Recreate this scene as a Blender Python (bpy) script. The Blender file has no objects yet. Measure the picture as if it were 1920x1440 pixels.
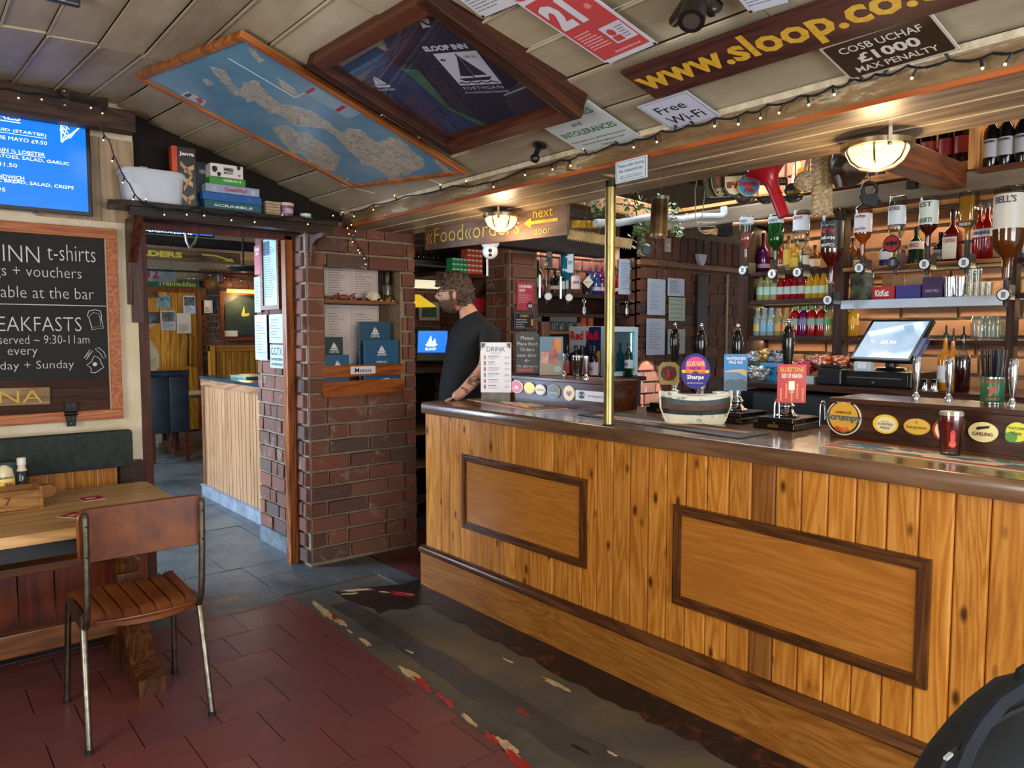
import bpy,bmesh,math,random
from mathutils import Vector,Matrix,noise
R=random.Random(7)
S=bpy.context.scene
C=S.collection
rad=math.radians
# -------------------- camera
EYE=1.56
AZ,PT,FPX=rad(39.6),rad(3.9),1400.0
CF=Vector((math.sin(AZ)*math.cos(PT),math.cos(AZ)*math.cos(PT),-math.sin(PT)))
CR=Vector((math.cos(AZ),-math.sin(AZ),0));CU=CR.cross(CF)
CP=Vector((0,0,EYE))
cam=bpy.data.cameras.new('camera');camo=bpy.data.objects.new('camera',cam);C.objects.link(camo)
cam.sensor_width=36;cam.lens=FPX/1920*36;cam.clip_start=.02
camo.matrix_world=Matrix(((CR.x,CU.x,-CF.x,0),(CR.y,CU.y,-CF.y,0),(CR.z,CU.z,-CF.z,EYE),(0,0,0,1)))
S.camera=camo
S.view_settings.view_transform='Standard';S.view_settings.look='None'
S.view_settings.gamma=1;S.view_settings.use_curve_mapping=False
S.view_settings.exposure=0.8
try:
 S.cycles.max_bounces=8;S.cycles.transmission_bounces=8;S.cycles.transparent_max_bounces=24
 S.cycles.sample_clamp_indirect=4;S.cycles.caustics_reflective=False;S.cycles.caustics_refractive=False
 S.cycles.blur_glossy=1
except Exception:pass
# -------------------- world and daylight
w=bpy.data.worlds.new('world');S.world=w;w.use_nodes=True
w.node_tree.nodes['Background'].inputs[0].default_value=(.92,.90,.88,1)
w.node_tree.nodes['Background'].inputs[1].default_value=.38
def area(name,loc,to,sx,sy,watt,col):
 l=bpy.data.lights.new(name,'AREA');l.shape='RECTANGLE';l.size=sx;l.size_y=sy;l.energy=watt;l.color=col
 o=bpy.data.objects.new(name,l);C.objects.link(o);o.location=loc
 o.rotation_euler=(Vector(to)-Vector(loc)).to_track_quat('-Z','Y').to_euler();return o
area('window_daylight',(1.0,-2.2,1.5),(2.0,4,1.1),3.0,1.5,95,(.93,.96,1))
area('side_window_daylight',(-1.9,1.2,1.45),(2.5,1.6,1.0),1.6,1.3,50,(1,.95,.88))
area('back_room_daylight',(-.6,6.6,1.5),(2.3,6.2,.3),1.5,1.5,180,(.55,.75,1))
area('back_room_far_daylight',(.6,10.5,2.0),(2.6,10.0,0.8),1.5,1.0,60,(.75,.87,1))
area('rooflight_over_bar',(4.2,3.0,2.75),(4.1,3.0,.5),1.2,1.2,26,(.88,.94,1))
def point(name,loc,watt,col,r=.03):
 l=bpy.data.lights.new(name,'POINT');l.energy=watt;l.color=col;l.shadow_soft_size=r
 o=bpy.data.objects.new(name,l);C.objects.link(o);o.location=loc;return o
def spot(name,loc,to,watt,ang,col,blend=.15):
 l=bpy.data.lights.new(name,'SPOT');l.energy=watt;l.color=col;l.spot_size=rad(ang);l.spot_blend=blend;l.shadow_soft_size=.01
 o=bpy.data.objects.new(name,l);C.objects.link(o);o.location=loc
 o.rotation_euler=(Vector(to)-Vector(loc)).to_track_quat('-Z','Y').to_euler();return o
 # -------------------- measuring: photograph ray met with a real plane of the room
def ray(px,py):return CF+CR*((px-960)/FPX)-CU*((py-720)/FPX)
def W(px,py,ax,v):
 d=ray(px,py);i='xyz'.index(ax);return CP+d*((v-CP[i])/d[i])
def WP(px,py,p0,n):
 d=ray(px,py);p0=Vector(p0);n=Vector(n);return CP+d*((p0-CP).dot(n)/d.dot(n))
def DP(px,py,dep):return CP+ray(px,py)*dep
# -------------------- materials
def lin(c):
 if isinstance(c,str):
  c=c.lstrip('#');c=tuple(int(c[i:i+2],16)/255 for i in(0,2,4))
 return tuple(x/12.92 if x<=.04045 else((x+.055)/1.055)**2.4 for x in c[:3])+(1,)
MATS={}
class NT:
 def __init__(s,name):
  m=bpy.data.materials.new(name);m.use_nodes=True;s.m=m;s.t=m.node_tree;s.t.nodes.clear()
  s.o=s.n('ShaderNodeOutputMaterial');s.b=s.n('ShaderNodeBsdfPrincipled');s.l(s.b.outputs[0],s.o.inputs[0])
 def n(s,t,**k):
  x=s.t.nodes.new(t)
  for a,v in k.items():setattr(x,a,v)
  return x
 def l(s,a,b):s.t.links.new(a,b)
 def math(s,op,a,b=None):
  x=s.n('ShaderNodeMath',operation=op)
  for i,v in enumerate((a,b)):
   if v is None:continue
   if isinstance(v,(int,float)):x.inputs[i].default_value=v
   else:s.l(v,x.inputs[i])
  return x.outputs[0]
 def mix(s,f,a,b,bt='MIX'):
  x=s.n('ShaderNodeMix',data_type='RGBA',blend_type=bt)
  for i,v in((0,f),(6,a),(7,b)):
   if isinstance(v,(int,float)):x.inputs[i].default_value=v
   elif isinstance(v,tuple):x.inputs[i].default_value=v
   else:s.l(v,x.inputs[i])
  return x.outputs[2]
 def ramp(s,f,stops):
  x=s.n('ShaderNodeValToRGB');e=x.color_ramp.elements
  while len(e)<len(stops):e.new(.5)
  for i,(p,c)in enumerate(stops):e[i].position=p;e[i].color=c if isinstance(c,tuple)and len(c)==4 else lin(c)
  s.l(f,x.inputs[0]);return x.outputs[0]
 def coords(s,scale=(1,1,1),world=False,rnd=True):
  if world:v=s.n('ShaderNodeNewGeometry').outputs['Position']
  else:v=s.n('ShaderNodeTexCoord').outputs['Object']
  if rnd and not world:
   a=s.n('ShaderNodeVectorMath',operation='SCALE');cb=s.n('ShaderNodeCombineXYZ')
   r=s.n('ShaderNodeObjectInfo').outputs['Random']
   for i in range(3):s.l(r,cb.inputs[i])
   s.l(cb.outputs[0],a.inputs[0]);a.inputs['Scale'].default_value=37
   b=s.n('ShaderNodeVectorMath',operation='ADD');s.l(v,b.inputs[0]);s.l(a.outputs[0],b.inputs[1]);v=b.outputs[0]
  mp=s.n('ShaderNodeMapping');mp.inputs['Scale'].default_value=scale;s.l(v,mp.inputs[0]);return mp.outputs[0]
 def noise(s,v,sc,det=3,ro=.55,dist=0):
  x=s.n('ShaderNodeTexNoise');x.inputs['Scale'].default_value=sc;x.inputs['Detail'].default_value=det
  x.inputs['Roughness'].default_value=ro;x.inputs['Distortion'].default_value=dist;s.l(v,x.inputs[0]);return x.outputs[0]
 def bump(s,h,st,d=.01):
  x=s.n('ShaderNodeBump');x.inputs['Strength'].default_value=st;x.inputs['Distance'].default_value=d
  s.l(h,x.inputs['Height']);s.l(x.outputs[0],s.b.inputs['Normal'])
 def fin(s,col,ro=.5,metal=0,spec=None,rv=None):
  if isinstance(col,tuple):s.b.inputs['Base Color'].default_value=col
  else:s.l(col,s.b.inputs['Base Color'])
  if isinstance(ro,(int,float)):s.b.inputs['Roughness'].default_value=ro
  else:s.l(ro,s.b.inputs['Roughness'])
  s.b.inputs['Metallic'].default_value=metal
  if spec is not None:s.b.inputs['Specular IOR Level'].default_value=spec
  return s.m
def rndv(n,col,amt=.25):
 r=n.n('ShaderNodeObjectInfo').outputs['Random']
 f=n.math('ADD',n.math('MULTIPLY',r,2*amt),1-amt)
 h=n.n('ShaderNodeHueSaturation');n.l(f,h.inputs['Value']);n.l(col,h.inputs['Color']);return h.outputs[0]
def flat(c,ro=.6,metal=0,var=.10):
 k=('f',c,ro,metal)
 if k in MATS:return MATS[k]
 n=NT('plain');v=n.coords(rnd=False);f=n.noise(v,18,3)
 a=lin(c);b=tuple(x*(1-var)for x in a[:3])+(1,);MATS[k]=n.fin(n.mix(f,a,b),ro,metal);return MATS[k]
def two(c1,c2,sc=6,ro=.6,metal=0,st=(1,1,1),bump=0,det=5,lo=.35,hi=.65,world=False,rv=0,rnd=True):
 k=('t',c1,c2,sc,ro,metal,st,bump,lo,hi,world,rv)
 if k in MATS:return MATS[k]
 n=NT('mottled');v=n.coords(st,world,rnd);f=n.noise(v,sc,det,.6)
 c=n.ramp(f,[(lo,c1),(hi,c2)])
 if rv:c=rndv(n,c,rv)
 if bump:n.bump(f,bump)
 MATS[k]=n.fin(c,ro,metal);return MATS[k]
def wood(c1,c2,c3,ax='z',ro=.42,sc=1,rv=.14,knots=0,bump=.15,world=False,rnd=True):
 k=('w',c1,c2,c3,ax,ro,sc,rv,knots)
 if k in MATS:return MATS[k]
 n=NT('wood');st={'x':(.09,1,1),'y':(1,.09,1),'z':(1,1,.09)}[ax]
 v=n.coords(st,world,rnd);f1=n.noise(v,26*sc,6,.62,.6);f2=n.noise(v,5*sc,3,.5,1.2)
 wv=n.n('ShaderNodeMath',operation='PINGPONG');n.l(n.math('MULTIPLY',f2,9),wv.inputs[0]);wv.inputs[1].default_value=.5
 f=n.math('ADD',n.math('MULTIPLY',f1,.6),n.math('MULTIPLY',wv.outputs[0],.62))
 c=n.ramp(f,[(.22,c1),(.46,c2),(.72,c3)])
 if knots:
  vo=n.n('ShaderNodeTexVoronoi');vo.inputs['Scale'].default_value=knots
  v2=n.coords({'x':(.5,1,.02),'y':(.02,.5,1),'z':(.02,1,.45)}[ax],world,rnd);n.l(v2,vo.inputs[0])
  kf=n.math('SMOOTH_MIN',1,1)if False else n.math('LESS_THAN',vo.outputs['Distance'],.085)
  kr=n.n('ShaderNodeMapRange');kr.inputs[1].default_value=.08;kr.inputs[2].default_value=.21;kr.inputs[3].default_value=.92;kr.inputs[4].default_value=0
  n.l(vo.outputs['Distance'],kr.inputs[0]);c=n.mix(kr.outputs[0],c,lin('#3a1c08'))
 if rv:c=rndv(n,c,rv)
 if bump:n.bump(f,bump,.003)
 rr=n.math('ADD',n.math('MULTIPLY',f1,.25),ro-.12)
 MATS[k]=n.fin(c,rr,0,.28);return MATS[k]
def glassm(c,ro=.02,tr=1.0,ior=1.45,dens=.45,diff=0):
 k=('g',c,ro,tr,dens,diff,ior)
 if k in MATS:return MATS[k]
 n=NT('glass');t=n.n('ShaderNodeBsdfTransparent');g=n.n('ShaderNodeBsdfGlossy');g.inputs['Roughness'].default_value=ro
 lw=n.n('ShaderNodeLayerWeight');lw.inputs['Blend'].default_value=.35;a=lin(c);dk=tuple(x*dens for x in a[:3])+(1,)
 col=n.mix(lw.outputs['Facing'],a,dk);n.l(col,t.inputs[0]);mx=n.n('ShaderNodeMixShader');n.l(n.math('ADD',n.math('MULTIPLY',n.math('POWER',lw.outputs['Facing'],3.0),.5),.045),mx.inputs[0])
 src=t.outputs[0]
 if diff:
  n.fin(a,.15);m2=n.n('ShaderNodeMixShader');m2 .inputs[0].default_value=diff;n.l(t.outputs[0],m2 .inputs[1]);n.l(n.b.outputs[0],m2 .inputs[2]);src=m2 .outputs[0]
 n.l(src,mx.inputs[1]);n.l(g.outputs[0],mx.inputs[2]);n.l(mx.outputs[0],n.o.inputs[0]);MATS[k]=n.m;return n.m
def emit(c,st):
 k=('e',c,st)
 if k in MATS:return MATS[k]
 n=NT('glow');n.b.inputs['Emission Color'].default_value=lin(c);n.b.inputs['Emission Strength'].default_value=st
 MATS[k]=n.fin(lin(c),.4);return MATS[k]
def brickm(tone=0):
 if('brick',tone)in MATS:return MATS['brick',tone]
 n=NT('brick');v=n.coords(world=True);r=n.n('ShaderNodeObjectInfo').outputs['Random']
 base=n.ramp(r,[(0,'#643827'),(.16,'#7a432d'),(.32,'#563428'),(.46,'#844d37'),(.58,'#6d3f2f'),(.7,'#48322c'),(.8,'#7d4833'),(.9,'#674937'),(1,'#3d3230')])
 f=n.noise(v,14,6,.65);c=n.mix(n.math('MULTIPLY',f,.55),base,lin('#4a3026'))
 f2=n.noise(v,7,8,.72,.4);sp=n.ramp(f2,[(.57,(0,0,0,1)),(.70,(1,1,1,1))])
 c=n.mix(n.math('MULTIPLY',sp,.55),c,lin('#a89484'))
 n.bump(n.noise(v,30,6,.7),.7,.008);MATS['brick',tone]=n.fin(n.mix(.33,c,lin('#b08a66'))if tone else c,.78);return n.m  # tone puts the warm shelf lighting on the right wall into the brick colour
WHITE='#e9eaee'
# -------------------- mesh building
class MB:
 def __init__(s):s.v=[];s.f=[]
 def add(s,vs,fs,M=None):
  o=len(s.v)
  s.v+=[tuple(M@Vector(p))if M else tuple(p)for p in vs];s.f+=[tuple(i+o for i in f)for f in fs];return s
 def box(s,x0,x1,y0,y1,z0,z1,M=None,b=0):
  if b:
   bm=bmesh.new();bmesh.ops.create_cube(bm,size=1)
   for q in bm.verts:q.co=Vector(((x0+x1)/2+q.co.x*(x1-x0),(y0+y1)/2+q.co.y*(y1-y0),(z0+z1)/2+q.co.z*(z1-z0)))
   bmesh.ops.bevel(bm,geom=bm.edges[:],offset=b,segments=2,affect='EDGES',profile=.6)
   bm.verts.index_update();s.add([q.co[:]for q in bm.verts],[[q.index for q in f.verts]for f in bm.faces],M);bm.free();return s
  vs=[(x,y,z)for x in(x0,x1)for y in(y0,y1)for z in(z0,z1)]
  return s.add(vs,[(0,1,3,2),(4,6,7,5),(0,4,5,1),(2,3,7,6),(0,2,6,4),(1,5,7,3)],M)
 def cbox(s,c,d,M=None,b=0):return s.box(c[0]-d[0]/2,c[0]+d[0]/2,c[1]-d[1]/2,c[1]+d[1]/2,c[2]-d[2]/2,c[2]+d[2]/2,M,b)
 def bar(s,p,q,w,h,up=(0,0,1),b=0):
  p=Vector(p);q=Vector(q);d=q-p;L=d.length;x=d.normalized();u=Vector(up);y=u.cross(x).normalized();z=x.cross(y)
  M=Matrix(((x.x,y.x,z.x,p.x),(x.y,y.y,z.y,p.y),(x.z,y.z,z.z,p.z),(0,0,0,1)))
  return s.box(0,L,-w/2,w/2,-h/2,h/2,M,b)
 def tube(s,pts,r,seg=8,cap=True,closed=False):
  pts=[Vector(p)for p in pts];n=len(pts);o=len(s.v);rr=r if isinstance(r,(list,tuple))else[r]*n
  t0=(pts[1]-pts[0]).normalized();u=Vector((0,0,1))if abs(t0 .z)<.9 else Vector((1,0,0));a=t0 .cross(u).normalized()
  for i in range(n):
   if closed:t=(pts[(i+1)%n]-pts[i-1]).normalized()
   else:t=(pts[min(i+1,n-1)]-pts[max(i-1,0)]).normalized()
   a=(a-t*a.dot(t)).normalized();b=t.cross(a)
   for k in range(seg):
    an=2*math.pi*k/seg;s.v.append(tuple(pts[i]+(a*math.cos(an)+b*math.sin(an))*rr[i]))
  for i in range(n if closed else n-1):
   for k in range(seg):
    i2=(i+1)%n;s.f.append((o+i*seg+k,o+i*seg+(k+1)%seg,o+i2*seg+(k+1)%seg,o+i2*seg+k))
  if cap and not closed:s.f.append(tuple(o+k for k in range(seg))[::-1]);s.f.append(tuple(o+(n-1)*seg+k for k in range(seg)))
  return s
 def lathe(s,prof,seg=16,M=None,sq=0,sy=1,cap=True):
  o=len(s.v);vs=[]
  for(r,z)in prof:
   k=sq if not isinstance(sq,(list,tuple))else 0
   for j in range(seg):
    an=2*math.pi*(j+.5)/seg;c,q=math.cos(an),math.sin(an);m=r
    if k and r>.016:e=2+k*6;m=r/((abs(c)**e+abs(q)**e)**(1/e))
    vs.append((c*m,q*m*(sy if r>.016 or sy==1 else 1),z))
  n=len(prof);fs=[]
  for i in range(n-1):
   for j in range(seg):fs.append((i*seg+j,i*seg+(j+1)%seg,(i+1)*seg+(j+1)%seg,(i+1)*seg+j))
  if cap:
   fs.append(tuple(range(seg))[::-1]);fs.append(tuple((n-1)*seg+j for j in range(seg)))
  return s.add(vs,fs,M)
 def prism(s,pts,z0,z1,M=None):
  n=len(pts);a=sum(pts[i][0]*pts[(i+1)%n][1]-pts[(i+1)%n][0]*pts[i][1]for i in range(n))
  if a<0:pts=pts[::-1]
  vs=[(p[0],p[1],z0)for p in pts]+[(p[0],p[1],z1)for p in pts]
  fs=[tuple(range(n))[::-1],tuple(range(n,2*n))]+[(i,(i+1)%n,n+(i+1)%n,n+i)for i in range(n)]
  return s.add(vs,fs,M)
 def ball(s,c,r,seg=12,M=None):
  c=Vector(c);r=(r,r,r)if isinstance(r,(int,float))else r
  vs=[(c.x,c.y,c.z-r[2])];rg=seg//2
  for i in range(1,rg):
   a=math.pi*i/rg-math.pi/2
   for j in range(seg):
    b=2*math.pi*j/seg;vs.append((c.x+r[0]*math.cos(a)*math.cos(b),c.y+r[1]*math.cos(a)*math.sin(b),c.z+r[2]*math.sin(a)))
  vs.append((c.x,c.y,c.z+r[2]));fs=[];N=len(vs)-1
  for j in range(seg):fs.append((0,1+(j+1)%seg,1+j));fs.append((N,N-seg+j,N-seg+(j+1)%seg))
  for i in range(rg-2):
   for j in range(seg):a=1+i*seg;fs.append((a+j,a+(j+1)%seg,a+seg+(j+1)%seg,a+seg+j))
  return s.add(vs,fs,M)
 def mesh(s,name,mt,smooth=None):
  me=bpy.data.meshes.new(name);me.from_pydata(s.v,[],s.f);me.materials.append(mt)
  if smooth:me.polygons.foreach_set('use_smooth',[True]*len(me.polygons));me.set_sharp_from_angle(angle=rad(smooth))
  me.update();return me
def setp(o,label=None,cat=None,group=None,kind=None):
 if label:o['label']=label
 if cat:o['category']=cat
 if group:o['group']=group
 if kind:o['kind']=kind
 return o
def thing(name,label,cat,loc=(0,0,0),rz=0,group=None,M=None,kind=None):
 o=bpy.data.objects.new(name,None);o.empty_display_size=.05;C.objects.link(o)
 if M is not None:o.matrix_world=M
 else:o.location=loc;o.rotation_euler=(0,0,rz)
 o['_m']=1;XF[o.name]=M.copy()if M is not None else Matrix.Translation(Vector(loc))@Matrix.Rotation(rz,4,'Z')
 return setp(o,label,cat,group,kind)
XF={}
def link(name,me,par=None):
 o=bpy.data.objects.new(name,me);C.objects.link(o)
 if par:o.parent=par
 return o
def part(name,mb,mt,par,smooth=None,label=None,world=False,kind=None):
 if world and par.name in XF:
  Mi=XF[par.name].inverted();mb.v=[tuple(Mi@Vector(p))for p in mb.v]
 o=link(name,mb.mesh(name,mt,smooth),par)
 if label:o['label']=label
 if kind:o['kind']=kind
 return o
def solo(name,mb,mt,label,cat,group=None,smooth=None,kind=None):
 xs,ys,zs=zip(*mb.v);c=Vector(((min(xs)+max(xs))/2,(min(ys)+max(ys))/2,min(zs)))
 mb.v=[tuple(Vector(p)-c)for p in mb.v];o=link(name,mb.mesh(name,mt,smooth));o.location=c
 XF[o.name]=Matrix.Translation(c);return setp(o,label,cat,group,kind)
def struct(name,mb,mt,label=None,smooth=None):
 o=link(name,mb.mesh(name,mt,smooth));o['kind']='structure'
 if label:o['label']=label
 return o
def copytree(o,loc=None,rz=None,label=None,par=None,group=None):
 c=o.copy();C.objects.link(c);c.parent=par
 if loc is not None:c.location=loc
 if rz is not None:c.rotation_euler=(0,0,rz)
 if label:c['label']=label
 if group:c['group']=group
 for ch in o.children:copytree(ch,par=c)
 return c
def frame(o,x,y):
 x=Vector(x).normalized();y=Vector(y);y=(y-x*y.dot(x)).normalized();z=x.cross(y)
 return Matrix(((x.x,y.x,z.x,o[0]),(x.y,y.y,z.y,o[1]),(x.z,y.z,z.z,o[2]),(0,0,0,1)))
def pframe(tl,tr,bl,p0=None,n=None,ax=None,v=None):
 g=(lambda q:W(q[0],q[1],ax,v))if ax else(lambda q:WP(q[0],q[1],p0,n))
 a,b,c=g(tl),g(tr),g(bl);x=b-a;y=a-c;h=(y-x.normalized()*y.dot(x.normalized())).length
 ctr=a+x/2-(y-x.normalized()*y.dot(x.normalized()))/2
 return frame(ctr,x,y),x.length,h
 # -------------------- lettering, fitted at the end
TX=[]
def T(par,s,x=0,y=0,w=None,h=None,mt=None,z=.002,bold=0,M=None,bend=None,al='CENTER',ext=.0006,sp=1,name='lettering',shear=0,line=1):
 if not s.strip():return
 cu=bpy.data.curves.new(name,'FONT');cu.body=s;cu.align_x=al;cu.align_y='CENTER';cu.size=1;cu.offset=bold
 cu.space_character=sp;cu.shear=shear;cu.space_line=line;cu.resolution_u=2;cu.extrude=0
 o=bpy.data.objects.new(name+'_src',cu);C.objects.link(o)
 TX.append((o,par,x,y,w,h,mt,z,M,bend,al,ext,name))
def flush_text():
 bpy.context.view_layer.update();dg=bpy.context.evaluated_depsgraph_get()
 for o,par,x,y,w,h,mt,z,M,bend,al,ext,name in TX:
  me=bpy.data.meshes.new_from_object(o.evaluated_get(dg));me.name=name
  cu=o.data
  if not me.vertices:bpy.data.objects.remove(o);continue
  xs=[q.co.x for q in me.vertices];ys=[q.co.y for q in me.vertices]
  x0,x1,y0,y1=min(xs),max(xs),min(ys),max(ys);dw,dh=x1-x0,y1-y0
  sx=w/dw if w else h/dh;sy=h/dh if h else w/dw
  ax={'CENTER':(x0+x1)/2,'LEFT':x0,'RIGHT':x1}[al];ay=(y0+y1)/2
  for q in me.vertices:
   u,vv=(q.co.x-ax)*sx+x,(q.co.y-ay)*sy+y
   if bend:a=u/bend;p=Vector((math.sin(a)*(bend+z),vv,math.cos(a)*(bend+z)-bend))
   else:p=Vector((u,vv,z))
   q.co=M@p if M else p
  me.materials.clear();me.materials.append(mt)
  for p in me.polygons:p.material_index=0
  c=bpy.data.objects.new(name,me);C.objects.link(c);c.parent=par
  cu=o.data;bpy.data.objects.remove(o);bpy.data.curves.remove(cu)
BOTM=Matrix.Rotation(rad(90),4,'X')
def lines(par,x0,x1,ys,th,mt,z=.0015,seed=1,name='print',M=None,frac=(.5,1)):
 r=random.Random(seed);mb=MB()
 for y in ys:
  L=(x1-x0)*r.uniform(*frac);x=x0
  while x<x0+L:
   k=r.uniform(.08,.3)*(x1-x0);k=min(k,x0+L-x);mb.box(x,x+k*.86,y-th/2,y+th/2,z,z+.0004,M);x+=k
 return part(name,mb,mt,par)
def sheet(name,label,cat,tlp,trp,blp,pl,mt,th=.0015,off=.003,group=None,size=None):
 M,w_,h_=pframe(tlp,trp,blp,**pl)
 if size:w_,h_=size
 M=M@Matrix.Translation((0,0,off));t=thing(name,label,cat,M=M,group=group)
 part('sheet',MB().box(-w_/2,w_/2,-h_/2,h_/2,0,th),mt,t);return t,w_,h_
def fr(mb,w,h,b,z0,z1,M=None):
 mb.box(-w/2,w/2,h/2-b,h/2,z0,z1,M);mb.box(-w/2,w/2,-h/2,-h/2+b,z0,z1,M)
 mb.box(-w/2,-w/2+b,-h/2+b,h/2-b,z0,z1,M);mb.box(w/2-b,w/2,-h/2+b,h/2-b,z0,z1,M);return mb
 # -------------------- bricks
BKS={0:[],1:[]}
def brick_mesh(tone=0):
 BK=BKS[tone]
 if not BK:
  for k in range(4):
   r=random.Random(k+3);bm=bmesh.new();bmesh.ops.create_cube(bm,size=1)
   bmesh.ops.bevel(bm,geom=[e for e in bm.edges if all(q.co.z>0 for q in e.verts)],offset=.06,segments=1,affect='EDGES')
   for q in bm.verts:q.co+=Vector((r.uniform(-.012,.012),r.uniform(-.035,.035),r.uniform(-.1,.1)if q.co.z>0 else 0))
   me=bpy.data.meshes.new('brick');bm.to_mesh(me);bm.free();me.materials.append(brickm(tone));BK.append(me)
 return BK
def bricks(par,O,U,N,wid,hei,bl=.27,bh=.1,j=.017,holes=(),off=0,dep=.03,V=(0,0,1),most=300,seed=0,tone=0):
 O,U,N,V=Vector(O),Vector(U).normalized(),Vector(N).normalized(),Vector(V);r=random.Random(seed+11);v=0;row=0;cnt=0
 while v<hei-.02:
  h=min(bh,hei-v);u=-bl*(.5 if(row+off)%2 else 0)-r.uniform(0,.03)
  while u<wid:
   L=bl*(1 if r.random()>.22 else.5)+r.uniform(-.012,.012);a,b=max(u,0),min(u+L,wid);segs=[(a,b)]
   for(h0,h1,v0,v1)in holes:
    if v+h*.5>v0 and v+h*.5<v1:
     ns=[]
     for(p,q)in segs:
      if q<=h0 or p>=h1:ns.append((p,q))
      else:
       if p<h0:ns.append((p,h0))
       if q>h1:ns.append((h1,q))
     segs=ns
   for(p,q)in segs:
    if q-p<.035 or cnt>=most:continue
    c=O+U*((p+q)/2)+V*(v+h/2)+N*(dep*.2+r.uniform(-.003,.005));o=link('brick',r.choice(brick_mesh(tone)),par);cnt+=1
    m=Matrix(((U.x*(q-p-j),V.x*(h-j),N.x*dep,c.x),(U.y*(q-p-j),V.y*(h-j),N.y*dep,c.y),(U.z*(q-p-j),V.z*(h-j),N.z*dep,c.z),(0,0,0,1)))
    o.matrix_basis=m
   u+=L
  v+=bh;row+=1
MORT=lambda:two('#75664f','#8d7c66',30,.9,world=True,bump=.4)
# ============================================================ SETTING
ZS=2.26
E0=(2.34,2.355)
RX=1.007
PW=4.62
def ridge(y):return 2.70+(max(0,y-3.42)*.085)
def zc(x,y):
 r_=ridge(y)
 if x<=RX:return r_+(RX-x)*.006
 return r_+(E0[1]-r_)*(x-RX)/(E0[0]-RX)
CPL=dict(p0=(2.34,0,2.355),n=(.26,0,1.0))
cream=two('#a39a84','#c9c0aa',3.2,.62,st=(1,.35,1),bump=.15,lo=.3,hi=.7,world=True)
cm=None
def ceilm():
 n=NT('painted board');v=n.coords((1,.3,1),True);f=n.noise(v,3,6,.6);f2=n.noise(n.coords((1,.12,1),True),40,5,.6)
 c=n.ramp(f,[(.3,'#8f846c'),(.5,'#b5ab93'),(.7,'#cfc6b2')]);c=n.mix(n.math('MULTIPLY',f2,.25),c,lin('#8a7a5c'));c=rndv(n,c,.08)
 n.bump(f2,.25,.004);return n.fin(c,.55)
boardm=ceilm()
ceil=struct('ceiling',MB().box(-2.0,2.36,-.6,4.9,3.02,3.06),two('#2a211a','#3a2e24',5,.9))
bx=[-1.9,-1.7,-1.5,-1.3,-1.1,-.92,-.75,-.58,-.42,-.27,-.11,.05,.20,.358,.509,.685,.849,RX,1.165,1.335,1.52,1.714,1.915,2.13,E0[0]]
ysplit=[-.5,1.1,2.35,3.42,PW+.02]
for i in range(len(bx)-1):
 a,b=bx[i]+.004,bx[i+1]-.004
 for k in range(4):
  y0,y1=ysplit[k]+(.12*math.sin(i*2.3+k)if 0<k<3 else 0),ysplit[k+1]+(.12*math.sin(i*2.3+k+1)if k+1<3 else 0)
  if k==0 and i<8:continue
  mb=MB();dz=.004*math.sin(i*5+k*3)
  vs=[]
  for(x,y)in((a,y0+.002),(b,y0+.002),(b,y1-.002),(a,y1-.002)):
   lap=.010 if x==b else 0
   vs.append((x,y,zc(x,y)+dz+lap))
  vs+=[(x,y,z+.014)for x,y,z in vs]
  mb.add(vs,[(0,1,2,3),(7,6,5,4),(0,4,5,1),(1,5,6,2),(2,6,7,3),(3,7,4,0)]);part('plank',mb,boardm,ceil)
  if i<len(bx)-2 and i>6:
   bd=MB();z0,z1=zc(b,y0)+dz,zc(b,y1)+dz;bd.bar((b+.004,y0,z0-.0005),(b+.004,y1,z1-.0005),.007,.006);part('bead',bd,boardm,ceil)
fasc=two('#5a452c','#8a7048',9,.6,st=(1,.15,1),bump=.5,lo=.38,hi=.6,world=True)
def fascm():
 n=NT('peeling beam');v=n.coords((1,.3,1.4),True);f=n.noise(v,9,8,.7);c=n.ramp(f,[(.3,'#4e3a24'),(.5,'#7d6340'),(.57,'#8c7450'),(.6,'#b7a78c'),(.66,'#7c6746')])
 n.bump(f,.5,.01);return n.fin(c,.55)
tr1=struct('trim_1',MB().box(2.345,2.40,-.5,4.62,ZS+.012,2.36),fascm(),'peeling brown beam between ceiling and bar soffit')
part('cream_edge',MB().box(2.318,2.346,-.5,4.6,2.338,2.362,b=.004),two('#b9a88c','#d8ccb4',25,.7,bump=.5,world=True),tr1)
part('orange_bead',MB().box(2.343,2.358,-.5,4.6,ZS-.004,ZS+.014),wood('#7a3a1a','#a5562a','#b96a3a','y',rv=0),tr1)
sofw=wood('#66543f','#84705a','#9a8770','y',.38,.8,.08,bump=.1)
sof=struct('ceiling_soffit',MB().box(2.36,2.90,-.5,4.8,ZS+.03,ZS+.07),two('#3a2a1c','#4a3828',5,.8))
sx=[2.357,2.542,2.713,2.885]
for i in range(3):
 for y0,y1 in((-.5,2.1+.3*i),(2.1+.3*i,4.8)):
  part('plank',MB().box(sx[i]+.004,sx[i+1]-.004,y0+.001,y1-.001,ZS,ZS+.02,b=.002),sofw,sof)
 if i:part('bead',MB().box(sx[i]-.006,sx[i]+.004,-.5,4.8,ZS-.002,ZS+.012),two('#c5b08a','#d9c8a2',20,.4),sof)
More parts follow.
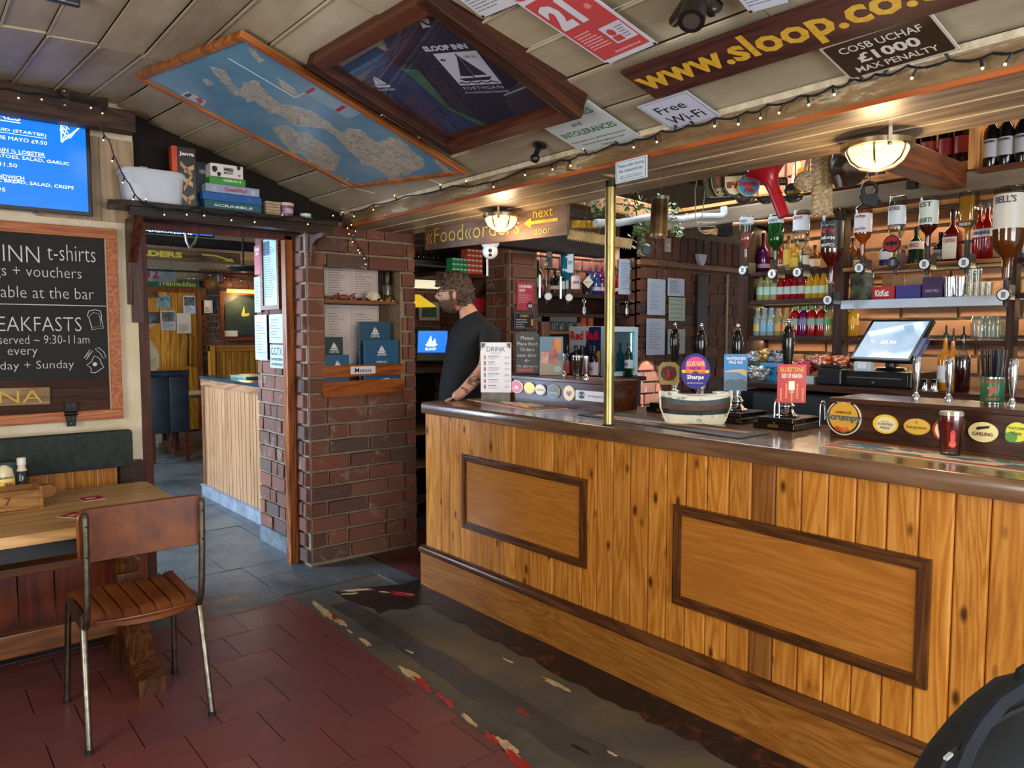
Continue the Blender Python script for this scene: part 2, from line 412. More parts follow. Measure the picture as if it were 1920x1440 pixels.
 # ---- walls
wallm=two('#c3a878','#dcc79c',3,.85,bump=.35,world=True,lo=.3,hi=.75)
def wallm_():
 n=NT('textured cream wall');v=n.coords((1,1,.25),True);f=n.noise(v,45,5,.6);f2=n.noise(n.coords((1,1,1),True),2.5,3)
 c=n.ramp(f2,[(.35,'#cdbd98'),(.65,'#e2d8c2')]);n.bump(f,.7,.012);return n.fin(c,.8)
wl=struct('wall_left',MB().box(-2.0,1.075,PW,PW+.19,0,3.0),wallm_())
dark=wood('#150c08','#24150d','#33201a','x',.6,rv=0)
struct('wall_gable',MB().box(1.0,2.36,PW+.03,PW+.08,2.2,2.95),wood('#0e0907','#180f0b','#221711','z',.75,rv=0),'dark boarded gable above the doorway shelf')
struct('wall_back_left',MB().box(-2.1,-2.0,-.6,4.8,0,3.05),wallm_())
for x0,x1 in((.60,.90),(.905,1.075)):
 part('cladding',MB().box(x0,x1,PW-.014,PW-.002,2.17,2.62),wood('#8a735a','#a58c6f','#b59c80','z',.5,rv=.1),wl)
dfm=wood('#2e1208','#4c2010','#662e15','z',.5,rv=.08)
df=struct('door_1',MB().box(1.075,1.13,PW-.005,4.83,0,2.19,b=.004),dfm,'varnished brown doorway frame')
part('jamb',MB().box(2.005,2.06,4.765,4.83,0,2.2,b=.004).box(2.055,2.083,4.785,4.85,0,2.2,b=.003),wood('#54250f','#8a4a22','#a86630','z',.3,rv=0),df)
part('lintel',MB().box(1.075,2.08,4.765,4.83,2.17,2.235,b=.004),dfm,df)
part('latch_plate',MB().box(1.129,1.133,4.70,4.76,1.02,1.12),flat('#9a9890',.3,1),df)
mort=MORT()
def holew(px0,py0,px1,py1):
 a=W(px0,py0,'y',PW);b=W(px1,py1,'y',PW);return a,b
PX0,PX1=2.083,2.905
h0=W(606,492,'y',PW);h1=W(752,738,'y',PW)
HX0,HX1,HZ1,HZ0=h0 .x,h1 .x,h0 .z-.01,W(615,735,'y',PW).z
pil=MB()
pil.box(PX0,HX0,PW,PW+.30,0,2.3);pil.box(HX1,PX1,PW,PW+.30,0,2.3);pil.box(HX0,HX1,PW,PW+.30,0,HZ0);pil.box(HX0,HX1,PW,PW+.30,HZ1,2.3);pil.box(HX0,HX1,PW+.16,PW+.30,HZ0,HZ1)
pill=struct('wall_pillar',pil,mort,'brick pillar with a recess for menus')
bricks(pill,(PX0-.005,PW,0.02),(1,0,0),(0,-1,0),PX1-PX0+.01,2.26,.30,.1035,holes=[(HX0-PX0+.005,HX1-PX0+.005,HZ0-.02,HZ1-.02)],seed=1)
bricks(pill,(PX0,PW+.17,0.02),(0,-1,0),(-1,0,0),.17,2.2,.30,.1035,seed=2)
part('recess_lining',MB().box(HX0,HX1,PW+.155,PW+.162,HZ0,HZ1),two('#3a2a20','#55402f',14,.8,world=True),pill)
st=struct('wall_passage',MB().box(2.10,2.5,4.83,5.49,0,2.4),mort)
bricks(st,(2.10,5.49,.12),(0,-1,0),(-1,0,0),.66,2.2,.24,.1035,seed=3)
part('baseboard',MB().box(2.075,2.1,4.86,5.50,0,.12),two('#4c5258','#6b7075',8,.5),st)
FW=4.48
FX=W(1192,560,'y',FW).x
wb=struct('wall_bar_end',MB().box(FX,7.2,FW,FW+.2,0,3.0).box(FX,FX+.06,FW,4.85,0,2.6),mort)
bricks(wb,(FX,FW,.8),(1,0,0),(0,-1,0),1.75,1.42,.27,.1035,seed=4)
for i in range(15):o=link('brick',brick_mesh()[i%4],wb);o.matrix_basis=Matrix(((.105,0,0,FX+.06+i*.12),(0,0,-.03,FW-.006),(0,.22,0,2.345),(0,0,0,1)))
bricks(wb,(FX,4.8,1.1),(0,-1,0),(-1,0,0),.32,1.15,.27,.1035,seed=5)
w2=struct('wall_bar_pillar',MB().box(3.70,3.98,4.5,4.8,0,3.0),mort)
bricks(w2,(3.70,4.5,1.05),(1,0,0),(0,-1,0),.28,1.28,.28,.1035,seed=6,dep=.04)
bricks(w2,(3.70,4.78,1.05),(0,-1,0),(-1,0,0),.28,1.28,.28,.1035,seed=7)
w3=struct('wall_recess',MB().box(3.98,5.6,4.82,4.9,0,3.0),mort)
bricks(w3,(3.98,4.82,1.9),(1,0,0),(0,-1,0),1.1,.42,.27,.1035,seed=8)
w4=struct('wall_staff',MB().box(2.5,4.6,5.75,5.9,0,3.0).box(3.9,4.0,4.8,5.8,0,3.0).box(2.5,2.56,4.92,5.8,0,3.0),mort)
bricks(w4,(2.9,5.75,1.0),(1,0,0),(0,-1,0),1.1,1.4,.27,.1035,seed=9)
bricks(w4,(3.9,5.75,1.1),(0,-1,0),(-1,0,0),1.0,1.3,.27,.1035,seed=19)
BW=4.62
w5=struct('wall_right',MB().box(BW,BW+.15,-.6,3.0,0,3.0).box(BW,7.2,2.98,3.02,2.45,3.0),mort)
bricks(w5,(BW,3.0,1.22),(0,-1,0),(-1,0,0),2.6,1.55,.30,.105,seed=10,dep=.04,most=200,tone=1)
struct('ceiling_bar',MB().box(2.9,7.3,-.6,5.9,2.98,3.03),two('#2a1e15','#3b2c20',5,.8))
# ---- floors
fl=struct('floor',MB().box(-2.2,7.3,-1.5,14,-.09,-.018),two('#2c2a29','#3c3836',8,.8,world=True))
def tilem():
 n=NT('quarry tile');v=n.coords(world=True);r=n.n('ShaderNodeObjectInfo').outputs['Random']
 f=n.noise(v,2.2,6,.6);f2=n.noise(v,26,5,.7);b=n.ramp(r,[(0,'#743a2e'),(.35,'#854334'),(.7,'#703d3e'),(1,'#914e3a')])
 c=n.mix(f,b,lin('#5a3a3c'));c=n.mix(n.math('MULTIPLY',f2,.3),c,lin('#2e1a18'));n.bump(f2,.15,.004)
 return n.fin(c,n.math('ADD',n.math('MULTIPLY',f,.3),.2))
def slatem(nm='slate',cs=('#33373b','#4a4e50','#5b5a55')):
 n=NT(nm);v=n.coords(world=True);f=n.noise(v,3,8,.62,.5);f2=n.noise(v,22,6,.7)
 c=n.ramp(f,[(.3,cs[0]),(.5,cs[1]),(.7,cs[2])]);c=rndv(n,c,.12);n.bump(n.math('ADD',f2,n.math('MULTIPLY',f,2)),.35,.012)
 return n.fin(c,n.math('ADD',n.math('MULTIPLY',f2,.35),.16))
tm=tilem();sm=slatem()
cnt=0;row=0;y=-.45
while y<4.2:
 x=-1.9+(.14 if row%2 else 0);lim=1.70+(y-2)*.03
 top=4.05 if True else 0
 while x<lim:
  x1=min(x+.285,lim);
  if x1-x>.04 and not(y>.6 and x1<-.9)and not(y<.4 and x1<-.3):
   part('tile',MB().box(x+.002,x1-.002,y+.002,y+.283,-.02,R.uniform(-.0012,.0012),b=0),tm,fl);cnt+=1
  x+=.285
 y+=.285;row+=1
flag=[(.0,4.16,1.1,4.9),(1.1,4.30,1.72,4.9),(1.72,4.22,2.35,4.62),(1.13,4.9,1.62,5.6),(1.62,4.9,2.08,5.4),(1.62,5.4,2.09,6.0),(1.0,5.6,1.62,6.4),(1.72,4.62,2.08,4.9),(2.35,3.95,2.5,4.62),(.3,4.9,1.13,5.6),(2.09,5.5,2.3,6.0)]
yy=6.0
while yy<13.5:
 xx=1.62 if yy<6.4 else.6+(yy*.37%.3)
 while xx<4.6:
  wd=.45+.25*((xx*7+yy*3)%1);flag.append((xx,yy,min(xx+wd,4.7),yy+.46));xx+=wd
 yy+=.46
for(x0,y0,x1,y1)in flag:
 part('flagstone',MB().box(x0+.003,x1-.003,y0+.003,y1-.003,-.02,R.uniform(-.003,.003)+.002),sm,fl)
for k,(x0,x1)in enumerate(((1.20,1.72),)):
 part('flagstone',MB().box(x0+.1,x1-.003,4.14,4.30,-.02,.001),sm,fl)
def wornm():
 n=NT('worn screed');v=n.coords(world=True);f=n.noise(v,1.6,8,.65,.4);f2=n.noise(v,30,6,.7)
 c=n.ramp(f,[(.32,'#353434'),(.45,'#4e4c49'),(.58,'#635a46'),(.7,'#73644c')]);c=n.mix(n.math('MULTIPLY',f2,.35),c,lin('#26241f'));n.bump(f2,.3,.006)
 return n.fin(c,n.math('ADD',n.math('MULTIPLY',f2,.3),.35))
ws=wornm()
def jag(pts,amp,step,seed):
 r=random.Random(seed);out=[]
 for i in range(len(pts)):
  a=Vector(pts[i]);b=Vector(pts[(i+1)%len(pts)]);d=b-a;n_=max(1,int(d.length/step));t=Vector((-d.y,d.x)).normalized()
  for k in range(n_):out.append(tuple(a+d*(k/n_)+t*r.uniform(-amp,amp)))
 return out
part('screed',MB().box(1.70,2.36,-.5,4.22,-.02,-.003),ws,fl)
part('screed',MB().prism(jag([(1.83,-.4),(2.02,-.4),(2.0,3.9),(1.86,3.9)],.012,.09,3),-.003,-.0015),slatem('concrete',('#2c3033','#3a3d3f','#494a48')),fl,label='narrow darker cement strip beside the red tiles')
bl_=two('#1b1716','#2a211e',7,.35,world=True)
def blackp():
 n=NT('black paint');v=n.coords(world=True);f=n.noise(v,11,8,.75,.6);c=n.ramp(f,[(.46,'#1a1716'),(.56,'#241b18'),(.6,'#5d2c18'),(.68,'#3a221a')]);return n.fin(c,.4)
part('paint_band',MB().prism(jag([(2.27,-.4),(2.52,-.4),(2.52,4.0),(2.30,3.9)],.018,.06,4),-.003,.0006),blackp(),fl,label='black painted band at the foot of the bar')
part('paint_band',MB().prism(jag([(2.02,3.62),(2.33,3.55),(2.36,3.95),(2.0,4.1)],.03,.07,8),-.003,.0009),bl_,fl)
red_=two('#8f1f22','#b22a2c',12,.3,world=True);bei=two('#a58a62','#c7ac82',14,.6,world=True)
def flakes(path,mats,n_,spread,seed,smin,smax):
 r=random.Random(seed)
 for k in range(n_):
  t=r.random()*(len(path)-1);i=int(t);a=Vector(path[i]);b=Vector(path[i+1]);p=a+(b-a)*(t-i);d=(b-a).normalized()
  L=r.uniform(smin,smax);wd=min(L*r.uniform(.15,.3),.022);m=17;pts=[]
  off=Vector((-d.y,d.x))*r.gauss(0,spread)
  for j in range(m):
   an=2*math.pi*j/m;q=d*math.cos(an)*L+Vector((-d.y,d.x))*math.sin(an)*wd;pts.append(tuple((p+off+q*r.uniform(.55,1.2))[:2]))
  part('paint_flake',MB().prism(pts,-.002,.0012+k*.00003),mats[k%len(mats)],fl)
edge=[(1.80,4.0),(1.79,3.6),(1.76,2.9),(1.745,2.45),(1.70,2.0),(1.70,1.4),(1.69,.6)]
flakes(edge,[bei,red_],30,.007,5,.03,.13)
flakes([(1.9,4.1),(2.2,3.95),(2.35,3.7)],[red_,bei],8,.03,6,.03,.10)
flakes([(1.85,3.3),(1.95,2.4),(1.98,1.6)],[red_,bei,bl_],5,.04,7,.02,.06)
flakes([(2.2,2.7),(2.23,2.0),(2.2,1.3)],[bei],6,.012,8,.02,.07)
mar=two('#4a2420','#5a302a',4,.3,world=True)
part('step',MB().box(2.80,3.7,3.95,4.27,-.02,.15,b=.01),mar,fl)
part('maroon_floor',MB().prism([(2.50,3.6),(2.62,3.6),(3.2,3.6),(3.2,5.75),(2.52,5.75),(2.52,4.60)],-.02,.003),mar,fl)
# ============================================================ THE BAR COUNTER
CT=1.14
pine=wood('#9c5c20','#b9772b','#cb9044','z',.3,1.5,.15,knots=13,bump=.12)
pine2=wood('#5d3414','#7a4a1e','#8e5c2a','z',.35,1,.1,knots=13)
ply=wood('#9a5f26','#a86a28','#b47833','y',.22,1.8,.03,bump=.04)
mould=wood('#38200f','#553218','#6e4424','y',.28,rv=.05)
mouldz=wood('#38200f','#553218','#6e4424','z',.28,rv=.05)
BX=2.495
bar=thing('bar_counter','long bar front of varnished knotty pine planks with two framed panels','bar counter',(2.7,1.7,0))
def P(n,mb,mt,label=None,smooth=None):return part(n,mb,mt,bar,smooth,label,world=True)
P('carcass',MB().box(2.53,2.62,-.4,3.84,.02,1.07).box(2.62,3.2,3.74,3.80,.02,1.07),flat('#2a1a10',.8))
pxs=[38,78,104,137,170,203,237,275,312,355,393,433,477,524,571,622,676,734,792,853,919,988,1060,1135,1217,1301,1390,1488,1590,1703,1817]
ysb=[W(780+x/1.684,773+.156*(x/1.684-20)+12,'x',BX).y for x in pxs]
ysb[0]=3.855;yy=ysb[-1]
while yy>-.2:yy-=.125;ysb.append(yy)
for i in range(len(ysb)-1):
 a,b=ysb[i+1]+.0012,ysb[i]-.0012
 mb=MB();c_=.006
 mb.prism([(BX+.02,a),(BX+.02,b),(BX+c_,b),(BX,b-c_),(BX,a+c_),(BX+c_,a)],.225,1.075)
 P('plank',mb,pine2 if i==22 else pine)
P('plank',MB().box(2.53,3.15,3.842,3.858,.225,1.075),pine)
for(y0,y1,z0,z1,nm)in((.935,1.942,.425,.848,'big'),(2.456,3.452,.443,.872,'small')):
 P('panel',MB().box(BX-.010,BX+.002,y0+.03,y1-.03,z0+.03,z1-.03),ply)
 for(dx,b0,b1)in((.016,.0,.018),(.022,.012,.030),(.014,.028,.042)):
  for q in('top','bot','l','r'):
   m=MB()
   if q=='top':m.prism([(y0+b0,z1-b0),(y1-b0,z1-b0),(y1-b1,z1-b1),(y0+b1,z1-b1)],0,dx,Matrix(((0,0,-1,BX),(1,0,0,0),(0,1,0,0),(0,0,0,1))))
   if q=='bot':m.prism([(y0+b0,z0+b0),(y1-b0,z0+b0),(y1-b1,z0+b1),(y0+b1,z0+b1)],0,dx,Matrix(((0,0,-1,BX),(1,0,0,0),(0,1,0,0),(0,0,0,1))))
   if q=='l':m.prism([(y0+b0,z0+b0),(y0+b0,z1-b0),(y0+b1,z1-b1),(y0+b1,z0+b1)],0,dx,Matrix(((0,0,-1,BX),(1,0,0,0),(0,1,0,0),(0,0,0,1))))
   if q=='r':m.prism([(y1-b0,z0+b0),(y1-b0,z1-b0),(y1-b1,z1-b1),(y1-b1,z0+b1)],0,dx,Matrix(((0,0,-1,BX),(1,0,0,0),(0,1,0,0),(0,0,0,1))))
   P('moulding',m,mould if q in('top','bot')else mouldz)
kick=wood('#7a4818','#8f5a22','#a36c30','y',.4,2.0,.04,bump=.2)
P('kick_board',MB().box(2.468,2.50,-.4,3.875,0,.215),kick)
P('rail',MB().prism([(2.50,.212),(2.452,.212),(2.448,.222),(2.458,.232),(2.462,.240),(2.478,.250),(2.50,.250)],-3.875,.4,Matrix(((1,0,0,0),(0,0,-1,0),(0,1,0,0),(0,0,0,1)))),mould)
def topm():
 n=NT('polished bar top');v=n.coords((1,.1,1),True);f=n.noise(v,16,6,.6,.5);f2=n.noise(n.coords((1,1,1),True),5,5,.6)
 c=n.ramp(f,[(.3,'#4a3222'),(.5,'#694a33'),(.7,'#7f5f44')]);n.bump(f,.05,.002)
 n.b.inputs['Coat Weight'].default_value=.4;n.b.inputs['Coat Roughness'].default_value=.12
 return n.fin(c,n.math('ADD',n.math('MULTIPLY',f2,.28),.12))
ct=MB();ct.prism([(2.475,-.4),(2.475,3.83),(2.49,3.85),(3.02,3.975),(3.28,3.975),(3.28,-.4)],1.072,CT)
ct.prism([(2.475,1.072),(2.464,1.074),(2.459,1.08),(2.459,1.128),(2.465,1.137),(2.475,1.14)],-3.84,.4,Matrix(((1,0,0,0),(0,0,-1,0),(0,1,0,0),(0,0,0,1))))
solo('bar_worktop',ct,topm(),'polished dark wood bar top running the length of the pine bar','bar top',smooth=40)
# ---- plinths on the counter
dk=wood('#2a1610','#3d2318','#523224','y',.28,.9,.03,bump=.05)
dk2=wood('#34190d','#4c2815','#5f361e','y',.25,.9,.03,bump=.05)
def plinth(nm,lab,x0,x1,y0,y1,z1,m,sl=0):
 t=thing(nm,lab,'tap box',(x0,(y0+y1)/2,CT));
 b=MB();b.box(x0,x1,y0,y1,CT+.001,z1-.022);part('body',b,m,t,world=True)
 part('lid',MB().box(x0-.008,x1+.008,y0-.006,y1+.006,z1-.022,z1,b=.004),m,t,world=True)
 return t
plR=plinth('tap_plinth','dark wood tap box bearing the cider and lager badges behind the full pint',2.93,3.20,.1,1.505,1.30,dk)
plF=plinth('tap_plinth','brown wood tap box with round beer badges and wifi plate beyond the brass pole',2.90,3.14,2.715,3.72,1.305,dk2)
def disc(px,py,rx,ry,X,name,label,cols,words=(),group=None,lug=None,shape=None):
 c=W(px,py,'x',X);e=W(px+rx,py,'x',X);f_=W(px,py-ry,'x',X);a=abs(e.y-c.y);b=abs(f_.z-c.z)
 M=frame(c,(0,-1,0),(0,0,1));t=thing(name,label,'badge',M=M,group=group)
 pts=shape or[(math.cos(k/24*2*math.pi),math.sin(k/24*2*math.pi))for k in range(24)]
 part('plate',MB().prism([(p[0]*a,p[1]*b)for p in pts],.0,.006),flat(cols[0],.3),t)
 for k,(col,sc,ox,oy)in enumerate(cols[1:]):
  part('roundel',MB().prism([(p[0]*a*sc+ox*a,p[1]*b*sc+oy*b)for p in pts],.006,.0066+k*.0005),flat(col,.3),t)
 for(s_,yy_,w_,h_,col,bo)in words:T(t,s_,0,yy_*b,w_*a,h_*b,flat(col,.4),z=.0085,bold=bo)
 return t,a,b
X1=2.93
t,a,b=disc(1583,783,33,33,X1-.001,'cider_badge','large round farmhouse cider badge on the tap box',['#e8ddc0',('#3a2c24',.93,0,0),('#dfa83a',.84,0,.04)],[('GOLD MEDAL CIDER',.86,.8,.10,'#e8ddc0',0),('FARMHOUSE',.30,.9,.14,'#4a2a14',.01),('Scrumpy',-.02,2.1,.5,'#55655e',.05),('',0,1,1,'#e8ddc0',0)],shape=None)
part('fruit',MB().ball((-.3*a,-.62*b,.008),(.2*a,.16*b,.003)).ball((.0,-.7*b,.008),(.22*a,.17*b,.003)).ball((.34*a,-.6*b,.008),(.2*a,.15*b,.003)),two('#b8281c','#e0a030',60,.4),t)
part('crest',MB().prism([(-.55*a,.72*b),(.55*a,.72*b),(.62*a,1.06*b),(-.62*a,1.06*b)],.002,.0065),flat('#3a2c24',.4),t)
disc(1661,795,24,18,X1-.001,'press_badge','oval yellow badge with red apples beside the farmhouse cider badge',['#f4d13a',('#f7ecc0',.8,.05,-.05)],[('WESTONS',.28,.6,.13,'#8a6a3a',0),('STOWFORD',.0,1.25,.26,'#7a5a2a',.01),('PRESS',-.38,.75,.24,'#7a5a2a',.01)])
t,a,b=disc(1720,800,25.5,15.5,X1-.001,'lager_badge','golden oval lager badge with script left of the full pint',['#c9a02e',('#f0c34a',.93,0,.03)],[('Staropramen',-.1,1.55,.5,'#6a4a14',.01),('S',.55,.2,.3,'#8a4a14',0)])
disc(1768,806,19,20,X1-.001,'cream_badge','pale badge with red edge half hidden behind the full pint',['#b82a2a',('#f0e2b0',.84,.1,0)])
t,a,b=disc(1844,810,28.5,19,X1-.001,'carling_badge','cream oval lager badge with a slanted dark bar right of the full pint',['#f4e3a0'],[('CARLING',-.18,1.35,.36,'#5a2420',.02)])
part('bar_mark',MB().prism([(-.45*a,.18*b),(.4*a,.42*b),(.45*a,.68*b),(-.4*a,.48*b)],.006,.0075),flat('#2a1c1c',.4),t)
disc(1908,812,24,20,X1-.001,'haze_badge','yellow and green oval cider badge furthest right on the tap box',['#2a5a2a',('#e5e03a',.92,.02,.1),('#5a9a3a',.5,-.45,-.4)],[('THATCHERS',.45,1.4,.25,'#2a4a1a',.01),('Haze',.0,.8,.36,'#2a4a1a',.01)])
X2=2.90
disc(970,725,11.5,12,X2-.001,'red_badge','round red beer badge nearest the drink menu on the tap box',['#f3e4d8',('#d8202a',.92,-.04,0),('#f0d0c8',.28,0,-.1)],[('MADRI',-.25,.9,.3,'#f7efe4',.02)])
disc(994,728,11,11.5,X2-.001,'yellow_badge','round bright yellow beer badge with brown foot',['#8a5a1a',('#f2da1c',.9,0,.12)],[])
disc(1015,731,10.5,11,X2-.001,'pale_badge','round pale beer badge between yellow badge and black badge',['#2a2028',('#ecd7ae',.88,-.12,.05)],[('PERONI',.0,1.2,.28,'#9a5a2a',.01)])
disc(1039,734,12,13,X2-.001,'stout_badge','round black stout badge with gold harp',['#c9b07a',('#121013',.93,0,0)],[('GUINNESS',-.2,1.5,.3,'#ece4cc',.02),('D',.45,.35,.5,'#d9a83a',.02)])
disc(1068,737,10.5,14.5,X2-.001,'fruit_badge','tall cream oval badge with red berries',['#e8d9b0',('#f4e6ae',.93,0,0),('#c8323a',.26,-.2,0),('#c8323a',.26,.25,.05),('#3a3a9a',.18,.05,-.2)])
c0=W(1081,730,'x',X2-.002);c1=W(1128,757,'x',X2-.002)
Mw=frame(((c0 .x),(c0 .y+c1 .y)/2-.02,(c0 .z+c1 .z)/2+.004),(0,-1,0),(0,0,1));t=thing('wifi_plate','white wifi password plate on the tap box beside the brass pole','sign',M=Mw)
ww=abs(c0 .y-c1 .y)+.05
part('plate',MB().box(-ww/2,ww/2,-.029,.026,0,.003),flat('#dfe3ea',.35),t)
part('roundel',MB().prism([(-.3*ww+.020*math.cos(k/16*6.283)*1.25,.020*math.sin(k/16*6.283))for k in range(16)],.003,.004),flat('#16171c',.4),t)
T(t,'Wi',-.36*ww,0,.02,.016,flat('#f0f2f5',.4),z=.0048,bold=.02);T(t,'Fi',-.23*ww,0,.016,.016,flat('#f0f2f5',.4),z=.0048,bold=.02)
T(t,'mrwhippy1234',.18*ww,-.002,.55*ww,.018,flat('#222630',.4),z=.0036,bold=.005)
# ---- beer taps
chrome=flat('#d5d8dc',.08,1,.0);brass=two('#85794a','#aea06c',14,.36,1,st=(1,1,.4),bump=.08)
black=flat('#0c0c0f',.12);blackm=flat('#141417',.45)
def beer_tap(px,py,lab,h=.17,z0=1.30,X=None):
 p=W(px,py,'z',z0);t=thing('beer_tap',lab,'beer tap',p,0,'chrome lager taps on the tap boxes')
 part('lever',MB().lathe([(.006,.025),(.008,.04),(.014,.09),(.0155,.13),(.014,h-.01),(.009,h)],12),chrome,t,40)
 part('collar',MB().lathe([(.015,0),(.015,.012),(.009,.02),(.009,.028)],12),chrome,t,40)
beer_tap(1717,748,'chrome beer tap between the full pint and cider badge');beer_tap(1778,752,'chrome beer tap standing right behind the full pint');beer_tap(1897,762,'chrome beer tap right of the green straw tin')
beer_tap(1099,712,'chrome beer tap beside the dark half pint glass',.13,1.305);beer_tap(1057,704,'chrome beer tap between the bottle photo card and dark pint',.13,1.305)
# ---- full pint of red ale
def pint(nm,lab,p,h,r,liq,foam,cat='glass'):
 t=thing(nm,lab,cat,p)
 pr=[(r*.72,0),(r*.74,.006),(r*.76,h*.2),(r*.84,h*.45),(r*1.02,h*.72),(r*1.05,h*.86),(r,h)]
 part('glass',MB().lathe(pr+[(q[0]-.0022,q[1]+(.008 if i_==0 else 0))for i_,q in list(enumerate(pr))[::-1]],24,cap=False).lathe([(r*.70,.001),(r*.72,.012)],24),glassm('#f3f6f6'),t,50)
 part('beer',MB().lathe([(q[0]-.0032,max(q[1],.014))for q in pr[:-1]]+[(r*.985-.003,h*.90)],24),liq,t,50)
 part('foam',MB().lathe([(r*.99-.003,h*.90),(r*.985-.003,h*.975),(r*.8,h*.985)],24),two(foam[0],foam[1],90,.7),t,50)
 return t
ale=glassm('#b0301a',.03,diff=.35)
pp=W(1781,853,'z',CT+.004);tp=pint('pint_glass','full pint glass of clear red ale standing on the bar towel',pp,.152,.0415,ale,('#c9bca0','#e4dcc6'))
Mp=Matrix.Translation((0,0,.06))@Matrix.Rotation(rad(-60),4,'Z')@Matrix.Rotation(rad(90),4,'X')@Matrix.Translation((0,0,.0345))
part('emblem',MB().prism([(.011*math.cos(k/18*6.283),.012*math.sin(k/18*6.283)-.018)for k in range(18)],0,.0012,Mp).prism([(-.006,-.01),(.006,-.01),(.0075,.02),(.004,.028),(-.004,.028),(-.0075,.02)],0,.0014,Mp),flat('#d8301a',.4),tp)
T(tp,'SA',0,-.02,.014,.008,flat('#f0803a',.4),z=.002,bold=.02,M=Mp)
stout=flat('#2e1a12',.1);pd=W(1083,703,'z',1.305);pd=Vector((pd.x*3.08/pd.x,pd.y*3.08/pd.x,1.306));pint('settling_pint','pint glass of settling brown stout on the far tap box',pd,.125,.036,two('#1d1210','#5d4130',3,.15,st=(1,1,6)),('#b9a184','#cbb698'))
# ---- drip mats / bar runners
def runner(nm,lab,q,cols,cat='bar mat',art=None):
 pts=[W(x,y,'z',CT+.0015)for x,y in q];t=thing(nm,lab,cat,(sum((p for p in pts),Vector())/4))
 cx=sum(p.x for p in pts)/4;cy=sum(p.y for p in pts)/4
 x0,x1=min(p.x for p in pts),max(p.x for p in pts);y0,y1=min(p.y for p in pts),max(p.y for p in pts)
 part('rubber_edge',MB().prism([(p.x,p.y)for p in pts],CT+.0005,CT+.0035),flat(cols[0],.7),t,world=True)
 def sc(k,z0,z1):return MB().prism([(cx+(p.x-cx)*k[0],cy+(p.y-cy)*k[1])for p in pts],z0,z1)
 part('print',sc((.93,.98),CT+.0035,CT+.0042),flat(cols[1],.6),t,world=True)
 return t,cx,cy,x0,x1,y0,y1,sc
waves=two('#2f6a7d','#dcc9a6',5,.6,lo=.49,hi=.53,st=(2.5,1,1))
t,cx,cy,x0,x1,y0,y1,sc=runner('bar_towel','red edged bar towel with blue waves under the full pint',[(1538,836),(1970,892),(1960,872),(1590,826)],['#d8c39a','#a54838']);part('picture',sc((.62,.9),CT+.0042,CT+.0048),waves,t,world=True)
t,cx,cy,x0,x1,y0,y1,sc=runner('bar_towel','red edged bar towel with blue waves at the far end by the drink menu',[(876,749),(1000,771),(1066,766),(945,745)],['#d8c39a','#a54838']);part('picture',sc((.62,.88),CT+.0042,CT+.0048),waves,t,world=True)
t,cx,cy,x0,x1,y0,y1,sc=runner('bar_runner','black bar runner with a tan stripe beside the little boat',[(1082,778),(1385,823),(1444,813),(1150,772)],['#15161b','#16171c'])
part('stripe',MB().box(x0+.155,x0+.205,y0+.07,y1-.07,CT+.0042,CT+.0048),flat('#b9824a',.6),t,world=True)
Mr=frame((x0+.11,2.28,CT+.0045),(0,-1,0),(1,0,0));Mr=frame((x0+.115,2.3,CT+.0045),(0,-1,0),(1,0,0))
lines(t,-.16,.16,[.014,0,-.014],.006,flat('#cdd2da',.5),z=0.0005,M=XF[t.name].inverted()@Mr,seed=3)
part('pin_line',MB().box(x0+.055,x0+.058,y0+.05,y1-.05,CT+.0042,CT+.0048).box(x0+.066,x0+.068,y0+.05,y1-.05,CT+.0042,CT+.0048),flat('#8a8f98',.6),t,world=True)
# ---- hand pumps
def pump(p,lab,topz,scale=1,rz=rad(-90)):
 t=thing('hand_pump',lab,'beer pump',p,rz,'hand pumps on the bar');s_=scale;H_=topz-p[2]
 part('base',MB().box(-.10,.10,-.11,.13,0.001,.028,b=.004).box(-.088,.088,-.098,.118,.028,.05,b=.004),flat('#17100d',.15),t)
 pr=[(.052,.05),(.054,.056),(.036,.066),(.028,.082),(.035,.092),(.035,.10),(.026,.108),(.022,.125),(.03,.15),(.022,.18),(.012,.19)]
 part('stand',MB().lathe(pr,20),chrome,t,50)
 h0=H_-.275
 part('handle',MB().lathe([(.010,h0-.09),(.012,h0),(.016,h0+.06),(.025,h0+.15),(.0275,h0+.185),(.024,h0+.215),(.014,h0+.245),(.009,h0+.25)],20),black,t,50)
 part('finial',MB().lathe([(.009,h0+.248),(.012,h0+.253),(.006,h0+.259),(.010,h0+.266),(.009,h0+.274),(.003,h0+.278)],14),chrome,t,50)
 part('maker_plate',MB().box(-.025,.025,-.112,-.110,.008,.022),flat('#a89058',.3,1),t)
 return t
p4=pump((3.06,1.775,CT),'hand pump in front of the tap box bearing the red rectangular clip',1.618)
p3=pump((3.10,2.06,CT),'hand pump bearing the blue coastal picture clip',1.60)
p2=pump((3.06,2.24,CT),'hand pump bearing the round pink and blue clip',1.604)
p1=pump((3.20,2.51,CT),'hand pump furthest along the bar with the red lobster clip',1.612)
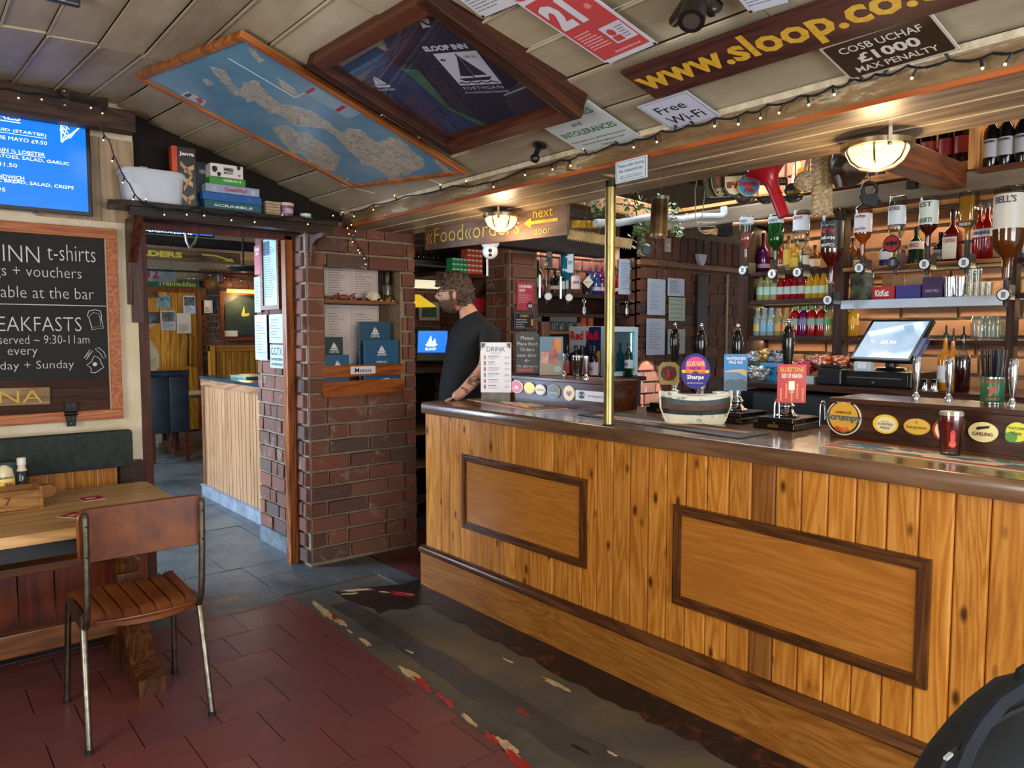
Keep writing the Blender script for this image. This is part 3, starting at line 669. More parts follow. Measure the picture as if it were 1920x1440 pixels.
def clip(par,nm,px,py,w_,h_,dep,cols,words,shape='rect',tilt=0):
 c=DP(px,py,dep);M=frame(c,(CR*.9+Vector((0,-1,0))*.35),(0,0,1))@Matrix.Rotation(tilt,4,'Z');Ml=XF[par.name].inverted()@M
 if shape=='rect':pts=[(-w_/2,-h_/2),(w_/2,-h_/2),(w_/2,h_/2),(-w_/2,h_/2)]
 elif shape=='oct':pts=[(-.36*w_,-h_/2),(.36*w_,-h_/2),(w_/2,-.25*h_),(w_/2,.3*h_),(.3*w_,h_/2),(-.3*w_,h_/2),(-w_/2,.3*h_),(-w_/2,-.25*h_)]
 else:pts=[(w_/2*math.cos(k/28*6.2832),h_/2*math.sin(k/28*6.2832))for k in range(28)]
 o=part(nm,MB().prism(pts,0,.006,Ml),flat(cols[0],.3),par,label=None)
 for(s_,x,y,ww_,hh_,col,bo)in words:T(o,s_,x,y,ww_,hh_,flat(col,.35),z=.0085,bold=bo,M=Ml)
 return o,Ml
o,Ml=clip(p4,'pump_clip',1484,719,.116,.164,3.20,['#b52222'],[('BLUESTONE',0,.06,.095,.02,'#d8a83a',.03),('RED OF HEAVEN',0,.033,.082,.020,'#f4e6d0',.02),('4.2%',0,-.036,.02,.008,'#f4e6d0',.01)])
mb=MB()
for k in range(5):mb.box(-.047+k*.022,-.039+k*.022,-.075+.01*(k%2),-.02+.02*((k*3)%2),.006,.0072,Ml,b=0)
part('artwork',mb,flat('#d8803a',.4),o);part('artwork',MB().box(-.012,.012,-.028,.01,.0074,.008,Ml),flat('#f0e4d4',.4),o)
o,Ml=clip(p3,'pump_clip',1379,698,.103,.168,3.44,['#3c86c4'],[('WHITESANDS',0,.064,.086,.013,'#eef4fa',.02),('PALE ALE',0,.047,.06,.013,'#eef4fa',.02)])
part('artwork',MB().prism([(-.049,.005),(-.01,.012),(.03,.016),(.049,.008),(.049,-.02),(.01,.0),(-.049,.0)],.006,.0068,Ml),flat('#c9b183',.5),o)
part('artwork',MB().prism([(-.049,-.0),(-.005,.0),(.049,-.035),(.049,-.08),(-.049,-.08)],.0062,.0074,Ml),flat('#5f88ae',.5),o)
part('artwork',MB().prism([(-.049,-.04),(-.02,-.03),(0,-.036),(.02,-.028),(.049,-.038),(.049,-.08),(-.049,-.08)],.0064,.008,Ml),flat('#51626e',.5),o)
o,Ml=clip(p2,'pump_clip',1304,696,.137,.170,3.55,['#2c2a86'],[('SOLAR WAVE',0,.036,.082,.024,'#f7d27a',.03),('HAZY IPA',0,.014,.05,.013,'#3a1a6a',.02),('Sharps',0,-.030,.078,.026,'#f2eee4',.03),('BREWED IN CORNWALL',0,-.056,.072,.007,'#d8d8ec',0)],'oval')
part('artwork',MB().prism([(.047*math.cos(k/24*6.283),.024+.046*math.sin(k/24*6.283))for k in range(24)],.006,.0068,Ml),flat('#d8408a',.4),o)
part('artwork',MB().prism([(-.062,-.008),(.062,-.008),(.064,.006),(-.064,.006)],.0062,.0072,Ml),flat('#e8c83a',.4),o)
part('artwork',MB().prism([(-.048,-.010),(.048,-.010),(.046,.008),(.02,.001),(0,.010),(-.02,.001),(-.046,.008)],.0064,.0076,Ml),flat('#e8702a',.4),o)
part('artwork',MB().prism([(-.062,-.012),(-.02,-.012),(0,.002),(.02,-.012),(.062,-.012),(.054,-.035),(-.054,-.035)],.0066,.008,Ml),flat('#2c2a86',.4),o)
o,Ml=clip(p1,'pump_clip',1254,700,.105,.114,3.80,['#b5a05a'],[],'oct')
part('artwork',MB().prism([(.040*math.cos(k/16*6.283),.038*math.sin(k/16*6.283))for k in range(16)],.006,.0066,Ml),flat('#1f3a22',.4),o)
mb=MB();mb.ball((0,-.005,.009),(.010,.028,.004),M=Ml)
for sg in(-1,1):
 mb.tube([Ml@Vector(q)for q in[(0,.005,.009),(sg*.018,.012,.009),(sg*.03,.03,.009)]],[.002,.004,.006],6)
 for k in range(4):mb.tube([Ml@Vector(q)for q in[(0,-.004-k*.007,.009),(sg*.016,-.001-k*.009,.009),(sg*.026,-.014-k*.008,.009)]],.0017,5)
part('lobster',mb,flat('#c01c24',.35),o)
for i_,(px,py,lab)in enumerate(((1452,775,'chrome swan neck spout left of the red clip pump'),(1538,778,'chrome swan neck spout right of the red clip pump'))):
 b_=DP(px,py,3.28);pts=[b_+Vector((0,0,-.05)),b_+Vector((0,0,.03))]+[b_+CR*(.010-.010*math.cos(a_))*(1 if True else 0)+Vector((0,0,.03+.03*math.sin(a_)))for a_ in(0.6,1.2,1.8,2.4,3.0)]+[b_+CR*.022+Vector((0,0,-.02))]
 solo('swan_neck_spout',MB().tube(pts,.0048,10),chrome,lab,'spout','swan neck spouts between the pumps',50)
 # ---- half model boat
bo=thing('model_boat','small weathered wooden boat model painted green, brown and cream on the bar','model boat',W(1305,797,'z',CT))
Mb=frame(W(1303,795,'z',CT)+Vector((0,0,.0)),CR*1.0+Vector((.1,-.1,0)),(0,0,1));Mb=XF[bo.name].inverted()@Mb
def hull(z0,z1,L,dep,n=16):
 mb=MB();vs=[];rows=7
 for i in range(n+1):
  u=-1+2*i/n;sheer=.018*u*u
  for j in range(rows):
   t_=j/(rows-1);zz=(.0+.135*t_)*1.0;half=(1-abs(u)**2.6)**.5 if abs(u)<1 else 0
   hx=L*(u*(.80+.20*min(1,t_*1.9+.1)));hd=dep*half*(.35+.65*math.sin(min(1,t_+.15)*math.pi/2))
   zt=max(0,zz+sheer*t_*1.3);vs.append((hx,zt,hd))
 return vs,n,rows
vs,n,rows=hull(0,.13,.165,.05)
def strip(j0,j1):
 v2=[];f2=[]
 for i in range(n+1):
  for j in range(j0,j1+1):v2 .append(vs[i*rows+j])
 k=j1-j0+1
 for i in range(n):
  for j in range(k-1):f2 .append((i*k+j,(i+1)*k+j,(i+1)*k+j+1,i*k+j+1))
 o_=len(v2);v2+=[(q[0],q[1],-.0)for q in v2[:o_]]
 return MB().add(v2,f2,Mb)
crm=two('#8a7a58','#d8d2b8',26,.6,lo=.36,hi=.46)
part('keel_strake',strip(0,2),crm,bo,60);part('lower_strake',strip(2,3),two('#17211f','#2e3a38',20,.5),bo,60)
part('middle_strake',strip(3,4),two('#3a1f14','#5d3826',20,.5),bo,60);part('upper_strake',strip(4,5),two('#20302f','#3c4f4e',20,.5,lo=.3,hi=.7),bo,60);part('gunwale',strip(5,6),crm,bo,60)
part('backing',MB().prism([(-.165,.14),(-.15,.03),(-.12,.0),(.12,.0),(.15,.03),(.165,.14)],-.012,.0,Mb),crm,bo)
deck=MB();top=[(vs[i*rows+rows-1][0],vs[i*rows+rows-1][2])for i in range(n+1)]
deck.prism([(x,z)for x,z in top]+[(.165,-.01),(-.165,-.01)],-.136,-.128,Mb@Matrix.Rotation(rad(90),4,'X'));part('deck',deck,flat('#b9c3c6',.5),bo)
for sg in(-1,1):part('foredeck',MB().prism([(sg*.16,0),(sg*.09,.028),(sg*.08,-.005)],-.152,-.136,Mb@Matrix.Rotation(rad(90),4,'X')),flat('#d2dadc',.5),bo)
part('stem_post',MB().tube([Mb@Vector(q)for q in((-.167,.155,.003),(-.16,.08,.003),(-.135,.015,.003),(-.10,.0,.01))],.006,8).tube([Mb@Vector(q)for q in((.167,.155,.003),(.16,.08,.003),(.135,.015,.003),(.10,.0,.01))],.006,8),crm,bo,60)
# ---- brass pole
pt=thing('brass_pole','tall brass pole rising from the bar edge to a timber bracket','pole',(2.505,2.335,CT))
part('pole',MB().lathe([(.0235,.004),(.0235,1.09)],24),brass,pt,40)
part('collar',MB().lathe([(.0245,1.07),(.0245,1.10)],20).lathe([(.028,0.001),(.026,.006)],24),flat('#2a2118',.4,.6),pt,40)
solo('timber_bracket',MB().bar((2.33,2.43,2.305),(2.56,2.29,2.262),.055,.05,b=.004),wood('#5a4630','#8a7352','#a08a68','x',.6),'rough timber bracket block on top of the brass pole','bracket')
# ---- drink menu stand
Md=frame(DP(930,689,4.56),CR+Vector((0,-.25,0)),(0,0,1))
t=thing('drink_menu','white drink specials menu sheet standing at the far end of the bar','menu',M=Md)
wD=.19;hD=.305
part('sheet',MB().box(-wD/2,wD/2,-hD/2,hD/2,0,.002),flat('#dfe2ee',.35),t);part('base',MB().box(-wD/2+.005,wD/2-.005,-hD/2-.056,-hD/2,-.03,.012,b=.003),two('#55504a','#77706a',20,.5),t)
T(t,'DRINK',0,.112,.115,.03,flat('#2a3142',.4),bold=.0,z=.0026);T(t,'SPECIALS',0,.088,.06,.007,flat('#2a3142',.4),z=.0026)
for k,(c_,pr_)in enumerate((('#c98a3a','£5'),('#6a7a5a','£8.50'),('#c0563a','£7.70'),('#7a8a5a','£8.50'),('#c8606a','£11.50'),('#a05030','£4.70'))):
 yk=.062-k*.036;T(t,pr_,.068,yk,.028,.011,flat('#a04048' if k%2==0 else '#3a4050',.4),z=.0026)
 part('drink_icon',MB().box(-.075,-.063,yk-.013,yk+.012,.002,.0026),flat(c_,.4),t)
 lines(t,-.047,.024,[yk+.007],.005,flat('#a04048' if k%2==0 else '#3a4050',.4),z=.002,seed=k+20)
 lines(t,-.047,.02,[yk-.003,yk-.010],.002,flat('#70757f',.5),z=.002,seed=k)
for sx_ in(-1,1):part('leaf_print',MB().prism([(sx_*.09,.15),(sx_*.06,.145),(sx_*.072,.135),(sx_*.064,.125),(sx_*.08,.125),(sx_*.084,.11),(sx_*.092,.13)],.002,.0026),flat('#56685a',.5),t)
# ============================================================ TABLE, CHAIR, BENCH, TV WALL
tblm=wood('#9a7244','#c0975f','#d4ae78','x',.38,.8,0,knots=2.2,rnd=False)
TZ=.77
t=thing('pub_table','long pale wooden pub table against the bench with turned pedestal leg','table',(.2,3.87,0))
part('tabletop',MB().prism([(-1.4,3.44),(.98,3.44),(1.01,3.47),(1.01,4.27),(.98,4.30),(-1.4,4.30)],TZ-.045,TZ),tblm,t,world=True)
part('apron',MB().box(-1.3,.9,3.50,3.52,TZ-.12,TZ-.045).box(.88,.9,3.52,4.2,TZ-.12,TZ-.045),flat('#12151a',.6),t,world=True)
dw=wood('#2c170b','#4a2a14','#5e3a1f','z',.35)
lx=.80
lg=MB().cbox((lx,3.82,.335),(.10,.11,.22),b=.006).lathe([(.045,.44),(.058,.46),(.06,.49),(.035,.51),(.032,.55),(.05,.60),(.055,.64),(.045,.66)],18,Matrix.Translation((lx,3.82,0)))
part('pedestal_leg',lg,dw,t,45,world=True)
part('foot',MB().prism([(3.40,0),(4.24,0),(4.24,.07),(4.1,.10),(3.95,.23),(3.69,.23),(3.54,.10),(3.40,.07)],lx-.055,lx+.055,Matrix(((0,0,1,0),(1,0,0,0),(0,1,0,0),(0,0,0,1)))),dw,t,world=True)
part('wedge_peg',MB().cbox((lx+.03,3.74,.27),(.06,.05,.08),b=.004),dw,t,world=True)
part('stretcher',MB().box(-1.4,lx,3.79,3.85,.16,.26,b=.006),wood('#3a1f0e','#5c3618','#704824','x',.35),t,world=True)
cb=thing('condiment_box','old wooden brick mould box numbered 7 holding sauces on the table','box',(.40,4.0,TZ))
MC=XF[cb.name].inverted()@frame((.38,3.95,TZ),(1,.03,0),(0,0,1))
bw_=wood('#6a431c','#94652f','#ab7c42','x',.45,rnd=False)
part('side_board',MB().box(-.5,.10,.003,.085,.0,.014,MC),bw_,cb);part('side_board',MB().box(-.5,.10,.003,.085,-.17,-.156,MC),bw_,cb)
part('end_board',MB().box(.10,.113,.0,.10,-.19,.02,MC,b=.002),bw_,cb);part('bottom',MB().box(-.5,.10,.0,.008,-.16,0,MC),bw_,cb)
part('handle',MB().prism([(.113,.03),(.16,.03),(.18,.05),(.175,.075),(.15,.088),(.113,.085)],-.10,-.06,MC),bw_,cb)
T(cb,'7',-.02,.045,.03,.038,flat('#5a2c1c',.6),z=.0145,bold=.02,M=MC)
def at(px,py,z):return W(px,py,'z',z)
mq=Matrix.Rotation(rad(-12),4,'Z')
pm=at(10,938,TZ+.012);t=thing('mayonnaise_bottle','squeezy mayonnaise bottle with yellow label in the condiment box','sauce bottle',pm,rad(10))
part('bottle',MB().lathe([(.022,0),(.036,.012),(.042,.06),(.041,.10),(.034,.145),(.012,.165)],24,sy=.6),flat('#ddd3a6',.25),t,60)
part('label',MB().lathe([(.0405,.03),(.0432,.06),(.0425,.095),(.0405,.115)],24,sy=.62,cap=False),two('#e8b21c','#e8dca0',10,.4,st=(.1,.1,1.2),lo=.45,hi=.55),t,60)
T(t,"HELLMANN'S",0,.108,.06,.010,flat('#1c2448',.4),z=.0285,bold=.02,M=BOTM);T(t,'REAL',.01,.078,.035,.013,flat('#2a2a2a',.4),z=.0292,bold=.03,M=BOTM)
pk=at(43,932,TZ+.012);t=thing('ketchup_bottle','part used glass ketchup bottle with white cap in the condiment box','sauce bottle',pk,rad(20))
part('glass',MB().lathe([(.026,0),(.029,.01),(.029,.09),(.022,.125),(.0155,.14),(.0155,.16)],20),glassm('#dfe8ea'),t,50)
part('ketchup',MB().lathe([(.025,.003),(.0275,.012),(.0275,.062)],20),flat('#8e0f10',.15),t,50)
part('cap',MB().lathe([(.019,.156),(.019,.186),(.016,.19)],20),flat('#e2e0d8',.4),t,50)
part('neck_label',MB().lathe([(.0225,.127),(.0165,.144),(.0163,.155)],20,cap=False),flat('#d8cdb0',.5),t,50);part('label',MB().lathe([(.0297,.012),(.0297,.045)],20,cap=False),two('#b81c1c','#e4dfd0',18,.4,lo=.48,hi=.52),t,50)
solo('menu_holder',MB().box(.0,.47,4.28,4.31,TZ+.002,TZ+.17),flat('#28363c',.5),'dark slate menu board standing behind the sauces','menu')
for k,(q,lab)in enumerate((([(143,936),(190,928),(200,936),(152,943)],'red drinks coaster lying flat beyond the chair back'),([(112,969),(143,955),(165,962),(150,969)],'red drinks coaster half hidden behind the chair back'))):
 c_=at(172,935,TZ)if k==0 else at(140,966,TZ);t=thing('coaster',lab,'coaster',c_+Vector((0,0,.0)),rad((8,40)[k]),'red coasters on the pub table')
 part('card',MB().box(-.047,.047,-.047,.047,.0005,.0022),flat('#d8cfc4',.6),t);part('print',MB().box(-.0455,.0455,-.0455,.0455,.0022,.0026),flat('#a81a28',.5),t)
 lines(t,-.028,.028,[.01,0,-.01],.006,flat('#e8c8c4',.5),z=.0026,seed=k)
gc=two('#16201f','#28332f',30,.8,bump=.3)
b_=thing('wall_bench','pine boarded wall bench with dark green padded back rest','bench',(0,4.4,0))
a0=W(0,812,'y',4.47).z;
mbc=MB().box(-1.6,.985,4.43,4.50,.835,1.035,b=.018);part('back_cushion',mbc,gc,b_,40,world=True)
orp=wood('#8f4f16','#bb7626','#d4953e','z',.3,1,.12,knots=13)
x=-1.4
while x<.92:
 x1=min(x+.117,.925);part('plank',MB().box(x+.004,x1-.003,4.54,4.555,.40,.90),orp,b_,world=True);part('bead',MB().box(x-.002,x+.004,4.538,4.553,.40,.90),flat('#d8a878',.5),b_,world=True);x+=.117
part('end_block',MB().box(.93,1.06,4.50,4.60,.05,.845,b=.004),wood('#1e1009','#331c10','#432818','z',.5),b_,world=True)
part('back_board',MB().box(-1.6,.93,4.556,4.60,.2,1.0),flat('#2a1a10',.7),b_,world=True)
part('seat',MB().box(-1.6,.98,4.12,4.54,.42,.46,b=.004),wood('#3a1a0c','#5a2f16','#6e4020','x',.4),b_,world=True)
x=-1.4
while x<.95:
 x1=min(x+.15,.97);part('front_plank',MB().box(x+.003,x1-.003,4.14,4.155,.03,.42),wood('#3e170a','#5a2410','#6c3018','z',.35,rv=.1),b_,world=True);x+=.15
 # ---- chair
leather=two('#452010','#824619',7,.34,lo=.3,hi=.75,bump=.05,rnd=False)
steel=two('#6b675e','#8f8a7e',30,.38,1)
ch=thing('dining_chair','tan leather school style chair with grey tubular steel frame','chair',(.716,3.31,0))
mb=MB();vs=[];nx,ny=84,10
for j in range(ny+1):
 v_=j/ny;yy=3.16+(3.60-3.16)*v_;hw=.205+.012*v_
 for i in range(nx+1):
  u=-1+2*i/nx;xx=.735+hw*u;bow=-.05*(1-u*u)*(1-v_)**2*1.0
  rib=.012*min(1,abs(math.sin((u+1)*math.pi*3.5))*2.2)-.004 if.06<v_<.93 else 0
  e=min(1,(1-abs(u))*9,v_*7+.0,(1-v_)*7);e=max(e,0)
  vs.append((xx,yy+bow,.455+.022*(e**.5)+rib*(e**.5)+.012*u*u-.006))
fs=[(j*(nx+1)+i,j*(nx+1)+i+1,(j+1)*(nx+1)+i+1,(j+1)*(nx+1)+i)for j in range(ny)for i in range(nx)]
o_=len(vs);vs+=[(x,y,z-.018 if True else 0)for x,y,z in vs];fs+=[tuple(q+o_ for q in f)[::-1]for f in fs]
bd=[i for i in range(nx+1)]+[j*(nx+1)+nx for j in range(1,ny+1)]+[ny*(nx+1)+i for i in range(nx-1,-1,-1)]+[j*(nx+1)for j in range(ny-1,0,-1)]
fs+=[(bd[k],bd[k-1],bd[k-1]+o_,bd[k]+o_)for k in range(len(bd))]
part('seat',mb.add(vs,fs),leather,ch,35,world=True)
part('piping',MB().tube([(.735+(.207)*math.sin(a),3.16-.05*(math.cos(a)),.462)for a in[rad(x)for x in range(-80,81,10)]],.0045,6),leather,ch,60,world=True)
mb=MB();vs=[];n1=24;pts=[]
def rrect(w_,h_,r_,n_=6):
 out=[]
 for(cx_,cy_,a_)in((w_/2-r_,h_/2-r_,0),(-w_/2+r_,h_/2-r_,90),(-w_/2+r_,-h_/2+r_,180),(w_/2-r_,-h_/2+r_,270)):
  for k in range(n_+1):an=rad(a_+90*k/n_);out.append((cx_+r_*math.cos(an),cy_+r_*math.sin(an)))
 return out
rr=rrect(.456,.205,.035);rings=[]
for(sc_,dy)in((.97,-.010),(1,-.004),(1,.006),(.97,.012)):
 rings.append([(.715+px_*sc_,3.098+dy+.045*(1-(px_/.228)**2)*.9-.0,.808+py_*sc_)for px_,py_ in rr])
for rg in rings:vs+=rg
k_=len(rr);fs=[(a*k_+i,a*k_+(i+1)%k_,(a+1)*k_+(i+1)%k_,(a+1)*k_+i)for a in range(3)for i in range(k_)]
def cap(idx,rev):
 top=idx[:len(idx)//2];bot=idx[len(idx)//2:][::-1];out=[]
 for i in range(len(top)-1):out.append((top[i],top[i+1],bot[i+1],bot[i]))
 return[f[::-1]for f in out]if rev else out
fs+=cap(list(range(k_)),False)+cap([3*k_+i for i in range(k_)],True)
part('backrest',mb.add(vs,fs),leather,ch,35,world=True)
fr0=wood
for sg in(-1,1):
 cx_=.716+sg*.205
 part('back_upright',MB().tube([(cx_-sg*.0,3.060,.89),(cx_,3.07,.70),(cx_,3.085,.56),(cx_,3.10,.50),(cx_,3.13,.455),(cx_,3.18,.44),(cx_,3.42,.44)],.0125,12),steel,ch,60,world=True)
 part('plug',MB().ball((cx_,3.060,.892),.0126,10),flat('#2a2a28',.6),ch,60,world=True)
 for zz in(.855,.74):part('bolt',MB().ball((cx_,3.052+(.9-zz)*.05,zz),.0065,8),flat('#22201c',.5,.5),ch,60,world=True)
 fx=.716+sg*.222
 L_=[(fx,3.058,.012),(cx_+sg*.006,3.145,.44),(cx_,3.165,.462),(cx_,3.20,.47)]
 part('leg',MB().tube(L_,.0125,12),steel,ch,60,world=True)
 part('leg',MB().tube([(cx_,3.20,.47),(cx_,3.46,.465),(cx_,3.50,.45),(.716+sg*.215,3.56,.012)],.0125,12),steel,ch,60,world=True)
 part('foot_cap',MB().lathe([(.0145,0),(.0145,.02)],12,Matrix.Translation((fx,3.057,0))).lathe([(.0145,0),(.0145,.02)],12,Matrix.Translation((.716+sg*.215,3.56,0))),flat('#15110e',.6),ch,60,world=True)
part('cross_tube',MB().tube([(.511,3.24,.44),(.92,3.24,.44)],.010,10).tube([(.511,3.47,.44),(.92,3.47,.44)],.010,10),steel,ch,60,world=True)
# ---- backpack in the corner, on a seat just below the camera
bp=thing('backpack','black and navy rucksack resting in the near corner by the bar','backpack',(1.52,.38,.5))
def blob(c,r,ex,seed,amp=.1,n=3):
 bm=bmesh.new();bmesh.ops.create_icosphere(bm,subdivisions=4,radius=1)
 for q in bm.verts:
  p=q.co.copy();d=1+amp*noise.noise(p*2.3+Vector((seed,0,0)))+amp*.4*noise.noise(p*6+Vector((seed,3,0)))
  q.co=Vector(tuple(math.copysign(abs(p[i])**ex,p[i])*r[i]*d for i in range(3)))+Vector(c)
 bm.verts.index_update();m=MB().add([q.co[:]for q in bm.verts],[[q.index for q in f.verts]for f in bm.faces]);bm.free();return m
nyl=two('#07090b','#0e1215',20,.9,bump=.25);nav=two('#070a14','#0d1220',25,.9,bump=.25);tealm=two('#0b151b','#13222b',18,.85,bump=.4)
d_=1.28
def L2(px,py,d=d_):return DP(px,py,d)
cb_=L2(1905,1440,1.40);
mb=MB();vs=[]
prof=[((1672,1470),.05),((1705,1415),.07),((1760,1372),.10),((1810,1340),.12),((1860,1305),.13),((1900,1262),.12),((1960,1235),.10),((2040,1220),.08)]
pts=[L2(q[0][0]+45,q[0][1]+75,1.36)for q in prof]
part('body',MB().tube([p+Vector((0,0,-.02))for p in pts],[q[1]*.78 for q in prof],20),nyl,bp,70,world=True)
part('side_panel',MB().tube([L2(q[0][0]+120,q[0][1]+150,1.34)for q in prof],[q[1]*.95 for q in prof],20),tealm,bp,70,world=True)
def strap(px,w_,dep,mt,nm):
 mb=MB();P_=[L2(x,y,dep)for x,y in px];vs=[]
 for i,p in enumerate(P_):
  t_=(P_[min(i+1,len(P_)-1)]-P_[max(i-1,0)]).normalized();s_=t_.cross(CF).normalized();up=-CF
  for(a,b)in((-1,0),(-.8,1),(.8,1),(1,0),(0,-1)):vs.append(p+s_*a*w_+up*b*.006)
 n=len(P_);fs=[(i*5+k,i*5+(k+1)%5,(i+1)*5+(k+1)%5,(i+1)*5+k)for i in range(n-1)for k in range(5)]
 part(nm,mb.add([tuple(v)for v in vs],fs),mt,bp,60,world=True)
strap([(1790,1480),(1802,1440),(1818,1400),(1845,1355),(1880,1315),(1925,1285),(1960,1270)],.012,1.14,nav,'shoulder_strap')
strap([(1905,1275),(1912,1258),(1930,1247),(1960,1243)],.007,1.17,nyl,'grab_handle')
strap([(1742,1480),(1775,1410),(1830,1372),(1890,1335),(1945,1312)],.004,1.15,nyl,'piping')
part('reflective_tab',MB().cbox(L2(1778,1418,1.13),(.022,.006,.004)),flat('#aab0b6',.3),bp,world=True)
# ---- TV and beam
scr=NT('lit screen');scr.b.inputs['Emission Color'].default_value=lin('#0f6fe0');scr.b.inputs['Emission Strength'].default_value=.85;scr=scr.fin(lin('#0a2a50'),.15)
tvM=frame((.30,4.52,2.44),(1,0,0),(0,0,1));tv=thing('television','wall television showing a blue specials menu','television',M=tvM)
TW,TH=1.10,.56;tx1=.848-.30;cx_=tx1-TW/2
part('casing',MB().box(tx1-TW,tx1,-.262,.29,-.05,0,b=.004),flat('#0b0b0d',.25),tv)
part('screen',MB().box(tx1-TW+.012,tx1-.022,-.24,.28,.0,.002),scr,tv)
part('sensor',MB().box(.28,.30,-.27,-.262,-.03,-.005),flat('#0b0b0d',.25),tv)
wl_=emit('#e8f0ff',.9)
def tvt(s_,xr_px,y_px,w_=None,ul=False,h_=.0185):
 p=tvM.inverted()@W(xr_px,y_px,'y',4.52);hh=h_
 n_=len(s_);ww_=n_*h_*.89;T(tv,s_,p.x,p.y,ww_,hh,wl_,z=.003,al='RIGHT',bold=.0)
 if ul:part('underline',MB().box(p.x-ww_,p.x,p.y-hh*.78,p.y-hh*.68,.0022,.003),wl_,tv)
tvt('SPECIALS',38,221,ul=True,h_=.036);tvt('SQUID (STARTER)',87,255,ul=True);tvt('WITH LIME MAYO £9.50',88,269)
tvt('PORTHGAIN ½ LOBSTER',84,291,ul=True);tvt('WITH POTATOES, SALAD, GARLIC',130,308);tvt('BUTTER £31.50',33,310.5,h_=.026)if False else tvt('£31.50',32,311)
tvt('CRAB SANDWICH',45,335,ul=True);tvt('WHOLEMEAL BREAD, SALAD, CRISPS',138,353);tvt('£14.95',10,356)
mb=MB()
for k in range(7):
 q=[tvM.inverted()@W(160-k*1.5,226+k*2,'y',4.52),tvM.inverted()@W(145-k*3,244+k*2,'y',4.52),tvM.inverted()@W(130-k*2+6*math.sin(k),256+k*2,'y',4.52),tvM.inverted()@W(118+8*math.sin(k*2),250-k*3,'y',4.52),tvM.inverted()@W(112+k*3,238+6*math.cos(k*2),'y',4.52)]
 mb.tube([(v.x,v.y,.004)for v in q],.0022,5)
part('squid_drawing',mb,emit('#bfe6ff',.9),tv)
brw=wood('#241610','#3a261c','#4e382a','x',.55,rv=0,rnd=False)
bb=thing('ceiling_beam','heavy dark brown beam bolted across the top of the television','beam',(.2,4.44,2.64))
part('beam',MB().box(-1.9,1.045,4.40,4.50,2.625,2.735,b=.006),brw,bb,world=True);part('upper_beam',MB().box(-1.9,.93,4.47,4.58,2.70,2.80,b=.005),brw,bb,world=True)
part('strap_plate',MB().box(.70,.735,4.395,4.40,2.69,2.80),flat('#3a2a22',.5,.4),bb,world=True)
for zz in(2.705,2.775):part('bolt_head',MB().ball((.717,4.392,zz),(.011,.007,.011)),flat('#8a8682',.35,1),bb,60,world=True)
# ---- chalkboard
cbM=frame((.25,4.605,1.60),(1,0,0),(0,0,1));cbd=thing('chalkboard','large wood framed chalkboard of t-shirts and breakfasts under the television','chalkboard',M=cbM)
X1_,Z1_,Z0_=.972-.25,2.128-1.60,1.085-1.60
cf=wood('#7a3c18','#a65c2c','#c07a42','z',.4,1.5,0,rnd=False);cfx=wood('#7a3c18','#a65c2c','#c07a42','x',.4,1.5,0,rnd=False)
B_=.055
for(nm,q,mt)in(('frame_rail',(-1.3,X1_,Z1_-B_,Z1_),cfx),('frame_rail',(-1.3,X1_,Z0_,Z0_+B_),cfx),('frame_stile',(X1_-B_,X1_,Z0_+B_,Z1_-B_),cf)):
 part(nm,MB().box(q[0],q[1],q[2],q[3],0,.03,b=.004),mt,cbd)
part('frame_liner',MB().box(X1_-B_-.008,X1_-B_,Z0_+B_,Z1_-B_,0,.022),flat('#b08e6c',.5),cbd)
part('blackboard',MB().box(-1.25,X1_-B_-.008,1.315-1.60,Z1_-B_,0,.012),two('#0b0d0e','#151818',4,.75),cbd);part('lower_board',MB().box(-1.25,X1_-B_-.008,Z0_+B_,1.315-1.60,0,.014),wood('#26130c','#3a2015','#4a2c1e','x',.7),cbd)
chk=flat('#cfd4d8',.8);part('chalk_line',MB().box(-1.2,X1_-B_-.01,W(100,572,'y',4.6).z-1.602,W(100,572,'y',4.6).z-1.598,.012,.0135),chk,cbd)
def chalk(par,Mf,s_,x0,y0,x1,y1,hgt,mt=None,yplane=4.6,bold=-.014):
 a=Mf.inverted()@W(x0,y0,'y',yplane);b=Mf.inverted()@W(x1,y1,'y',yplane);T(par,s_,(a.x+b.x)/2,(a.y+b.y)/2,b.x-a.x,hgt,mt or chk,z=.0138,bold=bold)
chalk(cbd,cbM,'SLOOP INN',-150,472,73,472,.085);chalk(cbd,cbM,'t-shirts',88,475,178,475,.085)
chalk(cbd,cbM,'Mugs + vouchers',-50,512,152,512,.075);chalk(cbd,cbM,'Available at the bar',-65,548,175,548,.06)
chalk(cbd,cbM,'BREAKFASTS',-50,609,152,606,.075);chalk(cbd,cbM,'served ~ 9:30-11am',-3,636,167,637,.045);chalk(cbd,cbM,'every',14,664,70,661,.045);chalk(cbd,cbM,'Saturday + Sunday',-60,688,138,686,.055)
def loop(par,Mf,pts,r,mt,yplane=4.6,closed=True,z=.0142):
 q=[Mf.inverted()@W(x,y,'y',yplane)for x,y in pts];part('chalk_drawing',MB().tube([(v.x,v.y,z)for v in q],r,5,closed=closed),mt,par)
loop(cbd,cbM,[(163,592),(166,583),(178,581),(187,583),(190,592),(189,596),(193,615),(172,618),(167,598)],.002,chk)
loop(cbd,cbM,[(166,594),(174,586),(184,588),(187,596),(188,612),(172,614)],.0012,chk)
loop(cbd,cbM,[(162,684),(170,679),(176,667),(186,672),(190,682),(194,688),(186,694),(178,699),(170,698),(170,690)],.002,chk)
part('chalk_drawing',MB().ball(cbM.inverted()@W(178,683,'y',4.59),(.011,.011,.002)),chk,cbd)
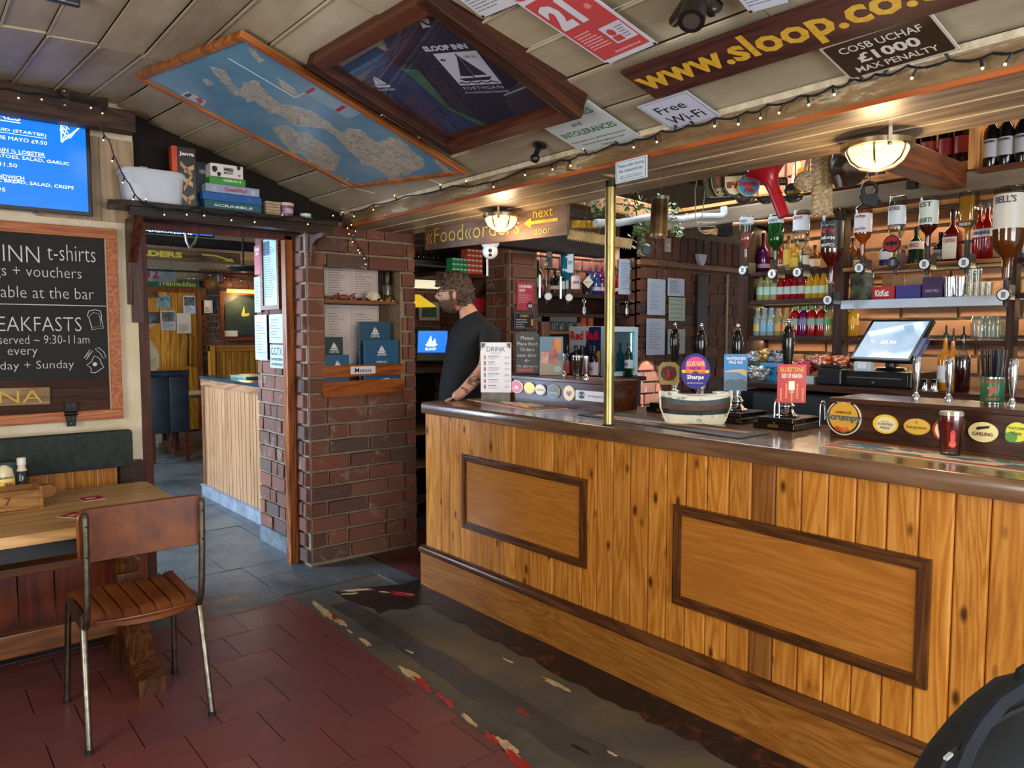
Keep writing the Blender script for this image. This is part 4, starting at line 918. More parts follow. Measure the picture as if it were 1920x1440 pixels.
loop(cbd,cbM,[(177,654),(185,652),(194,660),(198,670),(193,672),(187,662)],.0018,chk);loop(cbd,cbM,[(157,671),(168,656),(173,658),(161,674)],.0018,chk);loop(cbd,cbM,[(160,668),(165,667),(164,663),(169,662)],.0015,chk,closed=False)
Mn,wn,hn=pframe((-110,733),(93,721),(-110,777),ax='y',v=4.585);Mn=frame((.42-.02,4.588,1.235),(1,0,-.02),(0,0,1))
t=thing('name_board','weathered timber name board with yellow letters on the lower chalkboard','sign',M=Mn)
a=W(93,740,'y',4.588);part('board',MB().box(-.7,a.x-.40,-.045,.045,0,.014),wood('#6a5236','#8a7150','#a08a66','x',.7),t)
T(t,'EDNA',a.x-.40-.035,0,.36,.062,flat('#c9a12c',.5),z=.0145,al='RIGHT',bold=-.01)
h_=thing('strap_hinge','black iron hinge bolted over the chalkboard frame','hinge',M=frame(W(133,775,'y',4.57),(1,0,0),(0,0,1)))
part('leaf',MB().prism([(-.028,.062),(.028,.062),(.028,.0),(.02,-.07),(-.02,-.07),(-.028,0)],-.002,.004),flat('#17120f',.5,.5),h_);part('knuckle',MB().tube([(-.03,.0,.004),(.03,0,.004)],.012,10),flat('#17120f',.4,.5),h_,50)
for q in((-.013,.04),(.013,.04),(-.01,-.03),(.01,-.03),(0,-.055)):part('rivet',MB().ball((q[0],q[1],.005),(.005,.005,.003),8),flat('#8a8680',.4,1),h_,60)
# ============================================================ CEILING SIGNS
def PB(bl,br,h,p0,n,off=.003):
 n=Vector(n).normalized();a=WP(bl[0],bl[1],p0,n);b=WP(br[0],br[1],p0,n)
 z=n if n.dot(CP-a)>0 else-n;x=(b-a).normalized();y=z.cross(x);L=(b-a).length
 if not isinstance(h,(int,float)):q=WP(h[0],h[1],p0,n);h=(q-a).dot(y)
 c=(a+b)/2+y*h/2+z*off;return frame(c,x,y),L,h
KP,KN=CPL['p0'],CPL['n']
KPd=lambda d:(KP[0],0,KP[2]-d)
Mm,mw,mh=pframe((452,60),(875,322),(325,178),KPd(.025),KN)
mp=thing('framed_map','long wood framed blue and grey map of Britain fixed to the sloping ceiling','framed map',M=Mm)
mf=wood('#6e3a18','#9a5a2a','#b57440','x',.35,rv=0,rnd=False)
for nm_,q in(('frame_rail',(-mw/2,mw/2,mh/2-.028,mh/2)),('frame_rail',(-mw/2,mw/2,-mh/2,-mh/2+.028)),('frame_stile',(-mw/2,-mw/2+.028,-mh/2+.028,mh/2-.028)),('frame_stile',(mw/2-.028,mw/2,-mh/2+.028,mh/2-.028))):
 part(nm_,MB().box(*q,-.012,.014,b=.003),mf,mp)
seam=two('#4f86ae','#6f9fc0',3,.22,lo=.3,hi=.7,rnd=False)
part('chart',MB().box(-mw/2+.02,mw/2-.02,-mh/2+.02,mh/2-.02,-.008,.002),seam,mp)
def landm():
 n=NT('printed land');v=n.coords((1,1,1),False,False);f=n.noise(v,14,8,.7);vo=n.n('ShaderNodeTexVoronoi',feature='DISTANCE_TO_EDGE');vo.inputs['Scale'].default_value=42;n.l(v,vo.inputs[0])
 c=n.ramp(f,[(.35,'#9aa0a0'),(.6,'#bfbfb6')]);k=n.math('LESS_THAN',vo.outputs['Distance'],.045);return n.fin(n.mix(n.math('MULTIPLY',k,.5),c,lin('#5d5a52')),.25)
lm=landm();Mi=Mm.inverted()
def mpt(x,y):v=Mi@WP(320+x/2.4,y/2.4,KPd(.025),KN);return(v.x,v.y)
isl=[[(175,300),(215,305),(250,320),(285,385),(310,400),(330,370),(390,362),(410,395),(450,430),(500,470),(560,478),(640,500),(700,540),(740,575),(770,595),(800,578),(850,580),(900,620),(935,640),(985,618),(1030,625),(1060,650),(1100,690),(1140,715),(1142,755),(1090,765),(1060,790),(1035,775),(985,822),(975,790),(940,762),(900,745),(860,738),(835,705),(800,672),(765,640),(735,605),(700,580),(640,570),(600,570),(560,562),(520,535),(490,515),(440,505),(410,480),(385,455),(350,460),(320,432),(290,425),(262,395),(225,360)],[(455,575),(500,562),(535,565),(560,590),(620,600),(660,630),(700,650),(735,685),(765,712),(750,745),(740,772),(700,765),(655,742),(620,725),(590,690),(545,690),(530,660),(500,640),(480,605)],[(345,210),(380,225),(420,268),(400,280),(370,250)],[(480,350),(520,372),(560,400),(590,440),(560,430),(500,390)],[(140,350),(170,355),(200,380),(170,385)],[(1180,715),(1210,722),(1262,772),(1240,778)]]
for k,q in enumerate(isl):part('land',MB().prism(jag([mpt(*p)for p in q],.006,.02,k),.002,.0028),lm,mp)
wt=flat('#e4e8ee',.4)
def band(a,b,w_,z=.0034,mt=wt,nm='white_line',par=mp):
 a=Vector(a+(0,));b=Vector(b+(0,));d=(b-a).normalized();s_=Vector((-d.y,d.x,0))*w_/2;return part(nm,MB().prism([tuple((a+s_)[:2]),tuple((b+s_)[:2]),tuple((b-s_)[:2]),tuple((a-s_)[:2])],.002,z),mt,par)
band(mpt(260,260),mpt(560,437),.003);band(mpt(560,437),mpt(610,412),.003);band(mpt(770,830),mpt(920,868),.003);band(mpt(770,830),mpt(800,800),.003)
def quad(par,nm,pts,mt,z0=.002,z1=.0034):return part(nm,MB().prism(pts,z0,z1),mt,par)
quad(mp,'map_legend',[mpt(605,412),mpt(640,388),mpt(860,505),mpt(800,532)],flat('#8fb3cf',.4));quad(mp,'legend_tab',[mpt(604,412),mpt(640,390),mpt(655,397),mpt(620,418)],flat('#b8283a',.4),.003,.004);quad(mp,'legend_tab',[mpt(740,492),mpt(775,470),mpt(792,478),mpt(757,500)],flat('#b8283a',.4),.003,.004)
quad(mp,'map_key',[mpt(45,425),mpt(75,410),mpt(158,455),mpt(150,475)],flat('#c9cdd2',.4));quad(mp,'key_flag',[mpt(60,425),mpt(85,415),mpt(100,424),mpt(75,436)],flat('#3a4a7a',.4),.003,.004);quad(mp,'key_flag',[mpt(110,440),mpt(135,437),mpt(150,455),mpt(130,465)],flat('#c05060',.4),.003,.004)
CD=.11
KC=lambda d:(2.1,0,2.312+d)
KCN=(.33,0,1.0)
Mt,tw,th=PB((843,292),(1091,222),(570,128),KC(0),KCN,0)
cs_=thing('tshirt_case','deep dark wood display case of folded navy t-shirts fixed to the sloping ceiling','display case',M=Mt)
cwz=wood('#22100a','#381b10','#4a2617','y',.5,rv=0,rnd=False);cwx=wood('#3a1c0e','#50291a','#613620','x',.45,rv=0,rnd=False)
fw_=.055
for nm_,q,mt in(('case_side',(-tw/2,-tw/2+fw_,-th/2,th/2),cwz),('case_side',(tw/2-fw_,tw/2,-th/2,th/2),cwz),('case_end',(-tw/2+fw_,tw/2-fw_,-th/2,-th/2+fw_+.01),cwx),('case_end',(-tw/2+fw_,tw/2-fw_,th/2-fw_,th/2),cwx)):
 part(nm_,MB().box(*q,-CD+.01,0,b=.004),mt,cs_)
nv=two('#141a30','#1d2440',8,.75,bump=.2,rnd=False)
part('backing',MB().box(-tw/2+.03,tw/2-.03,-th/2+.03,th/2-.03,-CD+.012,-.075),two('#132c50','#1c3d66',5,.8,bump=.3,rnd=False),cs_)
Mti=Mt.inverted();
def tpt(x,y,d=.05):v=Mti@WP(320+x/2.4,y/2.4,KC(d),KCN);return(max(-tw/2+.04,min(tw/2-.04,v.x)),max(-th/2+.04,min(th/2-.04,v.y)))
part('blue_shirt',MB().prism([tpt(*q)for q in[(720,300),(850,180),(960,130),(1080,300),(1290,480),(1440,600),(1330,640),(1260,630)]],-.07,-.058),two('#10294d','#1b3f70',4,.8,bump=.4,rnd=False),cs_)
part('green_shirt',MB().prism([tpt(*q)for q in[(1040,320),(1120,330),(1200,420),(1280,490),(1500,560),(1420,585),(1250,500)]],-.0625,-.053),two('#2c5a4a','#3a6c5a',4,.8,bump=.4,rnd=False),cs_)
part('navy_shirt',MB().prism([tpt(*q)for q in[(940,120),(1050,30),(1120,20),(1160,85),(1240,60),(1270,0),(1330,30),(1500,200),(1560,300),(1700,440),(1720,490),(1550,555),(1430,560),(1250,480),(1150,340),(1100,300),(1000,290)]],-.0565,-.046),nv,cs_)
part('neckband',MB().tube([(*tpt(*q),-.045)for q in[(1100,45),(1125,85),(1160,105),(1200,95),(1240,60)]],.006,6),nv,cs_,50)
part('neck_tag',MB().prism([tpt(*q)for q in[(1120,85),(1160,78),(1172,115),(1135,122)]],-.0455,-.043),flat('#cfd3e0',.6),cs_)
wp=flat('#d8deee',.6)
a_=Vector(tpt(1185,240)+(0,));bq=Vector(tpt(1380,225)+(0,));cq=Vector(tpt(1300,382)+(0,))
SX=(bq-a_).length;SY=(cq-a_).length;cx_,cy_=(bq.x+cq.x)/2,(bq.y+cq.y)/2
rot=math.atan2(bq.y-a_.y,bq.x-a_.x);Mp_=Matrix.Translation((cx_,cy_,-.0455))@Matrix.Rotation(rot,4,'Z')
part('print_panel',MB().box(-SX/2,SX/2,-SY/2,SY/2,0,.001,Mp_),wp,cs_)
inkm=flat('#1a2038',.7)
for q in([(-.30,-.2),(-.02,.38),(-.02,-.22)],[(.02,-.2),(.02,.42),(.33,-.2)],[(-.38,-.28),(.40,-.26),(.3,-.36),(-.28,-.37)],[(-.02,-.3),(-.02,.46),(.01,.46),(.01,-.3)],[(-.46,.30),(-.40,.36),(-.36,.31),(-.30,.35),(-.36,.27)]):
 part('sloop_print',MB().prism([(x*SX,y*SY)for x,y in q],.001,.0016,Mp_),inkm,cs_)
part('wave_print',MB().tube([Mp_@Vector(((-.46+.92*k/12)*SX,(-.42+.03*math.sin(k*2))*SY,.0014))for k in range(13)],.003,4),inkm,cs_)
T(cs_,'SLOOP INN',-.12*SX,.5*SY+.03,SX*1.0,.030,wp,z=.001,bold=.05,M=Mp_);T(cs_,'1743 AD',.27*SX,.36*SY,SX*.28,.014,inkm,z=.0018,M=Mp_)
T(cs_,'PORTHGAIN',0,-.5*SY-.02,SX*.95,.020,wp,z=.001,M=Mp_,sp=1.2);T(cs_,'On the Pembrokeshire Coastal Path',0,-.5*SY-.047,SX*1.05,.014,wp,z=.001,M=Mp_,shear=.3)
k0=Vector(tpt(945,390)+(0,));Ms_=Matrix.Translation((k0 .x,k0 .y,-.0575))@Matrix.Rotation(rot,4,'Z')
part('small_print',MB().prism([(-.03,0),(-.005,.05),(0,0)],0,.001,Ms_).prism([(.003,0),(.003,.055),(.03,.002)],0,.001,Ms_).prism([(-.04,-.006),(.042,-.006),(.03,-.02),(-.03,-.02)],0,.001,Ms_),wp,cs_);T(cs_,'SLOOP INN',0,-.035,.085,.016,wp,z=.001,bold=.02,M=Ms_)
gp=glassm('#fcfdff',.01,dens=1)
part('glass',MB().box(-tw/2+fw_-.004,tw/2-fw_+.004,-th/2+fw_,th/2-fw_+.004,-.026,-.024),gp,cs_)
for px_,py_ in((832,22),(590,78),(962,78)):
 q=Mti@WP(px_,py_,KPd(0),KN);part('hanging_bracket',MB().prism([(q.x-.02,q.y-.012),(q.x+.02,q.y-.012),(q.x+.025,q.y),(q.x+.02,q.y+.012),(q.x-.02,q.y+.012)],-CD,-CD+.006),flat('#2c2620',.4,.8),cs_)
def poster(nm,lab,cat,bl,br,h,col,off=.019,th=.0015,bl_w=None,group=None):
 M,L,H=PB(bl,br,h,KP,KN,off);t=thing(nm,lab,cat,M=M,group=group);part('sheet',MB().box(-L/2,L/2,-H/2,H/2,0,th),col,t);return t,L,H
t,L,H=poster('age_poster','red and white under 21 poster pinned to the sloping ceiling','poster',(1141,110),(1235,70),.62,flat('#d5d9e6',.45))
rp=flat('#c44a4e',.45);part('red_field',MB().box(-L/2+.008,L/2-.012,-H/2+.022,-H/2+.37,.0015,.0022),rp,t)
T(t,'Under',.0,-H/2+.43,L*.95,.085,rp,z=.0026,bold=.05);T(t,'21',-.16*L,-H/2+.275,.50*L,.13,flat('#d5d9e6',.5),z=.003,bold=.06)
part('photo_card',MB().box(.03*L,.42*L,-H/2+.07,-H/2+.16,.0022,.003),flat('#cfd6ea',.4),t);part('portrait',MB().prism([(.03*L+.024+.014*math.cos(k/12*6.283),-H/2+.125+.018*math.sin(k/12*6.283))for k in range(12)],.003,.0036).box(.03*L+.008,.03*L+.042,-H/2+.078,-H/2+.105,.003,.0036),rp,t)
lines(t,.03*L+.048,.40*L,[-H/2+.14-.013*k for k in range(5)],.004,flat('#7a7488',.5),z=.003,seed=2);lines(t,-L/2+.02,-.02*L,[-H/2+.17-.014*k for k in range(7)],.004,flat('#e8c0c4',.5),z=.0022,seed=3,frac=(.7,1))
T(t,'DRINKAWARE.CO.UK',.10*L,-H/2+.04,.5*L,.009,flat('#f0d8da',.5),z=.0026,bold=.02)
for q in((-1,-1),(1,-1)):part('stud',MB().ball((q[0]*(L/2-.006),q[1]*(H/2-.006),.002),(.006,.006,.003),8),flat('#2a2826',.5),t,60)
part('red_stamp',MB().prism([(.28*L+.011*math.cos(k/12*6.283),-H/2+.26+.013*math.sin(k/12*6.283))for k in range(12)],.0022,.003).prism([(.18*L,-H/2+.31),(.30*L,-H/2+.30),(.32*L,-H/2+.33),(.22*L,-H/2+.36)],.0022,.003),flat('#d88a86',.5),t)
t,L,H=poster('web_address_sign','long brown timber sign with yellow web address letters on the ceiling','sign',(1232,170),(1549,70),(1180,116),wood('#2c1614','#442420','#58332c','x',.5,rv=0,rnd=False),th=.012)
ext=1.15;o_=[c for c in t.children][0];me_=o_.data
for q in me_.vertices:q.co.x=q.co.x if q.co.x<0 else q.co.x+(ext-L)
pa=XF[t.name].inverted()@WP(1207,146,KP,KN);pb=XF[t.name].inverted()@WP(1703,-4,KP,KN)
full=(pb.x-pa.x)/.815;T(t,'www.sloop.co.uk',pa.x,0,full,H*.80,two('#c79a24','#d9b040',60,.5),z=.0125,bold=.03,al='LEFT')
t,L,H=poster('penalty_plate','brown enamel plate with white lettering COSB UCHAF £1000 MAX PENALTY','sign',(1597,137),(1803,78),(1548,75),flat('#cbc7ba',.4),th=.003)
part('brown_field',MB().prism([(x,y)for x,y in rrect(L-.016,H-.016,.008,3)],.003,.004),flat('#33261a',.35),t)
wl2=flat('#dcdad0',.4);T(t,'COSB UCHAF',0,H*.27,L*.74,H*.17,wl2,z=.0046,bold=.01);T(t,'£1000',0,-.01*H,L*.56,H*.25,wl2,z=.0046,bold=.035);T(t,'MAX PENALTY',0,-.29*H,L*.74,H*.15,wl2,z=.0046,bold=.012)
t,L,H=poster('wifi_notice','white paper notice reading Free Wi-Fi on the ceiling edge','notice',(1262,235),(1355,208),(1213,185),flat('#cfd7ee',.5))
fr_=MB();fr(fr_,L*.93,H*.92,.0012,.0015,.0022);part('border_line',fr_,flat('#55607a',.5),t);T(t,'Free',-.01,H*.18,L*.55,H*.24,flat('#16181f',.5),z=.0022,bold=.005);T(t,'Wi-Fi',.0,-H*.2,L*.68,H*.26,flat('#16181f',.5),z=.0022,bold=.005)
t,L,H=poster('allergy_notice','white allergies and intolerances notice tucked beside the t-shirt case','notice',(1095,278),(1208,250),(1020,205),flat('#ccd9dc',.5))
gr=flat('#3a7a48',.5);T(t,'ALLERGIES',.0,H*.33,L*.80,H*.12,gr,z=.0022,bold=.02);T(t,'and',-.01,H*.14,L*.16,H*.09,flat('#333a3a',.5),z=.0022);T(t,'INTOLERANCES',0,-H*.05,L*.86,H*.12,gr,z=.0022,bold=.02)
T(t,'Please speak to our staff about the ingredients',0,-H*.24,L*.88,H*.055,flat('#3a4040',.5),z=.0022);T(t,'in your meal, when making your order.',0,-H*.33,L*.7,H*.055,flat('#3a4040',.5),z=.0022);T(t,'Thank you.',0,-H*.42,L*.2,H*.055,flat('#3a4040',.5),z=.0022)
t,L,H=poster('pinned_notice','pale printed notice pinned above the top corner of the t-shirt case','notice',(908,22),(975,-6),.2,flat('#cdd2dc',.5));lines(t,-L/2+.01,L/2-.01,[-H/2+.03+.014*k for k in range(6)],.004,flat('#7a8090',.5),seed=4);part('stud',MB().ball((-L/2+.006,-H/2+.006,.002),(.006,.006,.003),8),flat('#2a2826',.5),t,60)
t,L,H=poster('pinned_notice','pale printed notice pinned above the web address sign','notice',(1408,12),(1480,-9),.2,flat('#c9d0e0',.5));lines(t,-L/2+.01,L/2-.01,[-H/2+.03+.014*k for k in range(6)],.004,flat('#7a8090',.5),seed=5);part('stud',MB().ball((-L/2+.006,-H/2+.006,.002),(.006,.006,.003),8),flat('#2a2826',.5),t,60)
gm=flat('#3d3a35',.38,.85)
t=thing('ceiling_tube_lamp','grey metal tube spotlight on a cast ceiling bracket above the web address sign','spotlight',WP(1300,5,KP,KN))
d0=DP(1296,40,1.98);d1=DP(1306,-5,2.02);ax_=(d0-d1).normalized()
part('body',MB().tube([d0,d0-ax_*.012,d1,d1-ax_*.05],[.036,.036,.032,.030],24),gm,t,50,world=True);part('mouth',MB().tube([d0+ax_*.0012,d0-ax_*.001],[.023,.023],20),flat('#3a2c26',.7),t,world=True)
q=WP(1330,-10,KP,KN);part('bracket',MB().tube([WP(1265,30,KP,KN)+Vector((0,0,-.015)),d1+Vector((0,0,.012)),WP(1345,5,KP,KN)+Vector((0,0,-.012))],[.018,.03,.018],12).ball(WP(1335,4,KP,KN)+Vector((0,0,-.02)),(.022,.022,.02),12),gm,t,50,world=True)
t=thing('ball_mount','small black ball joint mount on the ceiling edge below the t-shirt case','mount',WP(1010,272,KP,KN));c_=WP(1012,271,KP,KN);e_=DP(1003,297,(c_-CP).dot(CF)-.06)
part('plate',MB().tube([c_,c_+Vector((-.26,0,-1)).normalized()*.008],.032,20),flat('#121213',.4),t,50,world=True);part('arm',MB().tube([c_,e_],[.014,.012],12),flat('#121213',.4),t,50,world=True);part('ball',MB().ball(e_,.021,16),flat('#121213',.35),t,60,world=True)
t=thing('ceiling_sensor','small black sensor box on the ceiling above the television','sensor',W(118,3,'z',2.69));c_=W(118,-2,'z',2.68)
part('body',MB().cbox(c_,(.10,.03,.03),b=.006),flat('#201e1c',.4),t,world=True);part('lens',MB().cbox(c_+Vector((-.02,-.017,-.002)),(.045,.004,.02)),flat('#aab0b0',.3),t,world=True)
Mo,ow,oh=pframe((1155,305),(1214,290),(1157,345),ax='x',v=2.325)
t=thing('order_food_sign','small white sign with an arrow sending food orders to the restaurant bar','sign',M=Mo);part('sheet',MB().box(-ow/2,ow/2,-oh/2,oh/2,0,.003),flat('#cfdcea',.4),t)
fr_=MB();fr(fr_,ow*.92,oh*.88,.0012,.003,.0036);part('border_line',fr_,flat('#2c3440',.5),t)
T(t,'Please order food at',0,oh*.26,ow*.82,oh*.16,flat('#2c3440',.5),z=.0036);T(t,'the restaurant bar.',0,oh*.03,ow*.76,oh*.16,flat('#2c3440',.5),z=.0036)
aw=MB();aw.prism([(-.36*ow,-.27*oh),(-.26*ow,-.17*oh),(-.26*ow,-.22*oh),(.34*ow,-.22*oh),(.34*ow,-.32*oh),(-.26*ow,-.32*oh),(-.26*ow,-.37*oh)],.003,.0034);part('arrow',aw,flat('#2c3440',.5),t);part('arrow_fill',MB().prism([(-.33*ow,-.27*oh),(-.27*ow,-.21*oh),(-.27*ow,-.24*oh),(.33*ow,-.24*oh),(.33*ow,-.30*oh),(-.27*ow,-.30*oh),(-.27*ow,-.33*oh)],.0034,.004),flat('#cfdcea',.4),t)
Mf,fw2,fh2=pframe((797,421),(1064,379),(801,467),ax='x',v=2.84)
t=thing('food_orders_board','long weathered brown board with yellow lettering Food orders next door','sign',M=Mf);part('board',MB().box(-fw2/2,fw2/2,-fh2/2-.006,fh2/2+.006,-.02,.0),two('#4a3228','#7a5e4c',9,.7,st=(.3,1,1),bump=.5,lo=.35,hi=.7,rnd=False),t)
yl=two('#b8921a','#d8b434',50,.55)
T(t,'«Food«orders',-.12*fw2-.02,0,fw2*.70,fh2*.60,yl,z=.002,bold=-.008);T(t,'next',.36*fw2,fh2*.27,fw2*.12,fh2*.26,yl,z=.002,bold=.0);T(t,'door',.36*fw2,-fh2*.30,fw2*.10,fh2*.24,yl,z=.002)
part('arrow',MB().prism([(.245*fw2,-.0),(.29*fw2,.17*fh2),(.29*fw2,.05*fh2),(.45*fw2,.05*fh2),(.45*fw2,-.06*fh2),(.29*fw2,-.06*fh2),(.29*fw2,-.18*fh2)],0,.003),yl,t)
def cage(x,y,r,lab):
 t=thing('bulkhead_lamp',lab,'ceiling lamp',(x,y,ZS),rad(20),'caged bulkhead lamps under the bar soffit');k=r/.105
 part('back_plate',MB().lathe([(r*.6,-.004),(r*.95,-.018),(r*.98,-.028)],28),flat('#a89a80',.35,.9),t,50)
 part('rim',MB().lathe([(r*1.02,-.022),(r*1.10,-.026),(r*1.10,-.044),(r*.99,-.048)],28),flat('#b0a48c',.25,1),t,50)
 gl=NT('lamp glass');gl.b.inputs['Emission Strength'].default_value=1.5;f=gl.n('ShaderNodeTexCoord').outputs['Object'];wv=gl.n('ShaderNodeTexWave');wv.inputs['Scale'].default_value=30;gl.l(f,wv.inputs[0]);c=gl.ramp(wv.outputs[0],[(.2,'#f2b866'),(.7,'#ffdf9c')]);gl.l(c,gl.b.inputs['Emission Color']);gl=gl.fin(lin('#e8c088'),.2)
 pr=[(r*.96,-.040),(r*.93,-.060),(r*.80,-.088),(r*.55,-.108),(r*.25,-.117),(.004,-.119)]
 part('glass_dome',MB().lathe(pr,28),gl,t,60)
 part('bulb',MB().ball((0,0,-.09),(.032,.032,.031),14),emit('#fff0c8',6),t,60)
 for j in range(3):
  a=j*math.pi/3;pts=[(math.cos(a)*q[0]*1.03*sg,math.sin(a)*q[0]*1.03*sg,q[1]-.003)for sg,qq in((1,pr),(-1,pr[::-1]))for q in qq]
  part('cage_bar',MB().tube(pts,.0035,6),flat('#6a5c48',.35,.9),t,60)
 for j in range(2):
  a=j*math.pi+.4;part('clamp_screw',MB().box(r*1.06,r*1.16,-.006,.006,-.05,0,Matrix.Rotation(a,4,'Z')).ball(Matrix.Rotation(a,4,'Z')@Vector((r*1.11,0,-.056)),.008,8),flat('#a89a80',.3,.9),t)
 point('lamp_bulb_light',(x,y,ZS-.20),5.5,(1,.72,.40),.06)
 return t
cage(2.70,3.36,.096,'lit caged bulkhead lamp in front of the food orders board');cage(2.73,1.26,.110,'lit caged bulkhead lamp near the wine bottles')
def string(nm,lab,path,n_b,seed,bulbs=None):
 r=random.Random(seed);t=thing(nm,lab,'string lights',path[0],0,None);P_=[]
 for i in range(len(path)-1):
  for k in range(4):
   p=path[i].lerp(path[i+1],k/4)+Vector((0,0,-.012*math.sin(math.pi*k/4)));P_.append(p)
 P_.append(path[-1]);part('cable',MB().tube(P_,.0034,6).tube([p+Vector((.0,-.003,.003*math.sin(i*2.1)))for i,p in enumerate(P_)],.0028,5),flat('#14161e',.5),t,60,world=True)
 for k in range(n_b):
  i=int((k+.5)/n_b*(len(P_)-1));p=P_[i];d=Vector((r.uniform(-.35,.0),r.uniform(-.6,.6),r.choice((-1,-1,-1,.6)))).normalized()
  b_=part('bulb_holder',MB().tube([p,p+d*.026],.0042,6),flat('#14161e',.5),t,60,world=True);part('bulb',MB().ball(Vector((0,0,0)),1,6).__class__().ball(XF[t.name].inverted()@(p+d*.030),.0042,6),emit('#ffd98a',3.5),b_,60)
 return t
fp=[(655,398),(700,384),(760,368),(850,348),(905,344),(985,316),(1050,300),(1085,291),(1150,270),(1190,262),(1240,246),(1290,235),(1340,222),(1400,210),(1440,196),(1500,180),(1560,162),(1600,148),(1640,140),(1700,124),(1780,112),(1860,100),(1940,82)]
string('string_lights','dark cable of small warm bulbs along the ceiling edge above the bar',[W(x,y,'x',2.312)for x,y in fp],28,3)
sp_=[(185,232),(205,264),(222,310),(243,345),(262,374),(285,384),(330,392),(372,388),(415,402),(450,398),(505,408),(560,404),(600,412),(645,404)]
string('string_lights','dark cable of small bulbs draped from the beam along the games shelf',[W(x,y,'y',4.335)for x,y in sp_],13,9)
string('string_lights','short run of small bulbs lying along the top of the television beam',[W(x,y,'y',4.385)for x,y in((-60,158),(20,166),(80,175),(133,182),(185,190),(200,205))],6,5)
string('string_lights','dangling cluster of tiny bulbs at the end of the games shelf',[W(x,y,'y',4.5)for x,y in((645,405),(655,430),(668,415),(662,445),(680,470),(690,490))],12,6)
# ---- games shelf
sw=wood('#120c0a','#1f1512','#2e211b','x',.35,rv=0)
t=thing('games_shelf','near black wooden shelf over the doorway on wooden brackets','shelf',(1.5,4.5,2.2))
part('shelf_board',MB().prism([(.93,4.60),(.90,4.42),(1.0,4.36),(2.19,4.36),(2.19,4.60)],2.235,2.262),sw,t,world=True);part('front_board',MB().box(1.0,2.18,4.40,4.42,2.19,2.235),sw,t,world=True);part('under_board',MB().box(1.08,2.18,4.42,4.6,2.205,2.22),wood('#3a1a0e','#55291a','#6a3620','x',.4),t,world=True)
br=wood('#2e170c','#48261a','#5c3424','z',.4)
part('bracket',MB().prism([(4.39,2.19),(4.615,2.19),(4.615,1.72),(4.585,1.72),(4.56,1.95)],1.02,1.065,Matrix(((0,0,1,0),(1,0,0,0),(0,1,0,0),(0,0,0,1)))).box(1.04,1.09,4.56,4.615,1.62,2.19),br,t,world=True)
part('bracket',MB().prism([(4.40,2.19),(4.60,2.19),(4.60,2.01),(4.58,2.0),(4.56,2.12),(4.50,2.155),(4.40,2.165)],2.10,2.13,Matrix(((0,0,1,0),(1,0,0,0),(0,1,0,0),(0,0,0,1)))),br,t,world=True)
SZ=2.2625
def gbox(nm,lab,x0,x1,zb,zt,yb,dep,col,words=(),cat='board game',var=None,rz=0):
 a=W(x0,370,'y',yb).x;b=W(x1,370,'y',yb).x;t=thing(nm,lab,cat,((a+b)/2,yb,zb),rz,'board games on the shelf' if cat=='board game' else None);w_=b-a;h_=zt-zb
 part('box',MB().box(-w_/2,w_/2,0,dep,.0005,h_-.0005,b=.003),var or flat(col,.4),t)
 for(s_,x,z,ww,hh,c_,bo)in words:T(t,s_,x*w_/2,z*h_,ww*w_,hh*h_,flat(c_,.4),z=.0012,bold=bo,M=BOTM)
 return t,w_,h_
t,w_,h_=gbox('tower_game','tall red and black stacking blocks game box standing upright',335,369,SZ,SZ+.335,4.44,.07,'#241f20',[('Jenga',.0,.88,.8,.08,'#e6e2dc',.04)],rz=rad(-4))
part('spine',MB().box(-w_/2-.03,-w_/2,-.002,.07,.0,h_,b=.002),two('#b83a22','#c94a2a',8,.4),t)
for q in((-.7,.72,.5,.55),(-.3,.6,.75,.68),(-.7,.5,.6,.38),(-.4,.3,.55,.55),(-.8,.22,.3,.08),(-.1,.12,.7,.2)):
 part('block_picture',MB().bar((q[0]*w_/2,-.0015,q[1]*h_),(q[2]*w_/2,-.0015,q[3]*h_),.0015,.026,up=(0,1,0))if False else MB().prism([(q[0]*w_/2,q[1]*h_-.012),(q[2]*w_/2,q[3]*h_-.012),(q[2]*w_/2,q[3]*h_+.014),(q[0]*w_/2,q[1]*h_+.014)],.0005,.0015,BOTM),wood('#a07a50','#bb9668','#ccaa80','x',.5,rv=.1),t)
g=[('scrabble_box','dark teal word game box at the bottom of the stack',383,490,.055,'#0d5560',[('SCRABBLE',.0,.5,.68,.26,'#dfe6e6',.02)]),('blue_game','plain blue game box second from the bottom of the stack',380,491,.045,'#1a5aa0',[('O',-.3,.6,.04,.4,'#5a8ac8',0),('O',.55,.5,.05,.4,'#5a8ac8',0)]),('guessing_game','pale blue grey guessing game box with red title in the stack',386,487,.048,'#8fa3be',[('GuessWho?',.1,.5,.42,.5,'#b82a40',.03),('@',.75,.45,.09,.6,'#e4e8ee',0),('@',-.68,.5,.09,.55,'#d8c8d0',0)]),('trivia_game','bright green trivia game box near the top of the stack',394,461,.042,'#3c8f36',[('GUESS IN 10',.25,.6,.5,.34,'#e6eee0',.03)])]
z_=SZ
for nm_,lab,x0,x1,h_,col,words in g:
 gbox(nm_,lab,x0,x1,z_,z_+h_,4.41+.006*R.random(),.20,col,words,rz=rad(R.uniform(-1.5,1.5)));z_+=h_
t,w_,h_=gbox('cow_game','black and white cow patterned game box on top of the stack',396,457,z_,z_+.075,4.415,.15,'#dcdcd8',[('HERD',.1,.62,.3,.26,'#16161a',.06),('MENTALITY',.1,.35,.3,.16,'#16161a',.04),('♥',.75,.25,.1,.2,'#c85a8a',0)])
